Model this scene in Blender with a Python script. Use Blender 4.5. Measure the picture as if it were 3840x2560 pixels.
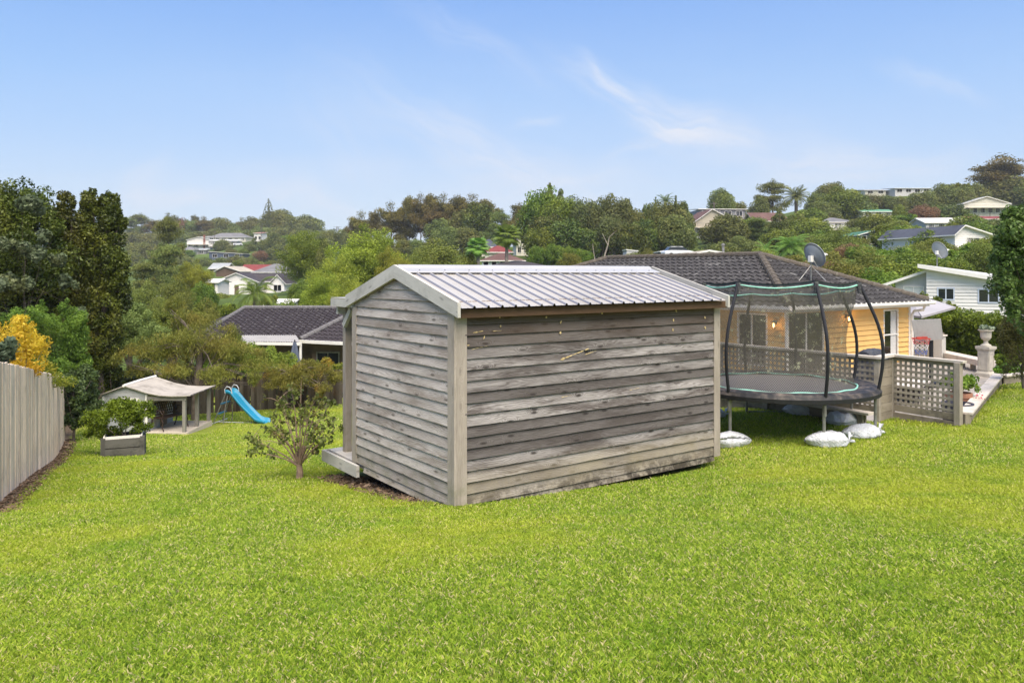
import bpy, math, random
import numpy as np
from mathutils import Vector, Matrix, noise as mnoise

R_ = math.radians
random.seed(7)
for o in list(bpy.data.objects):
    bpy.data.objects.remove(o)
scene = bpy.context.scene

# ---------------------------------------------------------------- camera
FPX, CX, HY = 2929.0, 1920.0, 1023.0          # focal length and horizon of the photograph, in its pixels
cam_d = bpy.data.cameras.new('camera')
cam = bpy.data.objects.new('camera', cam_d)
scene.collection.objects.link(cam)
cam.location = (0, 0, 0)
cam.rotation_euler = (R_(90), 0, 0)
cam_d.sensor_width = 36
cam_d.lens = FPX / 3840 * 36
cam_d.shift_y = -(1280 - HY) / 3840
cam_d.clip_start = 0.05
cam_d.clip_end = 9000
scene.camera = cam

# ---------------------------------------------------------------- world and sun
SUN_EL, SUN_AZ = 60, 162          # azimuth clockwise from +Y
world = bpy.data.worlds.new('World'); scene.world = world
world.use_nodes = True
wn = world.node_tree; wn.nodes.clear()
def N(t, typ, **kw):
    n = t.nodes.new(typ)
    for k, v in kw.items():
        if k in n.inputs: n.inputs[k].default_value = v
        else: setattr(n, k, v)
    return n
def mth(t, op, a, b=None, c=None, clamp=False):
    n = t.nodes.new('ShaderNodeMath'); n.operation = op; n.use_clamp = clamp
    for i, x in enumerate((a, b, c)):
        if x is None: continue
        if isinstance(x, (int, float)): n.inputs[i].default_value = x
        else: t.links.new(x, n.inputs[i])
    return n.outputs[0]
def mapr(t, v, a, b, c=0.0, d=1.0, smooth=True):
    n = t.nodes.new('ShaderNodeMapRange')
    if smooth: n.interpolation_type = 'SMOOTHSTEP'
    t.links.new(v, n.inputs[0])
    for i, x in enumerate((a, b, c, d)): n.inputs[i + 1].default_value = x
    return n.outputs[0]
def mixc(t, fac, a, b, mode='MIX'):
    n = t.nodes.new('ShaderNodeMix'); n.data_type = 'RGBA'; n.blend_type = mode
    for k, x in ((0, fac), (6, a), (7, b)):
        if isinstance(x, (int, float)): n.inputs[k].default_value = x
        elif isinstance(x, (tuple, list)): n.inputs[k].default_value = (*x[:3], 1)
        else: t.links.new(x, n.inputs[k])
    return n.outputs[2]
def ramp(t, fac, stops):
    n = t.nodes.new('ShaderNodeValToRGB'); e = n.color_ramp.elements
    while len(e) < len(stops): e.new(0.5)
    for el, (p, c) in zip(e, stops):
        el.position = p; el.color = (*c[:3], 1)
    t.links.new(fac, n.inputs[0]); return n.outputs[0]
def noise(t, vec, scale, detail=4, rough=0.55, dist=0.0, dim='3D'):
    n = t.nodes.new('ShaderNodeTexNoise'); n.noise_dimensions = dim
    n.inputs['Scale'].default_value = scale; n.inputs['Detail'].default_value = detail
    n.inputs['Roughness'].default_value = rough; n.inputs['Distortion'].default_value = dist
    if vec is not None: t.links.new(vec, n.inputs['Vector'])
    return n.outputs[0]
def mapping(t, vec, sc=(1, 1, 1), rot=(0, 0, 0), loc=(0, 0, 0)):
    n = t.nodes.new('ShaderNodeMapping')
    n.inputs['Scale'].default_value = sc; n.inputs['Rotation'].default_value = rot
    n.inputs['Location'].default_value = loc
    t.links.new(vec, n.inputs[0]); return n.outputs[0]

sky = N(wn, 'ShaderNodeTexSky', sky_type='NISHITA', sun_disc=False)
sky.sun_elevation = R_(SUN_EL); sky.sun_rotation = R_(SUN_AZ)
sky.altitude = 50; sky.air_density = 1.3; sky.dust_density = 0.8; sky.ozone_density = 2.5
tc = N(wn, 'ShaderNodeTexCoord')
sep = N(wn, 'ShaderNodeSeparateXYZ'); wn.links.new(tc.outputs['Generated'], sep.inputs[0])
# project the direction on a high cloud layer so that wisps thin out and stretch towards the horizon
zc = mth(wn, 'MAXIMUM', mth(wn, 'ADD', sep.outputs[2], 0.12), 0.05)
cx_ = mth(wn, 'DIVIDE', sep.outputs[0], zc); cy_ = mth(wn, 'DIVIDE', sep.outputs[1], zc)
cmb = N(wn, 'ShaderNodeCombineXYZ'); wn.links.new(cx_, cmb.inputs[0]); wn.links.new(cy_, cmb.inputs[1])
m1 = mapping(wn, cmb.outputs[0], (0.55, 1.3, 1), (0, 0, R_(-24)), (3.1, 0.4, 0))
n1 = noise(wn, m1, 1.1, 7, 0.62, 1.6)
m2 = mapping(wn, cmb.outputs[0], (0.35, 0.5, 1), (0, 0, R_(20)), (1.2, 5.3, 0))
n2 = noise(wn, m2, 0.9, 4, 0.5, 0.4)
CL = mth(wn, 'MULTIPLY', mapr(wn, n1, 0.46, 0.80), mapr(wn, n2, 0.40, 0.66))
lowfade = mapr(wn, sep.outputs[2], 0.0, 0.30, 1.0, 0.35)
veil = mth(wn, 'MULTIPLY', mapr(wn, n2, 0.3, 0.75), mapr(wn, sep.outputs[2], 0.02, 0.33, 0.38, 0.06))
# wind-drawn wisps: each is (direction x/y, z/y, half length, half width, slant, strength)
yy = mth(wn, 'MAXIMUM', sep.outputs[1], 0.05)
cmb2 = N(wn, 'ShaderNodeCombineXYZ'); wn.links.new(mth(wn, 'DIVIDE', sep.outputs[0], yy), cmb2.inputs[0]); wn.links.new(mth(wn, 'DIVIDE', sep.outputs[2], yy), cmb2.inputs[1])
wnz = N(wn, 'ShaderNodeTexNoise'); wnz.inputs['Scale'].default_value = 9; wnz.inputs['Detail'].default_value = 5; wn.links.new(cmb2.outputs[0], wnz.inputs['Vector'])
wv = N(wn, 'ShaderNodeVectorMath', operation='MULTIPLY_ADD'); wn.links.new(wnz.outputs['Color'], wv.inputs[0]); wv.inputs[1].default_value = (.07, .07, 0)
wsub = N(wn, 'ShaderNodeVectorMath', operation='SUBTRACT'); wn.links.new(cmb2.outputs[0], wsub.inputs[0]); wsub.inputs[1].default_value = (.035, .035, 0); wn.links.new(wsub.outputs[0], wv.inputs[2])
front = mapr(wn, sep.outputs[1], .15, .4)
WISP = [(.18, .215, .12, .020, -27, .40), (.225, .190, .065, .026, -14, .48), (.13, .245, .05, .008, -40, .35), (-.40, .098, .10, .013, 3, .55), (.03, .193, .022, .006, 12, .35), (-.01, .140, .13, .030, -24, .42), (-.47, .125, .028, .016, 40, .35), (-.25, .092, .08, .016, -22, .45),
        (.45, .132, .13, .022, 4, .50), (.54, .25, .06, .012, -18, .28), (-.05, .30, .09, .018, -32, .22), (.17, .168, .05, .008, 22, .35), (.02, .10, .14, .02, 6, .40), (-.12, .20, .12, .035, -35, .18), (.30, .16, .12, .03, -8, .28), (-.2, .15, .1, .03, -60, .16)]
acc = None
for (u0, v0, la, lb, an, am) in WISP:
    mp = mapping(wn, wv.outputs[0], (1, 1, 1), (0, 0, 0), (-u0, -v0, 0))
    mp = mapping(wn, mp, (1, 1, 1), (0, 0, R_(-an)), (0, 0, 0))
    mp2 = mapping(wn, mp, (1 / la, 1 / lb, 0))
    ln = N(wn, 'ShaderNodeVectorMath', operation='LENGTH'); wn.links.new(mp2, ln.inputs[0])
    g_ = mth(wn, 'MULTIPLY', mapr(wn, ln.outputs['Value'], 0.0, 1.9, 1.0, 0.0), am)
    nz_ = noise(wn, mapping(wn, mp, (7, 55, 1), (0, 0, 0), (u0 * 30, v0 * 17, 0)), 1.0, 6, .62, .5)
    g_ = mth(wn, 'MULTIPLY', g_, mapr(wn, nz_, .30, .68, .15, 1.1))
    acc = g_ if acc is None else mth(wn, 'ADD', acc, g_)
acc = mth(wn, 'MULTIPLY', acc, front)
cl = mth(wn, 'ADD', mth(wn, 'ADD', mth(wn, 'MULTIPLY', CL, mth(wn, 'MULTIPLY', lowfade, 0.12)), mth(wn, 'MULTIPLY', veil, 1.1)), acc, clamp=True)
tintd = mixc(wn, 1.0, sky.outputs[0], (0.80, 0.98, 1.18), 'MULTIPLY')
hor = mapr(wn, sep.outputs[2], 0.0, 0.42, 1.0, 0.0, smooth=False)
EXPO, BGS = 1.0, 0.085
def disp(c): return tuple((((v / 255 + .055) / 1.055) ** 2.4) / (2 ** EXPO * BGS) for v in c)
zen = ramp(wn, sep.outputs[2], [(0.0, disp((222, 233, 249))), (0.10, disp((202, 222, 251))), (0.22, disp((166, 203, 252))), (0.36, disp((124, 174, 247))), (0.7, disp((96, 146, 228)))])
skyh = mixc(wn, 0.82, tintd, zen)
skyc = mixc(wn, cl, skyh, disp((232, 238, 251)))
bg = N(wn, 'ShaderNodeBackground'); bg.inputs[1].default_value = BGS
wn.links.new(skyc, bg.inputs[0])
wo = N(wn, 'ShaderNodeOutputWorld'); wn.links.new(bg.outputs[0], wo.inputs[0])

sun_d = bpy.data.lights.new('sun', 'SUN'); sun = bpy.data.objects.new('sun', sun_d)
scene.collection.objects.link(sun)
sun_d.energy = 3.7; sun_d.angle = R_(60); sun_d.color = (1.0, 0.90, 0.75)
az = R_(SUN_AZ); el = R_(SUN_EL)
sdir = Vector((math.sin(az) * math.cos(el), math.cos(az) * math.cos(el), math.sin(el)))
sun.rotation_euler = sdir.to_track_quat('Z', 'Y').to_euler()

scene.view_settings.view_transform = 'Standard'
scene.view_settings.look = 'None'
scene.view_settings.exposure = EXPO
scene.view_settings.gamma = 1.0

# ---------------------------------------------------------------- helpers
col = scene.collection
def P(x, y, Y):
    """point seen at photo pixel x, y and at distance Y"""
    return Vector(((x - CX) / FPX * Y, Y, (HY - y) / FPX * Y))
K_ = 3840 / 2352
def D(x, y, Y): return P(x * K_, y * K_, Y)
def tag(o, label=None, cat=None, group=None, kind=None):
    if label: o['label'] = label
    if cat: o['category'] = cat
    if group: o['group'] = group
    if kind: o['kind'] = kind
    return o
def empty(name, loc=(0, 0, 0), rz=0.0, label=None, cat=None, group=None):
    o = bpy.data.objects.new(name, None); col.objects.link(o)
    o.location = loc; o.rotation_euler = (0, 0, rz); o.empty_display_size = 0.2
    return tag(o, label, cat, group)
def copy_tree(o, parent=None):
    c = o.copy(); col.objects.link(c); c.parent = parent
    for ch in list(o.children): copy_tree(ch, c)
    return c
def np_obj(name, V, F, mats, parent=None, tint=None, uv=None, smooth=False, mi=None):
    """V (n,3) F (m,k) numpy arrays with one face size"""
    me = bpy.data.meshes.new(name)
    V = np.asarray(V, dtype=np.float32); F = np.asarray(F, dtype=np.int32)
    m, k = F.shape
    me.vertices.add(len(V)); me.vertices.foreach_set('co', V.ravel())
    me.loops.add(m * k); me.loops.foreach_set('vertex_index', F.ravel())
    me.polygons.add(m); me.polygons.foreach_set('loop_start', np.arange(0, m * k, k, dtype=np.int32))
    if smooth: me.polygons.foreach_set('use_smooth', np.ones(m, dtype=bool))
    if mi is not None: me.polygons.foreach_set('material_index', np.asarray(mi, dtype=np.int32))
    if uv is not None:
        l = me.uv_layers.new(name='UVMap'); l.data.foreach_set('uv', np.asarray(uv, dtype=np.float32).ravel())
    me.update(calc_edges=True)
    if tint is not None:
        a = me.attributes.new('tint', 'FLOAT', 'POINT'); a.data.foreach_set('value', np.asarray(tint, dtype=np.float32))
    for x in (mats if isinstance(mats, (list, tuple)) else [mats]): me.materials.append(x)
    o = bpy.data.objects.new(name, me); col.objects.link(o); o.parent = parent
    return o
class MB:
    """collects faces with board-wise UVs (metres, u along the grain) and links them as one mesh object"""
    def __init__(s, seed=1):
        s.v = []; s.f = []; s.uv = []; s.mi = []; s.sm = []; s.r = random.Random(seed); s.M = None
    def face(s, pts, uvs=None, mat=0, smooth=False):
        b = len(s.v)
        s.v += [tuple(s.M @ Vector(p)) if s.M else tuple(p) for p in pts]
        s.f.append(tuple(range(b, b + len(pts)))); s.mi.append(mat); s.sm.append(smooth)
        if uvs is None: uvs = [(p[0], p[2]) for p in pts]
        s.uv += list(uvs)
    def box(s, x0, x1, y0, y1, z0, z1, mat=0, T=None, taper=0.0, skip=''):
        P8 = [Vector((x, y, z)) for z in (z0, z1) for y in (y0, y1) for x in (x0, x1)]
        L = (x1 - x0, y1 - y0, z1 - z0); ax = max(range(3), key=lambda i: L[i])
        fs = {'b': (0, 2, 3, 1), 't': (4, 5, 7, 6), 'f': (0, 1, 5, 4), 'k': (2, 6, 7, 3), 'l': (0, 4, 6, 2), 'r': (1, 3, 7, 5)}
        nrm = {'b': 2, 't': 2, 'f': 1, 'k': 1, 'l': 0, 'r': 0}
        ou, ov = s.r.uniform(0, 50), s.r.uniform(0, 50)
        for k, f in fs.items():
            if k in skip: continue
            o = [i for i in range(3) if i != nrm[k]]
            if ax in o: ua = ax; va = [i for i in o if i != ax][0]
            else: ua, va = o
            uv = [(P8[i][ua] + ou, P8[i][va] + ov + 0.31 * nrm[k]) for i in f]
            s.face([(T @ P8[i]) if T else P8[i] for i in f], uv, mat)
    def beam(s, p, q, w, h, mat=0, up=(0, 0, 1)):
        p = Vector(p); q = Vector(q); d = q - p; L = d.length
        if L < 1e-6: return
        x = d / L; u = Vector(up)
        if abs(x.dot(u)) > 0.98: u = Vector((0, 1, 0))
        y = u.cross(x).normalized(); z = x.cross(y)
        T = Matrix((x, y, z)).transposed().to_4x4(); T.translation = p
        s.box(0, L, -w / 2, w / 2, -h / 2, h / 2, mat, T)
    def tube(s, pts, rad, n=8, mat=0, caps=True, smooth=True):
        pts = [Vector(p) for p in pts]
        if not isinstance(rad, (list, tuple)): rad = [rad] * len(pts)
        rings = []; prev = None; acc = 0; ou, ov = s.r.uniform(0, 50), s.r.uniform(0, 50)
        for i, p in enumerate(pts):
            a = pts[max(0, i - 1)]; b = pts[min(len(pts) - 1, i + 1)]
            d = (b - a).normalized() if (b - a).length > 1e-9 else Vector((0, 0, 1))
            if prev is None:
                u = d.orthogonal().normalized()
            else:
                u = (prev - d * prev.dot(d));
                u = u.normalized() if u.length > 1e-6 else d.orthogonal().normalized()
            w = d.cross(u); prev = u
            if i: acc += (p - pts[i - 1]).length
            rings.append(([p + (u * math.cos(t) + w * math.sin(t)) * rad[i] for t in [2 * math.pi * k / n for k in range(n)]], acc))
        for i in range(len(rings) - 1):
            (A, la), (B, lb) = rings[i], rings[i + 1]
            for k in range(n):
                k2 = (k + 1) % n
                c0 = k / n * 2 * math.pi * max(rad[i], .01); c1 = (k + 1) / n * 2 * math.pi * max(rad[i], .01)
                s.face([A[k], A[k2], B[k2], B[k]], [(la + ou, c0 + ov), (la + ou, c1 + ov), (lb + ou, c1 + ov), (lb + ou, c0 + ov)], mat, smooth)
        if caps:
            s.face(list(reversed(rings[0][0])), [(ou, ov)] * n, mat); s.face(rings[-1][0], [(ou, ov)] * n, mat)
    def lathe(s, prof, c=(0, 0, 0), n=20, mat=0, smooth=True):
        c = Vector(c)
        for (r0, z0), (r1, z1) in zip(prof[:-1], prof[1:]):
            for k in range(n):
                a = 2 * math.pi * k / n; b = 2 * math.pi * (k + 1) / n
                s.face([c + Vector((r0 * math.cos(a), r0 * math.sin(a), z0)), c + Vector((r0 * math.cos(b), r0 * math.sin(b), z0)),
                        c + Vector((r1 * math.cos(b), r1 * math.sin(b), z1)), c + Vector((r1 * math.cos(a), r1 * math.sin(a), z1))],
                       [(k / n, z0), ((k + 1) / n, z0), ((k + 1) / n, z1), (k / n, z1)], mat, smooth)
    def grid(s, fn, nu, nv, mat=0, smooth=True, uvs=1.0):
        """fn(i,j) -> point"""
        G = [[Vector(fn(i, j)) for j in range(nv + 1)] for i in range(nu + 1)]
        for i in range(nu):
            for j in range(nv):
                s.face([G[i][j], G[i + 1][j], G[i + 1][j + 1], G[i][j + 1]],
                       [(i / nu * uvs, j / nv * uvs), ((i + 1) / nu * uvs, j / nv * uvs), ((i + 1) / nu * uvs, (j + 1) / nv * uvs), (i / nu * uvs, (j + 1) / nv * uvs)], mat, smooth)
    def prism(s, outline, y0, y1, mat=0):
        """outline in x,z extruded along y"""
        n = len(outline)
        s.face([(x, y0, z) for x, z in outline], None, mat)
        s.face([(x, y1, z) for x, z in reversed(outline)], None, mat)
        for i in range(n):
            a = outline[i]; b = outline[(i + 1) % n]
            s.face([(a[0], y0, a[1]), (a[0], y1, a[1]), (b[0], y1, b[1]), (b[0], y0, b[1])], None, mat)
    def build(s, name, mats, parent=None, merge=False, bevel=0):
        me = bpy.data.meshes.new(name)
        me.from_pydata(s.v, [], s.f)
        l = me.uv_layers.new(name='UVMap')
        l.data.foreach_set('uv', np.array(s.uv, dtype=np.float32).ravel())
        me.polygons.foreach_set('material_index', np.array(s.mi, dtype=np.int32))
        me.polygons.foreach_set('use_smooth', np.array(s.sm, dtype=bool))
        for x in (mats if isinstance(mats, (list, tuple)) else [mats]): me.materials.append(x)
        if merge:
            import bmesh
            bm = bmesh.new(); bm.from_mesh(me); bmesh.ops.remove_doubles(bm, verts=bm.verts, dist=1e-4)
            bmesh.ops.recalc_face_normals(bm, faces=bm.faces); bm.to_mesh(me); bm.free()
        me.update()
        o = bpy.data.objects.new(name, me); col.objects.link(o); o.parent = parent
        if bevel:
            b = o.modifiers.new('bevel', 'BEVEL'); b.width = bevel; b.segments = 2; b.limit_method = 'ANGLE'
        return o

# ---------------------------------------------------------------- materials
def newmat(name):
    m = bpy.data.materials.new(name); m.use_nodes = True
    t = m.node_tree; t.nodes.clear()
    out = t.nodes.new('ShaderNodeOutputMaterial')
    return m, t, out
def principled(t, out, rough=0.7, spec=0.3):
    b = t.nodes.new('ShaderNodeBsdfPrincipled')
    b.inputs['Roughness'].default_value = rough
    b.inputs['Specular IOR Level'].default_value = spec
    t.links.new(b.outputs[0], out.inputs[0]); return b
def bumpn(t, h, strength=0.4, dist=0.01):
    n = t.nodes.new('ShaderNodeBump'); n.inputs['Strength'].default_value = strength; n.inputs['Distance'].default_value = dist
    t.links.new(h, n.inputs['Height']); return n.outputs[0]
def m_plain(name, c, rough=0.6, var=0.12, sc=3.0, spec=0.3, metal=0.0, bump=0.0, dirt=None, dirtamt=0.35):
    m, t, out = newmat(name); b = principled(t, out, rough, spec); b.inputs['Metallic'].default_value = metal
    g = t.nodes.new('ShaderNodeNewGeometry')
    n = noise(t, g.outputs['Position'], sc, 6, 0.6)
    c2 = tuple(x * (1 - var) for x in c); c1 = tuple(min(1, x * (1 + var)) for x in c)
    cc = mixc(t, mapr(t, n, 0.3, 0.7), c2, c1)
    if dirt:
        n3 = noise(t, g.outputs['Position'], sc * 0.7, 8, 0.7)
        cc = mixc(t, mth(t, 'MULTIPLY', mapr(t, n3, 0.48, 0.72), dirtamt), cc, dirt)
    t.links.new(cc, b.inputs['Base Color'])
    if bump:
        n4 = noise(t, g.outputs['Position'], sc * 8, 5, 0.6)
        t.links.new(bumpn(t, n4, bump, 0.01), b.inputs['Normal'])
    return m
def m_emit(name, c, e):
    m, t, out = newmat(name); n = t.nodes.new('ShaderNodeEmission')
    n.inputs[0].default_value = (*c, 1); n.inputs[1].default_value = e; t.links.new(n.outputs[0], out.inputs[0]); return m
def m_glass(name, c=(0.02, 0.025, 0.03), rough=0.06):
    m, t, out = newmat(name); b = principled(t, out, rough, 0.6); b.inputs['Base Color'].default_value = (*c, 1); return m
def m_leaf(name, a, b_, c, trans=0.35, rough=0.5, patch=0.35, psc=0.8):
    """leaves: per-leaf tint from dull to fresh, plus patches of the third colour"""
    m, t, out = newmat(name)
    at = t.nodes.new('ShaderNodeAttribute'); at.attribute_name = 'tint'
    oi = t.nodes.new('ShaderNodeObjectInfo')
    cc = ramp(t, at.outputs['Fac'], [(0.15, a), (0.85, b_)])
    tcn = t.nodes.new('ShaderNodeTexCoord')
    n = noise(t, tcn.outputs['Object'], psc, 3, 0.5)
    cc = mixc(t, mth(t, 'MULTIPLY', mapr(t, n, 0.48, 0.66), patch), cc, c)
    hs = t.nodes.new('ShaderNodeHueSaturation')
    t.links.new(mapr(t, oi.outputs['Random'], 0, 1, 0.475, 0.525, False), hs.inputs['Hue'])
    t.links.new(mapr(t, oi.outputs['Random'], 0, 1, 0.85, 1.15, False), hs.inputs['Value'])
    t.links.new(cc, hs.inputs['Color'])
    d = t.nodes.new('ShaderNodeBsdfPrincipled'); d.inputs['Roughness'].default_value = rough; d.inputs['Specular IOR Level'].default_value = 0.25
    tr = t.nodes.new('ShaderNodeBsdfTranslucent')
    t.links.new(hs.outputs[0], d.inputs['Base Color']); t.links.new(hs.outputs[0], tr.inputs[0])
    mx = t.nodes.new('ShaderNodeMixShader'); mx.inputs[0].default_value = trans
    t.links.new(d.outputs[0], mx.inputs[1]); t.links.new(tr.outputs[0], mx.inputs[2]); t.links.new(mx.outputs[0], out.inputs[0])
    return m
def m_wood(name, light, dark, knots=0.5, contrast=1.0, extra=None, rough=0.85, blotch=None, blotchamt=0.3, board=0.25, bump=0.5):
    """weathered timber; UV is in metres with u along the grain, every board has its own offset"""
    m, t, out = newmat(name); b = principled(t, out, rough, 0.15)
    uv = t.nodes.new('ShaderNodeUVMap'); uv.uv_map = 'UVMap'
    # knots: sparse cells, stretched along the board
    mv = mapping(t, uv.outputs[0], (2.6, 8.0, 1))
    vo = t.nodes.new('ShaderNodeTexVoronoi'); vo.voronoi_dimensions = '2D'; vo.inputs['Scale'].default_value = 1.0
    vo.inputs['Randomness'].default_value = 0.9
    t.links.new(mv, vo.inputs['Vector'])
    sepc = t.nodes.new('ShaderNodeSeparateColor'); t.links.new(vo.outputs['Color'], sepc.inputs[0])
    has = mapr(t, sepc.outputs[0], 0.60, 0.66, 0.0, 1.0)
    dist = vo.outputs['Distance']
    near = mth(t, 'MULTIPLY', mapr(t, dist, 0.0, 0.42, 1.0, 0.0), has)
    sp = t.nodes.new('ShaderNodeSeparateXYZ'); t.links.new(uv.outputs[0], sp.inputs[0])
    lw = noise(t, mapping(t, uv.outputs[0], (1.3, 7.0, 1)), 1.0, 3, 0.5, 0.3, '2D')
    ph = mth(t, 'ADD', mth(t, 'MULTIPLY', sp.outputs[1], 330.0), mth(t, 'MULTIPLY', lw, 42.0))
    ph = mth(t, 'ADD', ph, mth(t, 'MULTIPLY', near, 26.0))
    band = mth(t, 'SINE', ph)
    band = mapr(t, band, -0.6, 1.0, 0.0, 1.0)
    fine = noise(t, mapping(t, uv.outputs[0], (5, 190, 1)), 1.0, 4, 0.6, 0, '2D')
    cl = noise(t, mapping(t, uv.outputs[0], (1.1, 5, 1)), 1.0, 5, 0.6, 0.2, '2D')
    f = mth(t, 'MULTIPLY', mth(t, 'SUBTRACT', 1.0, mth(t, 'MULTIPLY', band, 0.30 * contrast)), 1.0)
    f = mth(t, 'SUBTRACT', f, mth(t, 'MULTIPLY', mapr(t, fine, 0.45, 0.8), 0.35 * contrast))
    f = mth(t, 'SUBTRACT', f, mth(t, 'MULTIPLY', mapr(t, cl, 0.35, 0.75), 0.55 * contrast), clamp=True)
    cc = mixc(t, f, dark, light)
    # each board a little lighter or darker
    bn = noise(t, mapping(t, uv.outputs[0], (0.02, 1.1, 1)), 1.0, 1, 0.3, 0, '2D')
    cc = mixc(t, mapr(t, bn, 0.35, 0.65, board, 0.0), cc, tuple(x * 0.62 for x in dark))
    core = mth(t, 'MULTIPLY', mapr(t, dist, 0.05, 0.19, 1.0, 0.0), mth(t, 'MULTIPLY', has, knots))
    cc = mixc(t, core, cc, tuple(x * 0.38 for x in dark))
    if blotch:
        g = t.nodes.new('ShaderNodeNewGeometry')
        nb = noise(t, g.outputs['Position'], 2.3, 7, 0.68)
        cc = mixc(t, mth(t, 'MULTIPLY', mapr(t, nb, 0.5, 0.72), blotchamt), cc, blotch)
    if extra: cc = extra(t, cc)
    t.links.new(cc, b.inputs['Base Color'])
    if bump: t.links.new(bumpn(t, mth(t, 'ADD', f, mth(t, 'MULTIPLY', fine, 0.5)), bump, 0.004), b.inputs['Normal'])
    return m
# ---------------------------------------------------------------- terrain
AX = math.atan2(.583, .8125)                     # the shed, the yellow house and its deck share one direction
RD = Vector((math.cos(AX), math.sin(AX), 0)); LD = Vector((-math.sin(AX), math.cos(AX), 0))
SC = Vector((-0.64, 8.8, -2.724))                # shed corner nearest the camera
KH = Vector((8.33, 23.4, -3.2))                  # eave corner of the yellow house

def tps_fit(pts, lam=0.0):
    p = np.array(pts, dtype=float); n = len(p)
    d = np.linalg.norm(p[:, None, :2] - p[None, :, :2], axis=2)
    Kx = np.where(d > 0, d * d * np.log(d + 1e-9), 0) + lam * np.eye(n)
    Q = np.hstack([np.ones((n, 1)), p[:, :2]])
    A = np.vstack([np.hstack([Kx, Q]), np.hstack([Q.T, np.zeros((3, 3))])])
    return p[:, :2], np.linalg.solve(A, np.concatenate([p[:, 2], np.zeros(3)]))
def tps_eval(fit, X, Y):
    c, w = fit; X = np.asarray(X, float); Y = np.asarray(Y, float)
    r = np.zeros(X.shape)
    for (a, b), k in zip(c, w[:-3]):
        d = np.hypot(X - a, Y - b); r += k * d * d * np.log(d + 1e-9)
    return r + w[-3] + w[-2] * X + w[-1] * Y
lawn_pts = [(0, 0, -1.28), (-3, 0, -1.33), (3, 0, -1.22), (0, 3, -1.585), (-3, 4, -1.85), (3, 4, -1.66), (-.64, 8.8, -2.64), (2.9, 11.5, -2.83), (1, 9.9, -2.74),
            (-2.5, 11.7, -3.04), (-3.1, 11.4, -3.0), (-6.6, 10, -2.93), (-4.5, 6, -2.25), (-13, 22.7, -4.86), (-9.9, 20, -4.66), (-9.0, 25, -5.18),
            (-8.9, 28, -5.28), (-11.5, 31, -5.6), (-7.2, 33, -5.55), (-3, 33, -5.3), (4.8, 12.1, -2.69), (3.5, 12.6, -2.75), (6, 14.0, -2.72),
            (5.3, 15.05, -2.68), (4.3, 15.6, -2.75), (7.8, 13.2, -2.60), (9, 13.6, -2.56), (11.5, 17, -2.56), (14, 18.5, -2.56), (6, 8, -2.25), (9, 9, -2.25),
            (13, 14, -2.45), (6, 4, -1.7), (-1.5, 18, -3.95), (1, 22, -4.2), (2, 17, -3.3), (-5, 17, -3.9), (-18, 28, -5.5), (-10, 8, -2.7)]
lawn_fit = tps_fit(lawn_pts, 0.6)
hill_pts = [(-40, 45, -7), (-15, 45, -6.6), (0, 45, -6.2), (14, 45, -5.0), (32, 45, -4.2), (45, 60, -2.0), (-50, 80, -6.5), (-20, 80, -6), (60, 95, 2),
            (-110, 260, 0), (-70, 290, 3), (-20, 215, 5.5), (10, 180, 4.0), (-60, 240, 0), (-155, 415, 15.5), (-175, 430, 15), (-120, 430, 16.5), (-90, 425, 15), (-60, 420, 11), (-60, 350, 8), (0, 360, 7), (40, 300, 9), (60, 240, 11), (80, 250, 15),
            (28, 150, 2.5), (70, 150, 4), (145, 232, 17), (190, 240, 18), (90, 300, 19), (50, 400, 12), (200, 420, 18), (240, 300, 24), (-250, 430, 12), (-300, 300, 2), (-300, 700, 0), (0, 700, 2), (300, 700, 5), (-120, 100, -7), (-600, 500, 0), (500, 300, 20), (700, 900, 0), (-700, 1200, -5), (0, 1500, -10), (900, 1500, -10),
            (-86.7, 230.0, 0.2), (23.5, 112.0, 1.5), (-47.8, 100.0, -5.2), (-49.5, 98.0, -5.3), (-152.3, 380.0, 11.2), (-143.0, 392.0, 15.0), (-156.1, 402.0, 17.2), (-136.9, 370.0, 12.1), (-143.2, 345.0, 8.2), (-117.2, 320.0, 5.1), (-117.2, 360.0, 14.2), (-74.6, 205.0, -1.0), (-69.1, 212.0, -1.3), (-58.8, 190.0, -1.8), (-58.5, 166.0, -5.0), (-54.0, 170.0, -5.0), (-48.9, 163.0, -5.1), (-58.8, 150.0, -3.9), (-27.5, 92.0, -4.8), (2.2, 165.0, 3.0), (-4.7, 152.0, 3.5), (-2.5, 142.0, 2.3), (-1.5, 124.0, -0.1), (0.7, 96.0, -0.7), (50.1, 186.0, 12.1), (44.9, 172.0, 7.3), (59.0, 178.0, 9.2), (97.6, 208.0, 14.3), (77.7, 186.0, 9.8), (61.0, 132.0, 4.4), (93.0, 165.0, 8.5), (128.8, 212.0, 15.0), (115.1, 188.0, 10.8), (53.0, 92.0, 2.2), (132.7, 285.0, 27.7), (143.7, 280.0, 27.6), (163.8, 285.0, 29.9), (-45.7, 160.0, -5.5), (-43.9, 163.0, -5.4), (-127.1, 362.0, 12.2), (38.0, 158.0, 6.1), (22.1, 104.0, 1.6), (-139.2, 350.0, 7.9), (18.2, 118.0, 1.6)]
hill_fit = tps_fit(hill_pts, 25.0)
def HH(X, Y):
    return tps_eval(hill_fit, X, Y)
def HT(X, Y):
    X = np.asarray(X, float); Y = np.asarray(Y, float)
    w = np.clip((np.maximum(Y - 35, np.maximum(np.abs(X) - 24, 0) * 1.0)) / 10.0, 0, 1); w = w * w * (3 - 2 * w)
    return tps_eval(lawn_fit, np.clip(X, -26, 26), np.clip(Y, -12, 40)) * (1 - w) + HH(X, Y) * w
def hz(x, y): return float(HT(np.array([x]), np.array([y]))[0])

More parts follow.
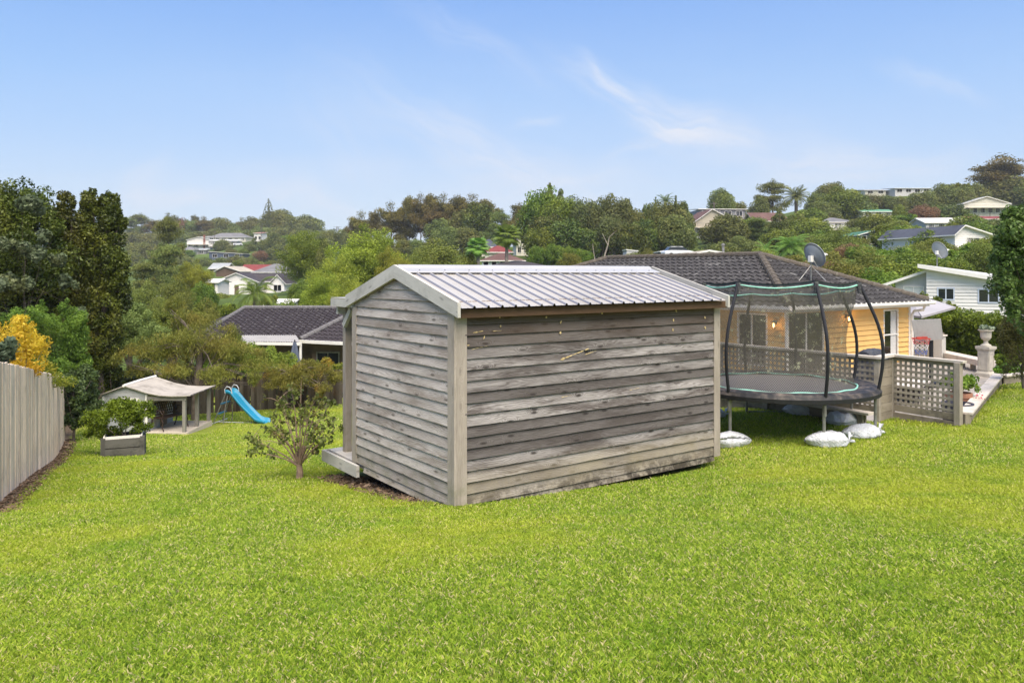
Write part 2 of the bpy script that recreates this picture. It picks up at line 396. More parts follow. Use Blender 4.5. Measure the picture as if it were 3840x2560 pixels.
# sunk deck area: corners in plan
RC = Vector((7.03, 14.45)); RP = Vector((7.66, 13.42))            # return corner and end post of the lattice
RL = Vector((6.56, 14.04)); RLL = Vector((3.9, 17.7))
KF = Vector((11.55, 18.55))                                       # far end of the angled kerb
deck_poly = [RLL + Vector((-1.5, 2.1)), RLL, RL, RC, RP + Vector((.05, -.0)), RP + Vector((.25, .12)), KF, KF + Vector((9, 6)), KF + Vector((9, 26)), Vector((-6.5, 42)), Vector((-2.0, 27))]
def inpoly(X, Y, poly):
    X = np.asarray(X); Y = np.asarray(Y); r = np.zeros(X.shape, bool); n = len(poly)
    for i in range(n):
        x1, y1 = poly[i][0], poly[i][1]; x2, y2 = poly[(i + 1) % n][0], poly[(i + 1) % n][1]
        if y1 == y2: continue
        c = ((y1 > Y) != (y2 > Y)) & (X < (x2 - x1) * (Y - y1) / (y2 - y1) + x1)
        r ^= c
    return r
fA, fB = Vector((-6.56, 10.0)), Vector((-13.0, 22.7))             # left paling fence line
fdir = (fB - fA).normalized(); fnor = Vector((fdir.y, -fdir.x))   # towards the lawn
def fence_d(X, Y): return (X - fA.x) * fnor.x + (Y - fA.y) * fnor.y

gx = np.arange(-26, 22.01, 0.2); gy = np.arange(-4, 42.01, 0.2)
GX, GY = np.meshgrid(gx, gy, indexing='ij')
GZ = HT(GX, GY)
GZ = GZ - 1.6 * inpoly(GX, GY, deck_poly)
# scuffed hollow beside the shed's gable and a small bank along the fence
rel = (GX - SC.x) * RD.x + (GY - SC.y) * RD.y; rel2 = (GX - SC.x) * LD.x + (GY - SC.y) * LD.y
nx, ny = GX.shape
idx = np.arange(nx * ny).reshape(nx, ny)
F = np.stack([idx[:-1, :-1], idx[1:, :-1], idx[1:, 1:], idx[:-1, 1:]], -1).reshape(-1, 4)

def lawn_soil_mask(t, pos):
    """bare earth: strip along the fence and beside the gable; value 0..1"""
    n = noise(t, pos, 2.2, 6, 0.65)
    sp = t.nodes.new('ShaderNodeSeparateXYZ'); t.links.new(pos, sp.inputs[0])
    def lin(a, b, c):
        return mth(t, 'ADD', mth(t, 'ADD', mth(t, 'MULTIPLY', sp.outputs[0], a), mth(t, 'MULTIPLY', sp.outputs[1], b)), c)
    d = lin(fnor.x, fnor.y, -(fA.x * fnor.x + fA.y * fnor.y))
    s1 = mapr(t, mth(t, 'ADD', d, mth(t, 'MULTIPLY', n, 0.5)), 0.30, 0.48, 1.0, 0.0)
    u = lin(RD.x, RD.y, -(SC.x * RD.x + SC.y * RD.y)); w = lin(LD.x, LD.y, -(SC.x * LD.x + SC.y * LD.y))
    m = mth(t, 'MULTIPLY', mapr(t, mth(t, 'ADD', u, mth(t, 'MULTIPLY', n, 0.7)), -0.02, 0.22, 0.0, 1.0), mapr(t, u, 4.3, 4.6, 1.0, 0.0))
    m = mth(t, 'MULTIPLY', m, mth(t, 'MULTIPLY', mapr(t, mth(t, 'ADD', w, mth(t, 'MULTIPLY', n, -0.5)), -0.15, 0.1, 0.0, 1.0), mapr(t, mth(t, 'ADD', w, n), 3.5, 4.2, 1.0, 0.0)))
    return mth(t, 'MAXIMUM', s1, m)
def ground_color(t, pos):
    n1 = noise(t, pos, 0.35, 4, 0.6); n2 = noise(t, pos, 3.0, 6, 0.7); n3 = noise(t, pos, 45, 4, 0.7)
    g = ramp(t, n2, [(0.3, (0.15, 0.20, 0.028)), (0.7, (0.25, 0.29, 0.045))])
    g = mixc(t, mapr(t, n1, 0.4, 0.65, 0, 0.45), g, (0.38, 0.36, 0.07))
    g = mixc(t, mapr(t, n3, 0.5, 0.8, 0, 0.5), g, (0.08, 0.12, 0.015))
    return g
m, t, out = newmat('lawn_turf'); b = principled(t, out, 0.9, 0.1)
geo = t.nodes.new('ShaderNodeNewGeometry'); pos = geo.outputs['Position']
soil = mixc(t, noise(t, pos, 30, 5, 0.7), (0.06, 0.042, 0.028), (0.20, 0.15, 0.10))
t.links.new(mixc(t, lawn_soil_mask(t, pos), ground_color(t, pos), soil), b.inputs['Base Color'])
t.links.new(bumpn(t, noise(t, pos, 60, 5, 0.7), 0.6, 0.02), b.inputs['Normal'])
M_lawn = m
lawn = np_obj('lawn', np.stack([GX, GY, GZ], -1).reshape(-1, 3), F, M_lawn, smooth=True); tag(lawn, kind='structure')

# wide ground sheet out to the horizon
def axis(c): return np.concatenate([-np.array(c[::-1]), np.array(c[1:])])
hx = np.concatenate([np.linspace(-5000, -420, 18), np.linspace(-400, 400, 161), np.linspace(420, 5000, 18)])
hy = np.concatenate([np.linspace(-1500, -60, 8), np.linspace(-40, 480, 105), np.linspace(490, 7000, 30)])
HX, HYg = np.meshgrid(hx, hy, indexing='ij')
far = np.clip((np.hypot(HX, HYg) - 480) / 300, 0, 1)
HZ = HT(np.clip(HX, -600, 600), np.clip(HYg, -60, 800)) * (1 - far) + (-6) * far
inn = (HX > -27) & (HX < 23) & (HYg > -5) & (HYg < 43)
HZ = HZ - 1.8 * inn
nx, ny = HX.shape; idx = np.arange(nx * ny).reshape(nx, ny)
F = np.stack([idx[:-1, :-1], idx[1:, :-1], idx[1:, 1:], idx[:-1, 1:]], -1).reshape(-1, 4)
m, t, out = newmat('hill_grass'); b = principled(t, out, 0.95, 0.05)
geo = t.nodes.new('ShaderNodeNewGeometry'); pos = geo.outputs['Position']
n1 = noise(t, pos, 0.05, 6, 0.65)
t.links.new(ramp(t, n1, [(0.3, (0.05, 0.07, 0.022)), (0.55, (0.09, 0.13, 0.03)), (0.75, (0.16, 0.21, 0.05))]), b.inputs['Base Color'])
hills = np_obj('ground', np.stack([HX, HYg, HZ], -1).reshape(-1, 3), F, m, smooth=True); tag(hills, kind='structure')
# ---------------------------------------------------------------- timber shed
def band_z(t, z0, z1, rev=False):
    g = t.nodes.new('ShaderNodeNewGeometry'); s = t.nodes.new('ShaderNodeSeparateXYZ'); t.links.new(g.outputs['Position'], s.inputs[0])
    return mapr(t, s.outputs[2], z0, z1, 1.0 if rev else 0.0, 0.0 if rev else 1.0), g.outputs['Position']
def long_extra(t, cc):
    lo, pos = band_z(t, -2.45, -2.15, True)
    n = noise(t, pos, 1.6, 5, 0.6); n2 = noise(t, pos, 6.0, 9, 0.78)
    cc = mixc(t, mth(t, 'MULTIPLY', lo, mapr(t, n, .3, .7, .30, .75)), cc, mixc(t, n, (0.40, 0.33, 0.22), (0.30, 0.26, 0.18)))     # new paler boards at the bottom
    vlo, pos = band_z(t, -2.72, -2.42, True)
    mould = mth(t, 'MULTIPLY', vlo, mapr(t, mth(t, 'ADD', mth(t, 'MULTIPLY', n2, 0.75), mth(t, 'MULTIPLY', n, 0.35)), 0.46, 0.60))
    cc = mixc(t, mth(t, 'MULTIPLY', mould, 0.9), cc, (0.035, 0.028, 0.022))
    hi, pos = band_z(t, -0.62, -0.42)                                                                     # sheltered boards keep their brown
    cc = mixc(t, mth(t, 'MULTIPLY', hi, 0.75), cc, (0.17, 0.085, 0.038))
    hi2, pos = band_z(t, -1.0, -0.6)
    return mixc(t, mth(t, 'MULTIPLY', hi2, mth(t, 'MULTIPLY', n, 0.75)), cc, (0.13, 0.085, 0.055))
def gab_extra(t, cc):
    lo, pos = band_z(t, -2.75, -2.0, True)
    n = noise(t, pos, 5.0, 7, 0.7)
    g = mth(t, 'MULTIPLY', lo, mapr(t, n, 0.42, 0.66))
    cc = mixc(t, mth(t, 'MULTIPLY', g, 0.5), cc, (0.17, 0.18, 0.09))
    vlo, pos = band_z(t, -2.75, -2.55, True)
    return mixc(t, mth(t, 'MULTIPLY', vlo, 0.35), cc, (0.30, 0.25, 0.16))
M_long = m_wood('weatherboard_grey', (0.41, 0.375, 0.355), (0.10, 0.083, 0.075), 0.9, 1.45, long_extra, board=0.75)
M_gab = m_wood('weatherboard_silver', (0.64, 0.575, 0.515), (0.27, 0.22, 0.18), 0.8, 1.25, gab_extra, board=0.4)
M_post = m_wood('post_timber', (0.46, 0.395, 0.33), (0.24, 0.20, 0.165), 0.3, 0.8, gab_extra, board=0.2, blotch=(0.17, 0.16, 0.11), blotchamt=0.35)
M_barge = m_wood('barge_timber', (0.62, 0.59, 0.53), (0.40, 0.37, 0.32), 0.5, 0.7, None, board=0.1, blotch=(0.12, 0.12, 0.10), blotchamt=0.35)
M_deckw = m_wood('deck_timber', (0.66, 0.62, 0.56), (0.40, 0.36, 0.31), 0.2, 0.6, None, board=0.15, blotch=(0.2, 0.18, 0.15), blotchamt=0.25)
M_dark = m_plain('dark_timber', (0.05, 0.04, 0.032), 0.9, 0.2)  # very dark brown timber for piles, rails, legs and posts
M_steel = m_plain('roof_steel', (0.53, 0.49, 0.43), 0.36, 0.05, 1.5, 0.5, 0.25, dirt=(0.36, 0.33, 0.28), dirtamt=0.45)
M_cap = m_plain('ridge_steel', (0.46, 0.45, 0.44), 0.4, 0.04, 1.5, 0.4, 0.2)
M_rib_shade_screw = m_plain('rib_shade_screw_steel', (0.24, 0.24, 0.28), 0.4, 0.05, 1.5, 0.4, 0.2)  # shade of the rib sides put into the colour; also screws and lap strips
M_chip = m_plain('fresh_split_timber', (0.60, 0.45, 0.22), 0.8, 0.45, 14)

shed = empty('garden_shed', SC, AX, 'weathered grey weatherboard garden shed with ribbed metal gable roof standing on the lawn', 'shed')
WL, WD = 4.40, 2.687
def roof_h(y): return 2.827 - 0.282 * abs(y - 1.34)      # top edge of the barge boards
rr = random.Random(5)
def lap(mb, axis, a, b, z0, z1, face, k, seg=14):
    """one weatherboard along x (axis 0, facing -y) or along y (axis 1, facing -x), slightly cupped and wavy"""
    n = max(2, int(seg * (b - a) / 4.4) + 2)
    ou, ov = rr.uniform(0, 60), rr.uniform(0, 60)
    ph = rr.uniform(0, 9); amp = rr.uniform(.001, .0038); tilt = rr.uniform(-.003, .003)
    def pt(i, s, out):
        u = a + (b - a) * i / n
        z = z0 + (z1 - z0) * s
        wv = amp * math.sin(u * 2.3 + ph) + amp * .7 * math.sin(u * 5.1 + ph * 2)
        if s == 0: z += wv + tilt * (i / n - .5)
        o = face + out + wv * (1 - s)
        return (u, -o, z) if axis == 0 else (-o, u, z)
    for i in range(n):
        u0 = a + (b - a) * i / n; u1 = a + (b - a) * (i + 1) / n
        rows = [(0, .034), (.5, .021), (1, .004)]
        for (s0, o0), (s1, o1) in zip(rows[:-1], rows[1:]):
            q = [pt(i, s0, o0), pt(i + 1, s0, o0), pt(i + 1, s1, o1), pt(i, s1, o1)]
            uv = [(u0 + ou, s0 * .15 + ov), (u1 + ou, s0 * .15 + ov), (u1 + ou, s1 * .15 + ov), (u0 + ou, s1 * .15 + ov)]
            if axis == 1: q = q[::-1]; uv = uv[::-1]
            mb.face(q, uv, 0)
        q = [pt(i, 0, -.005), pt(i + 1, 0, -.005), pt(i + 1, 0, .034), pt(i, 0, .034)]
        uv = [(u0 + ou, ov), (u1 + ou, ov), (u1 + ou, ov + .03), (u0 + ou, ov + .03)]
        if axis == 1: q = q[::-1]; uv = uv[::-1]
        mb.face(q, uv, 0)
mb = MB(3)
zj = [0.087 + 0.128 * k for k in range(17)]
edges = [0.0] + zj
for k in range(len(edges)):
    z0 = edges[k] + rr.uniform(-.003, .003)
    z1 = (edges[k + 1] if k + 1 < len(edges) else 2.30) + .012
    lap(mb, 0, 0.11 if k else 0.11, WL - .02, z0, z1, 0.0, k)
mb.box(0.02, WL - .02, 0.0, 0.05, 0.02, 2.40, 0)
wall_mb = mb
mb = MB(4)
gable_rows = edges + [zj[-1] + .128 * i for i in range(1, 5)]
for k, z0 in enumerate(gable_rows):
    z1 = (gable_rows[k + 1] if k + 1 < len(gable_rows) else z0 + .1) + .012
    top = z0 + .02
    if top < 2.25: a, b = .11, WD - .03
    else:
        hw = (2.827 - .075 - z1) / .282 + .05
        a, b = max(.06, 1.34 - hw), min(WD - .04, 1.34 + hw)
    if k == 0: b = 2.35
    if b - a > .15: lap(mb, 1, a, b, z0 + rr.uniform(-.003, .003), min(z1, 2.70), 0.0, k)
mb.box(0.0, 0.05, 0.02, WD - .02, 0.02, 2.30, 0)
mb.face([(0.0, .05, 2.25), (0.0, 1.34, 2.70), (0.0, WD - .05, 2.25)], None, 0)
mb.build('gable_wall', M_gab, shed)
mb = MB(5)                                                # far gable and veranda side
mb.box(WL - .05, WL, .06, WD - .02, 0.02, 2.30); mb.box(.06, WL - .06, WD - .06, WD - .02, .02, 2.30)
mb.face([(WL, .0, 2.3), (WL, WD, 2.3), (WL, 1.34, 2.70)], None, 0)
mb.build('rear_wall', M_long, shed)
mb = MB(6); mb.box(1.7, 2.6, WD - .015, WD + .03, .1, 2.0)
mb.build('door', M_post, shed)
for (a, b, c, d, z0, z1) in ((-.034, .0, -.034, .112, 0.0, 2.36), (.002, .134, -.036, -.0, 0.0, 2.36), (WL - .03, WL + .10, -.036, .06, .06, 2.35),
                             (-.036, .0, WD - .105, WD - .02, .07, 2.25), (-.034, .09, WD - .018, WD + .03, .07, 2.25)):
    mb = MB(int(z0 * 100) + int(a * 1000) + 60); mb.box(a, b, c, d, z0 - (0.12 if z0 == 0 else 0), z1)
    mb.build('corner_board', M_post, shed, bevel=.003)
# roof sheeting: trapezoidal ribs
def roof_pt(x, y, dz=0): return (x, y, roof_h(y) - .055 + dz)
mb = MB(8)
for side in (0, 1):
    y0, y1 = (-.215, 1.34) if side == 0 else (2.86, 1.34)
    x = -.045
    prof = [(0, 0), (.072, 0), (.078, .006), (.084, 0), (.146, 0), (.156, .023), (.174, .023), (.186, 0)]
    xs = []
    while x < WL + .01:
        for (px, pz) in prof:
            if x + px < WL + .02: xs.append((x + px, pz))
        x += .190
    nseg = 5
    for i in range(len(xs) - 1):
        (xa, za), (xb, zb) = xs[i], xs[i + 1]
        for j in range(nseg):
            ya = y0 + (y1 - y0) * j / nseg; yb = y0 + (y1 - y0) * (j + 1) / nseg
            q = [roof_pt(xa, ya, za), roof_pt(xb, ya, zb), roof_pt(xb, yb, zb), roof_pt(xa, yb, za)]
            if side: q = q[::-1]
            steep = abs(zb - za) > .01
            mb.face(q, None, 1 if steep else 0)  # steep rib sides get the darker steel as painted shade
for i in range(24):                                       # screws along two purlins
    for y in (-.05, 1.1):
        x = -.045 + .190 * i + .170
        if i % 2 == 0 and x < WL: mb.lathe([(.009, 0), (.009, .008), (0, .010)], roof_pt(x - .005, y, .023), 6, 1)
for xl in (1.078, 2.03, 2.98): mb.box(xl, xl + .014, -.20, -.19, roof_h(-.2) - .055, roof_h(-.2) - .043, 1) if False else mb.beam(roof_pt(xl, -.21, .004), roof_pt(xl, 1.12, .004), .016, .010, 1)
roofing = mb.build('roof_sheeting', [M_steel, M_rib_shade_screw], shed)
mb = MB(10)                                               # folded ridge capping with a raised round lip
prof = [(1.09, -.045), (1.105, -.030), (1.27, .018), (1.285, .035), (1.31, .052), (1.34, .058), (1.37, .052), (1.395, .035), (1.41, .018), (1.575, -.030), (1.59, -.045)]
base = roof_h(1.34) - .055
for (ya, za), (yb, zb) in zip(prof[:-1], prof[1:]):
    mb.face([(-.04, ya, base + za), (WL + .03, ya, base + za), (WL + .03, yb, base + zb), (-.04, yb, base + zb)], None, 0, False)
for i in range(12): mb.lathe([(.010, 0), (.010, .006), (0, .008)], (.18 + i * .37, 1.15, base - .012), 6, 1)
cap = mb.build('ridge_cap', [M_cap, M_rib_shade_screw], shed)
# barge boards
for (x0, x1) in ((-.085, -.045), (WL + .09, WL + .125)):
    for s in (0, 1):
        mb = MB(12 + s)
        ye = -.19 if s == 0 else 2.83
        T = None
        pts = [(1.34, roof_h(1.34)), (ye, roof_h(ye)), (ye, roof_h(ye) - .167), (1.34, roof_h(1.34) - .169)]
        ou = rr.uniform(0, 40)
        def uvp(y, z): return (abs(y - 1.34) * 1.04 + ou, z - roof_h(y) + ou)
        if s: pts = pts[::-1]
        if s == 0 or True:
            f = [(x0, y, z) for y, z in pts]; k = [(x1, y, z) for y, z in pts]
            mb.face(f, [uvp(y, z) for y, z in pts]); mb.face(k[::-1], [uvp(y, z) for y, z in pts[::-1]])
            for i in range(4):
                j = (i + 1) % 4
                mb.face([f[i], k[i], k[j], f[j]], [(i * .3 + ou, 0), (i * .3 + ou, .04), (i * .3 + ou + .2, .04), (i * .3 + ou + .2, 0)])
        mb.build('barge_board', M_barge, shed, merge=True)
mb = MB(14); mb.box(-.0, WL + .13, -.14, -.10, 2.22, 2.315); mb.box(.0, WL, -.10, -.02, 2.30, 2.318)
mb.build('eave_board', m_wood('eave_timber', (.15, .09, .055), (.07, .04, .024), .3, .8), shed)
# veranda
mb = MB(15)
for i in range(9): mb.box(.0, WL, 2.70 + i * .104, 2.70 + i * .104 + .098, .048, .074)
mb.build('veranda_deck', M_deckw, shed)
mb = MB(16)
mb.box(-.10, -.052, 2.43, 3.66, -.085, .076); mb.box(-.05, WL, 3.642, 3.68, -.085, .07)
mb.build('deck_fascia', M_barge, shed, bevel=.003)
for x in (.12, 2.2, WL - .2):
    mb = MB(17 + int(x)); mb.box(x, x + .10, 3.29, 3.39, .074, 2.26); mb.build('veranda_post', M_post, shed, bevel=.004)
mb = MB(20); mb.box(-.05, -.005, 2.69, 3.44, 2.235, 2.345); mb.box(.0, WL, 3.30, 3.345, 2.12, 2.235)
mb.beam((.08, 3.24, 1.95), (.08, 2.99, 2.20), .05, .08)
mb.build('veranda_beam', M_barge, shed)
mb = MB(21); mb.box(-.03, WL + .05, 2.72, 3.47, 2.352, 2.362)
mb.build('veranda_roof', M_steel, shed)
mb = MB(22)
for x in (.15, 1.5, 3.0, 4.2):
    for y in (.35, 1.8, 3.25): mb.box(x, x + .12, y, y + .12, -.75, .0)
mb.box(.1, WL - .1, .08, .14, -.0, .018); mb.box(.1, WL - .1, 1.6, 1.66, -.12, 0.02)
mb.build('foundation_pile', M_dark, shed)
# pale fresh splits and knots on the boards
mb = wall_mb
def on_wall(px, py):
    """photo pixel to the plane of the long wall, local x and z"""
    # ray (a*s, s, c*s) meets (p - SC).LD = -.022
    a = (px - CX) / FPX; c = (HY - py) / FPX
    s = (SC.x * LD.x + SC.y * LD.y - .022) / (a * LD.x + LD.y)
    p = Vector((a * s, s, c * s)) - SC
    return p.x * RD.x + p.y * RD.y, p.z
for (px, py, L, h, ang, n) in ((2150, 1328, .46, .036, 14, 7), (2210, 1322, .20, .018, 12, 5), (1788, 1244, .14, .024, 6, 4), (1860, 1240, .12, .010, 2, 3), (1813, 1265, .05, .014, 70, 1), (1752, 1294, .05, .012, 0, 1),
                             (2046, 1189, .03, .028, 50, 1), (2255, 1174, .03, .03, 80, 1), (2100, 1208, .035, .03, 60, 2), (2099, 1247, .032, .03, 60, 1), (2533, 1165, .06, .028, -60, 1), (2523, 1200, .045, .026, -80, 1), (2521, 1236, .045, .026, -75, 1),
                             (2641, 1190, .045, .026, -60, 1), (2642, 1228, .045, .026, -60, 1), (1875, 1222, .03, .022, 70, 1), (1872, 1190, .02, .02, 0, 1), (2375, 1458, .16, .008, 5, 3), (2120, 1485, .16, .008, 3, 3), (1795, 1303, .25, .007, 8, 4)):
    x, z = on_wall(px, py); ca, sa = math.cos(R_(ang)), math.sin(R_(ang))
    for q in range(n):
        t0 = -L / 2 + L * q / n + rr.uniform(-.01, .01); t1 = t0 + L / n * rr.uniform(1.0, 1.5)
        w0 = h * rr.uniform(.22, .48) * (1 if n == 1 else (.4 + .6 * (1 - q / n)))
        pts = [(t0, 0), ((t0 + t1) / 2 - .01, -w0), ((t0 + t1) / 2 + .02, -w0 * .8), (t1, 0), ((t0 + t1) / 2 + .01, w0), ((t0 * .7 + t1 * .3), w0 * .7)]
        if n == 1: pts = [(L / 2 * math.cos(k), h / 2 * math.sin(k)) for k in [i * math.pi / 4 for i in range(8)]]
        mb.face([(x + u * ca - v * sa, -.0355 - .0007 * q, z + u * sa + v * ca) for u, v in pts], None, 1)
mb.build('long_wall', [M_long, M_chip], shed)
# ---------------------------------------------------------------- shared materials
M_white = m_plain('white_paint', (0.82, 0.78, 0.72), 0.5, 0.05, 2, dirt=(0.5, 0.48, 0.44), dirtamt=0.2)
M_black = m_plain('black_foam', (0.018, 0.018, 0.022), 0.55, 0.2, 8)
M_galv = m_plain('galvanised_tube', (0.26, 0.255, 0.245), 0.45, 0.25, 6, 0.5, 0.5, dirt=(0.16, 0.10, 0.06), dirtamt=0.5)
M_glass = m_glass('window_glass')
M_grey = m_plain('dish_grey', (0.36, 0.38, 0.40), 0.45, 0.06, 3)
M_lat = m_wood('lattice_timber', (0.44, 0.39, 0.33), (0.22, 0.18, 0.14), 0.2, 0.8, None, board=0.3, blotch=(0.07, 0.06, 0.045), blotchamt=0.55)
M_ret = m_wood('retaining_timber', (0.37, 0.32, 0.25), (0.19, 0.155, 0.115), 0.2, 0.9, None, board=0.3, blotch=(0.04, 0.035, 0.025), blotchamt=0.6)
M_rail = m_wood('rail_timber', (0.68, 0.61, 0.53), (0.42, 0.36, 0.30), 0.2, 0.7, None, board=0.2, blotch=(0.16, 0.14, 0.11), blotchamt=0.5)

# ---------------------------------------------------------------- trampoline
TC = Vector((4.65, 13.65, 0)); TR = 1.55; ZR = -1.94
tramp = empty('trampoline', (TC.x, TC.y, -2.7), 0, 'round black trampoline with curved padded poles and a safety net', 'trampoline')
def tl(p): return (p[0] - TC.x, p[1] - TC.y, p[2] + 2.7)
angs = [-137, -83, -31, 17, 60, 93, 138, 182]
def rim(a, r, z): return (r * math.cos(R_(a)), r * math.sin(R_(a)), z + 2.7)
mb = MB(30)
mb.tube([rim(a, TR, ZR - .03) for a in range(0, 361, 8)], .024, 8, caps=False)
mb.build('frame_ring', M_galv, tramp)
# spring pad: black padded ring with mint seam
mpad, t, out = newmat('spring_pad'); b = principled(t, out, .6, .3)
g = t.nodes.new('ShaderNodeNewGeometry'); n = noise(t, g.outputs['Position'], 5, 7, .7)
sx = t.nodes.new('ShaderNodeSeparateXYZ'); t.links.new(g.outputs['Normal'], sx.inputs[0])
dust = mth(t, 'MULTIPLY', mapr(t, n, .42, .7), mapr(t, sx.outputs[2], .3, .9))
t.links.new(mixc(t, mth(t, 'MULTIPLY', dust, .8), (.02, .02, .022), (.24, .19, .15)), b.inputs['Base Color'])
mb = MB(31)
rq = random.Random(3)
NA = 120
rip = [rq.uniform(-.006, .006) for _ in range(NA)]
def pad_pt(i, j):
    a = 360 * i / NA; prof = [(1.26, .0), (1.34, .035), (1.50, .05), (1.60, .03), (1.645, -.03), (1.64, -.095), (1.60, -.105)]
    r, dz = prof[j]; dr = rip[i % NA]
    return rim(a, r + dr * (1 if j > 3 else .3), ZR + .01 + dz + dr * (1.2 if j > 4 else .3))
mb.grid(pad_pt, NA, 6)
mb.build('spring_pad', mpad, tramp)
M_mint = m_plain('mint_webbing', (0.30, 0.62, 0.50), 0.6, 0.2, 9, dirt=(.1, .12, .09), dirtamt=.4)
mb = MB(32)
mb.tube([rim(a, 1.27 + .01 * math.sin(a * .3) + .008 * math.sin(a * .9), ZR + .03 + .008 * math.sin(a * .17)) for a in range(0, 361, 5)], .014, 6, caps=False)
mb.build('pad_seam', M_mint, tramp)
mmat, t, out = newmat('jump_mat'); b = principled(t, out, .5, .4)
g = t.nodes.new('ShaderNodeNewGeometry'); n = noise(t, g.outputs['Position'], 14, 6, .75)
t.links.new(mixc(t, mapr(t, n, .58, .75, 0, .5), (.15, .135, .13), (.32, .29, .26)), b.inputs['Base Color'])
mb = MB(33)
mb.face([rim(a, 1.30, ZR + .005) for a in range(0, 360, 6)])
mb.build('jumping_mat', mmat, tramp)
def zt(a):                                              # the far side of the enclosure hangs lower
    return -.16 - .11 * (1 + math.sin(R_(a))) / 1.0 if math.sin(R_(a)) > 0 else -.16 - .04 * (1 + math.sin(R_(a)))
def pole_r(s): return TR - .27 * s ** 2.2 * 1.0 + .13 * math.sin(math.pi * min(1, s * 1.02)) ** 1.3 - .02
for i, a in enumerate(angs):
    zg = hz(TC.x + TR * math.cos(R_(a)), TC.y + TR * math.sin(R_(a)))
    mb = MB(40 + i)
    mb.tube([rim(a, TR, zg - .02), rim(a, TR, zg + .3), rim(a, TR, ZR - .02)], .026, 8)
    if i in (0, 1): mb.tube([rim(a, TR + .035, ZR - .28), rim(a, TR + .03, ZR)], .022, 8)
    leg = mb.build('leg', M_galv, tramp)
    if i in (4, 6):
        a2 = angs[(i + 1) % 8]
        mb = MB(60 + i); mb.tube([rim(a, TR, zg + .02), rim(a2, TR, hz(TC.x + TR * math.cos(R_(a2)), TC.y + TR * math.sin(R_(a2))) + .02)], .018, 6)
        mb.build('foot_rail', M_galv, leg)
    ztop = zt(a)
    pts = []; rr_ = []
    for k in range(15):
        s = k / 14; pts.append(rim(a, pole_r(s) + .05, ZR - .10 + (ztop - ZR + .10) * s))
    mb = MB(70 + i); mb.tube(pts, .026, 10); mb.build('padded_pole', M_black, tramp)
    mb = MB(80 + i); mb.tube([rim(a, pole_r(1) + .055, ztop - .16), rim(a, pole_r(1) + .045, ztop + .02)], .040, 8)
    mb.tube([rim(a, pole_r(1) + .01, ztop - .05), rim(a, pole_r(1) + .05, ztop - .10)], .020, 6)
    mb.build('pole_cap', m_plain('worn_cap', (.05, .05, .055), .6, .5, 25, dirt=(.35, .36, .30), dirtamt=.7) if i == 0 else bpy.data.materials['worn_cap'], tramp)
def top_pt(a, dz=0, dr=0):
    # rod sags between the poles
    A = sorted([x % 360 for x in angs]); a = a % 360
    for k in range(8):
        lo = A[k]; hi = A[(k + 1) % 8] + (360 if k == 7 else 0); aa = a + (360 if a < lo and k == 7 else 0)
        if lo <= aa <= hi:
            s = (aa - lo) / (hi - lo); w = math.sin(math.pi * s)
            p1 = rim(lo, pole_r(1) + .02, zt(lo)); p2 = rim(hi, pole_r(1) + .02, zt(hi))
            x = p1[0] * (1 - s) + p2[0] * s; y = p1[1] * (1 - s) + p2[1] * s; z = p1[2] * (1 - s) + p2[2] * s
            f = 1 + .05 * w + dr
            return (x * f, y * f, z - .055 * w * (hi - lo) / 50 + dz)
    return rim(a, 1.3, -.2)
mb = MB(90); mb.tube([top_pt(a, -.02) for a in range(0, 361, 4)], .013, 6, caps=False); mb.build('top_hoop', M_mint, tramp)
msl = m_plain('hoop_sleeve', (.035, .04, .055), .6, .3, 9)
mb = MB(91)
mb.grid(lambda i, j: top_pt(i * 4, .012 + .035 * (1 - j) - (0 if j else .0), -.012 * j), 90, 1)
mb.build('hoop_sleeve', msl, tramp)
mnet, t, out = newmat('safety_net')
g = t.nodes.new('ShaderNodeNewGeometry'); uvn = t.nodes.new('ShaderNodeUVMap'); uvn.uv_map = 'UVMap'
n = noise(t, g.outputs['Position'], 7, 8, .78); n2 = noise(t, g.outputs['Position'], 22, 5, .7)
dif = principled(t, out, .8, .1)
algae = mapr(t, mth(t, 'ADD', n, mth(t, 'MULTIPLY', n2, .35)), .72, .88)
t.links.new(mixc(t, algae, (.11, .10, .08), (.38, .39, .26)), dif.inputs['Base Color'])
sp = t.nodes.new('ShaderNodeSeparateXYZ'); t.links.new(uvn.outputs[0], sp.inputs[0])
d1 = mth(t, 'SINE', mth(t, 'ADD', mth(t, 'MULTIPLY', sp.outputs[0], 9.6 * 2 * math.pi / .045), mth(t, 'MULTIPLY', sp.outputs[1], 1.8 * 2 * math.pi / .045)))
d2 = mth(t, 'SINE', mth(t, 'SUBTRACT', mth(t, 'MULTIPLY', sp.outputs[0], 9.6 * 2 * math.pi / .045), mth(t, 'MULTIPLY', sp.outputs[1], 1.8 * 2 * math.pi / .045)))
thr = mth(t, 'MAXIMUM', mapr(t, d1, .1, .7), mapr(t, d2, .1, .7))
al = mth(t, 'ADD', mth(t, 'ADD', .20, mth(t, 'MULTIPLY', thr, .42)), mth(t, 'MULTIPLY', algae, .42), clamp=True)
trn = t.nodes.new('ShaderNodeBsdfTransparent'); mx = t.nodes.new('ShaderNodeMixShader')
t.links.new(al, mx.inputs[0]); t.links.new(trn.outputs[0], mx.inputs[1]); t.links.new(dif.outputs[0], mx.inputs[2]); t.links.new(mx.outputs[0], out.inputs[0])
mb = MB(92)
def net_pt(i, j):
    a = i * 4; s = j / 12; top = Vector(top_pt(a, -.03)); bot = Vector(rim(a, 1.24, ZR + .03))
    p = bot.lerp(top, s); k = 1 - .13 * math.sin(math.pi * min(1, s * 1.15)) ** 1 + .012 * math.sin(a * .21 + s * 4)
    return (p.x * k, p.y * k, p.z)
mb.grid(net_pt, 90, 12)
mb.build('safety_net', mnet, tramp)

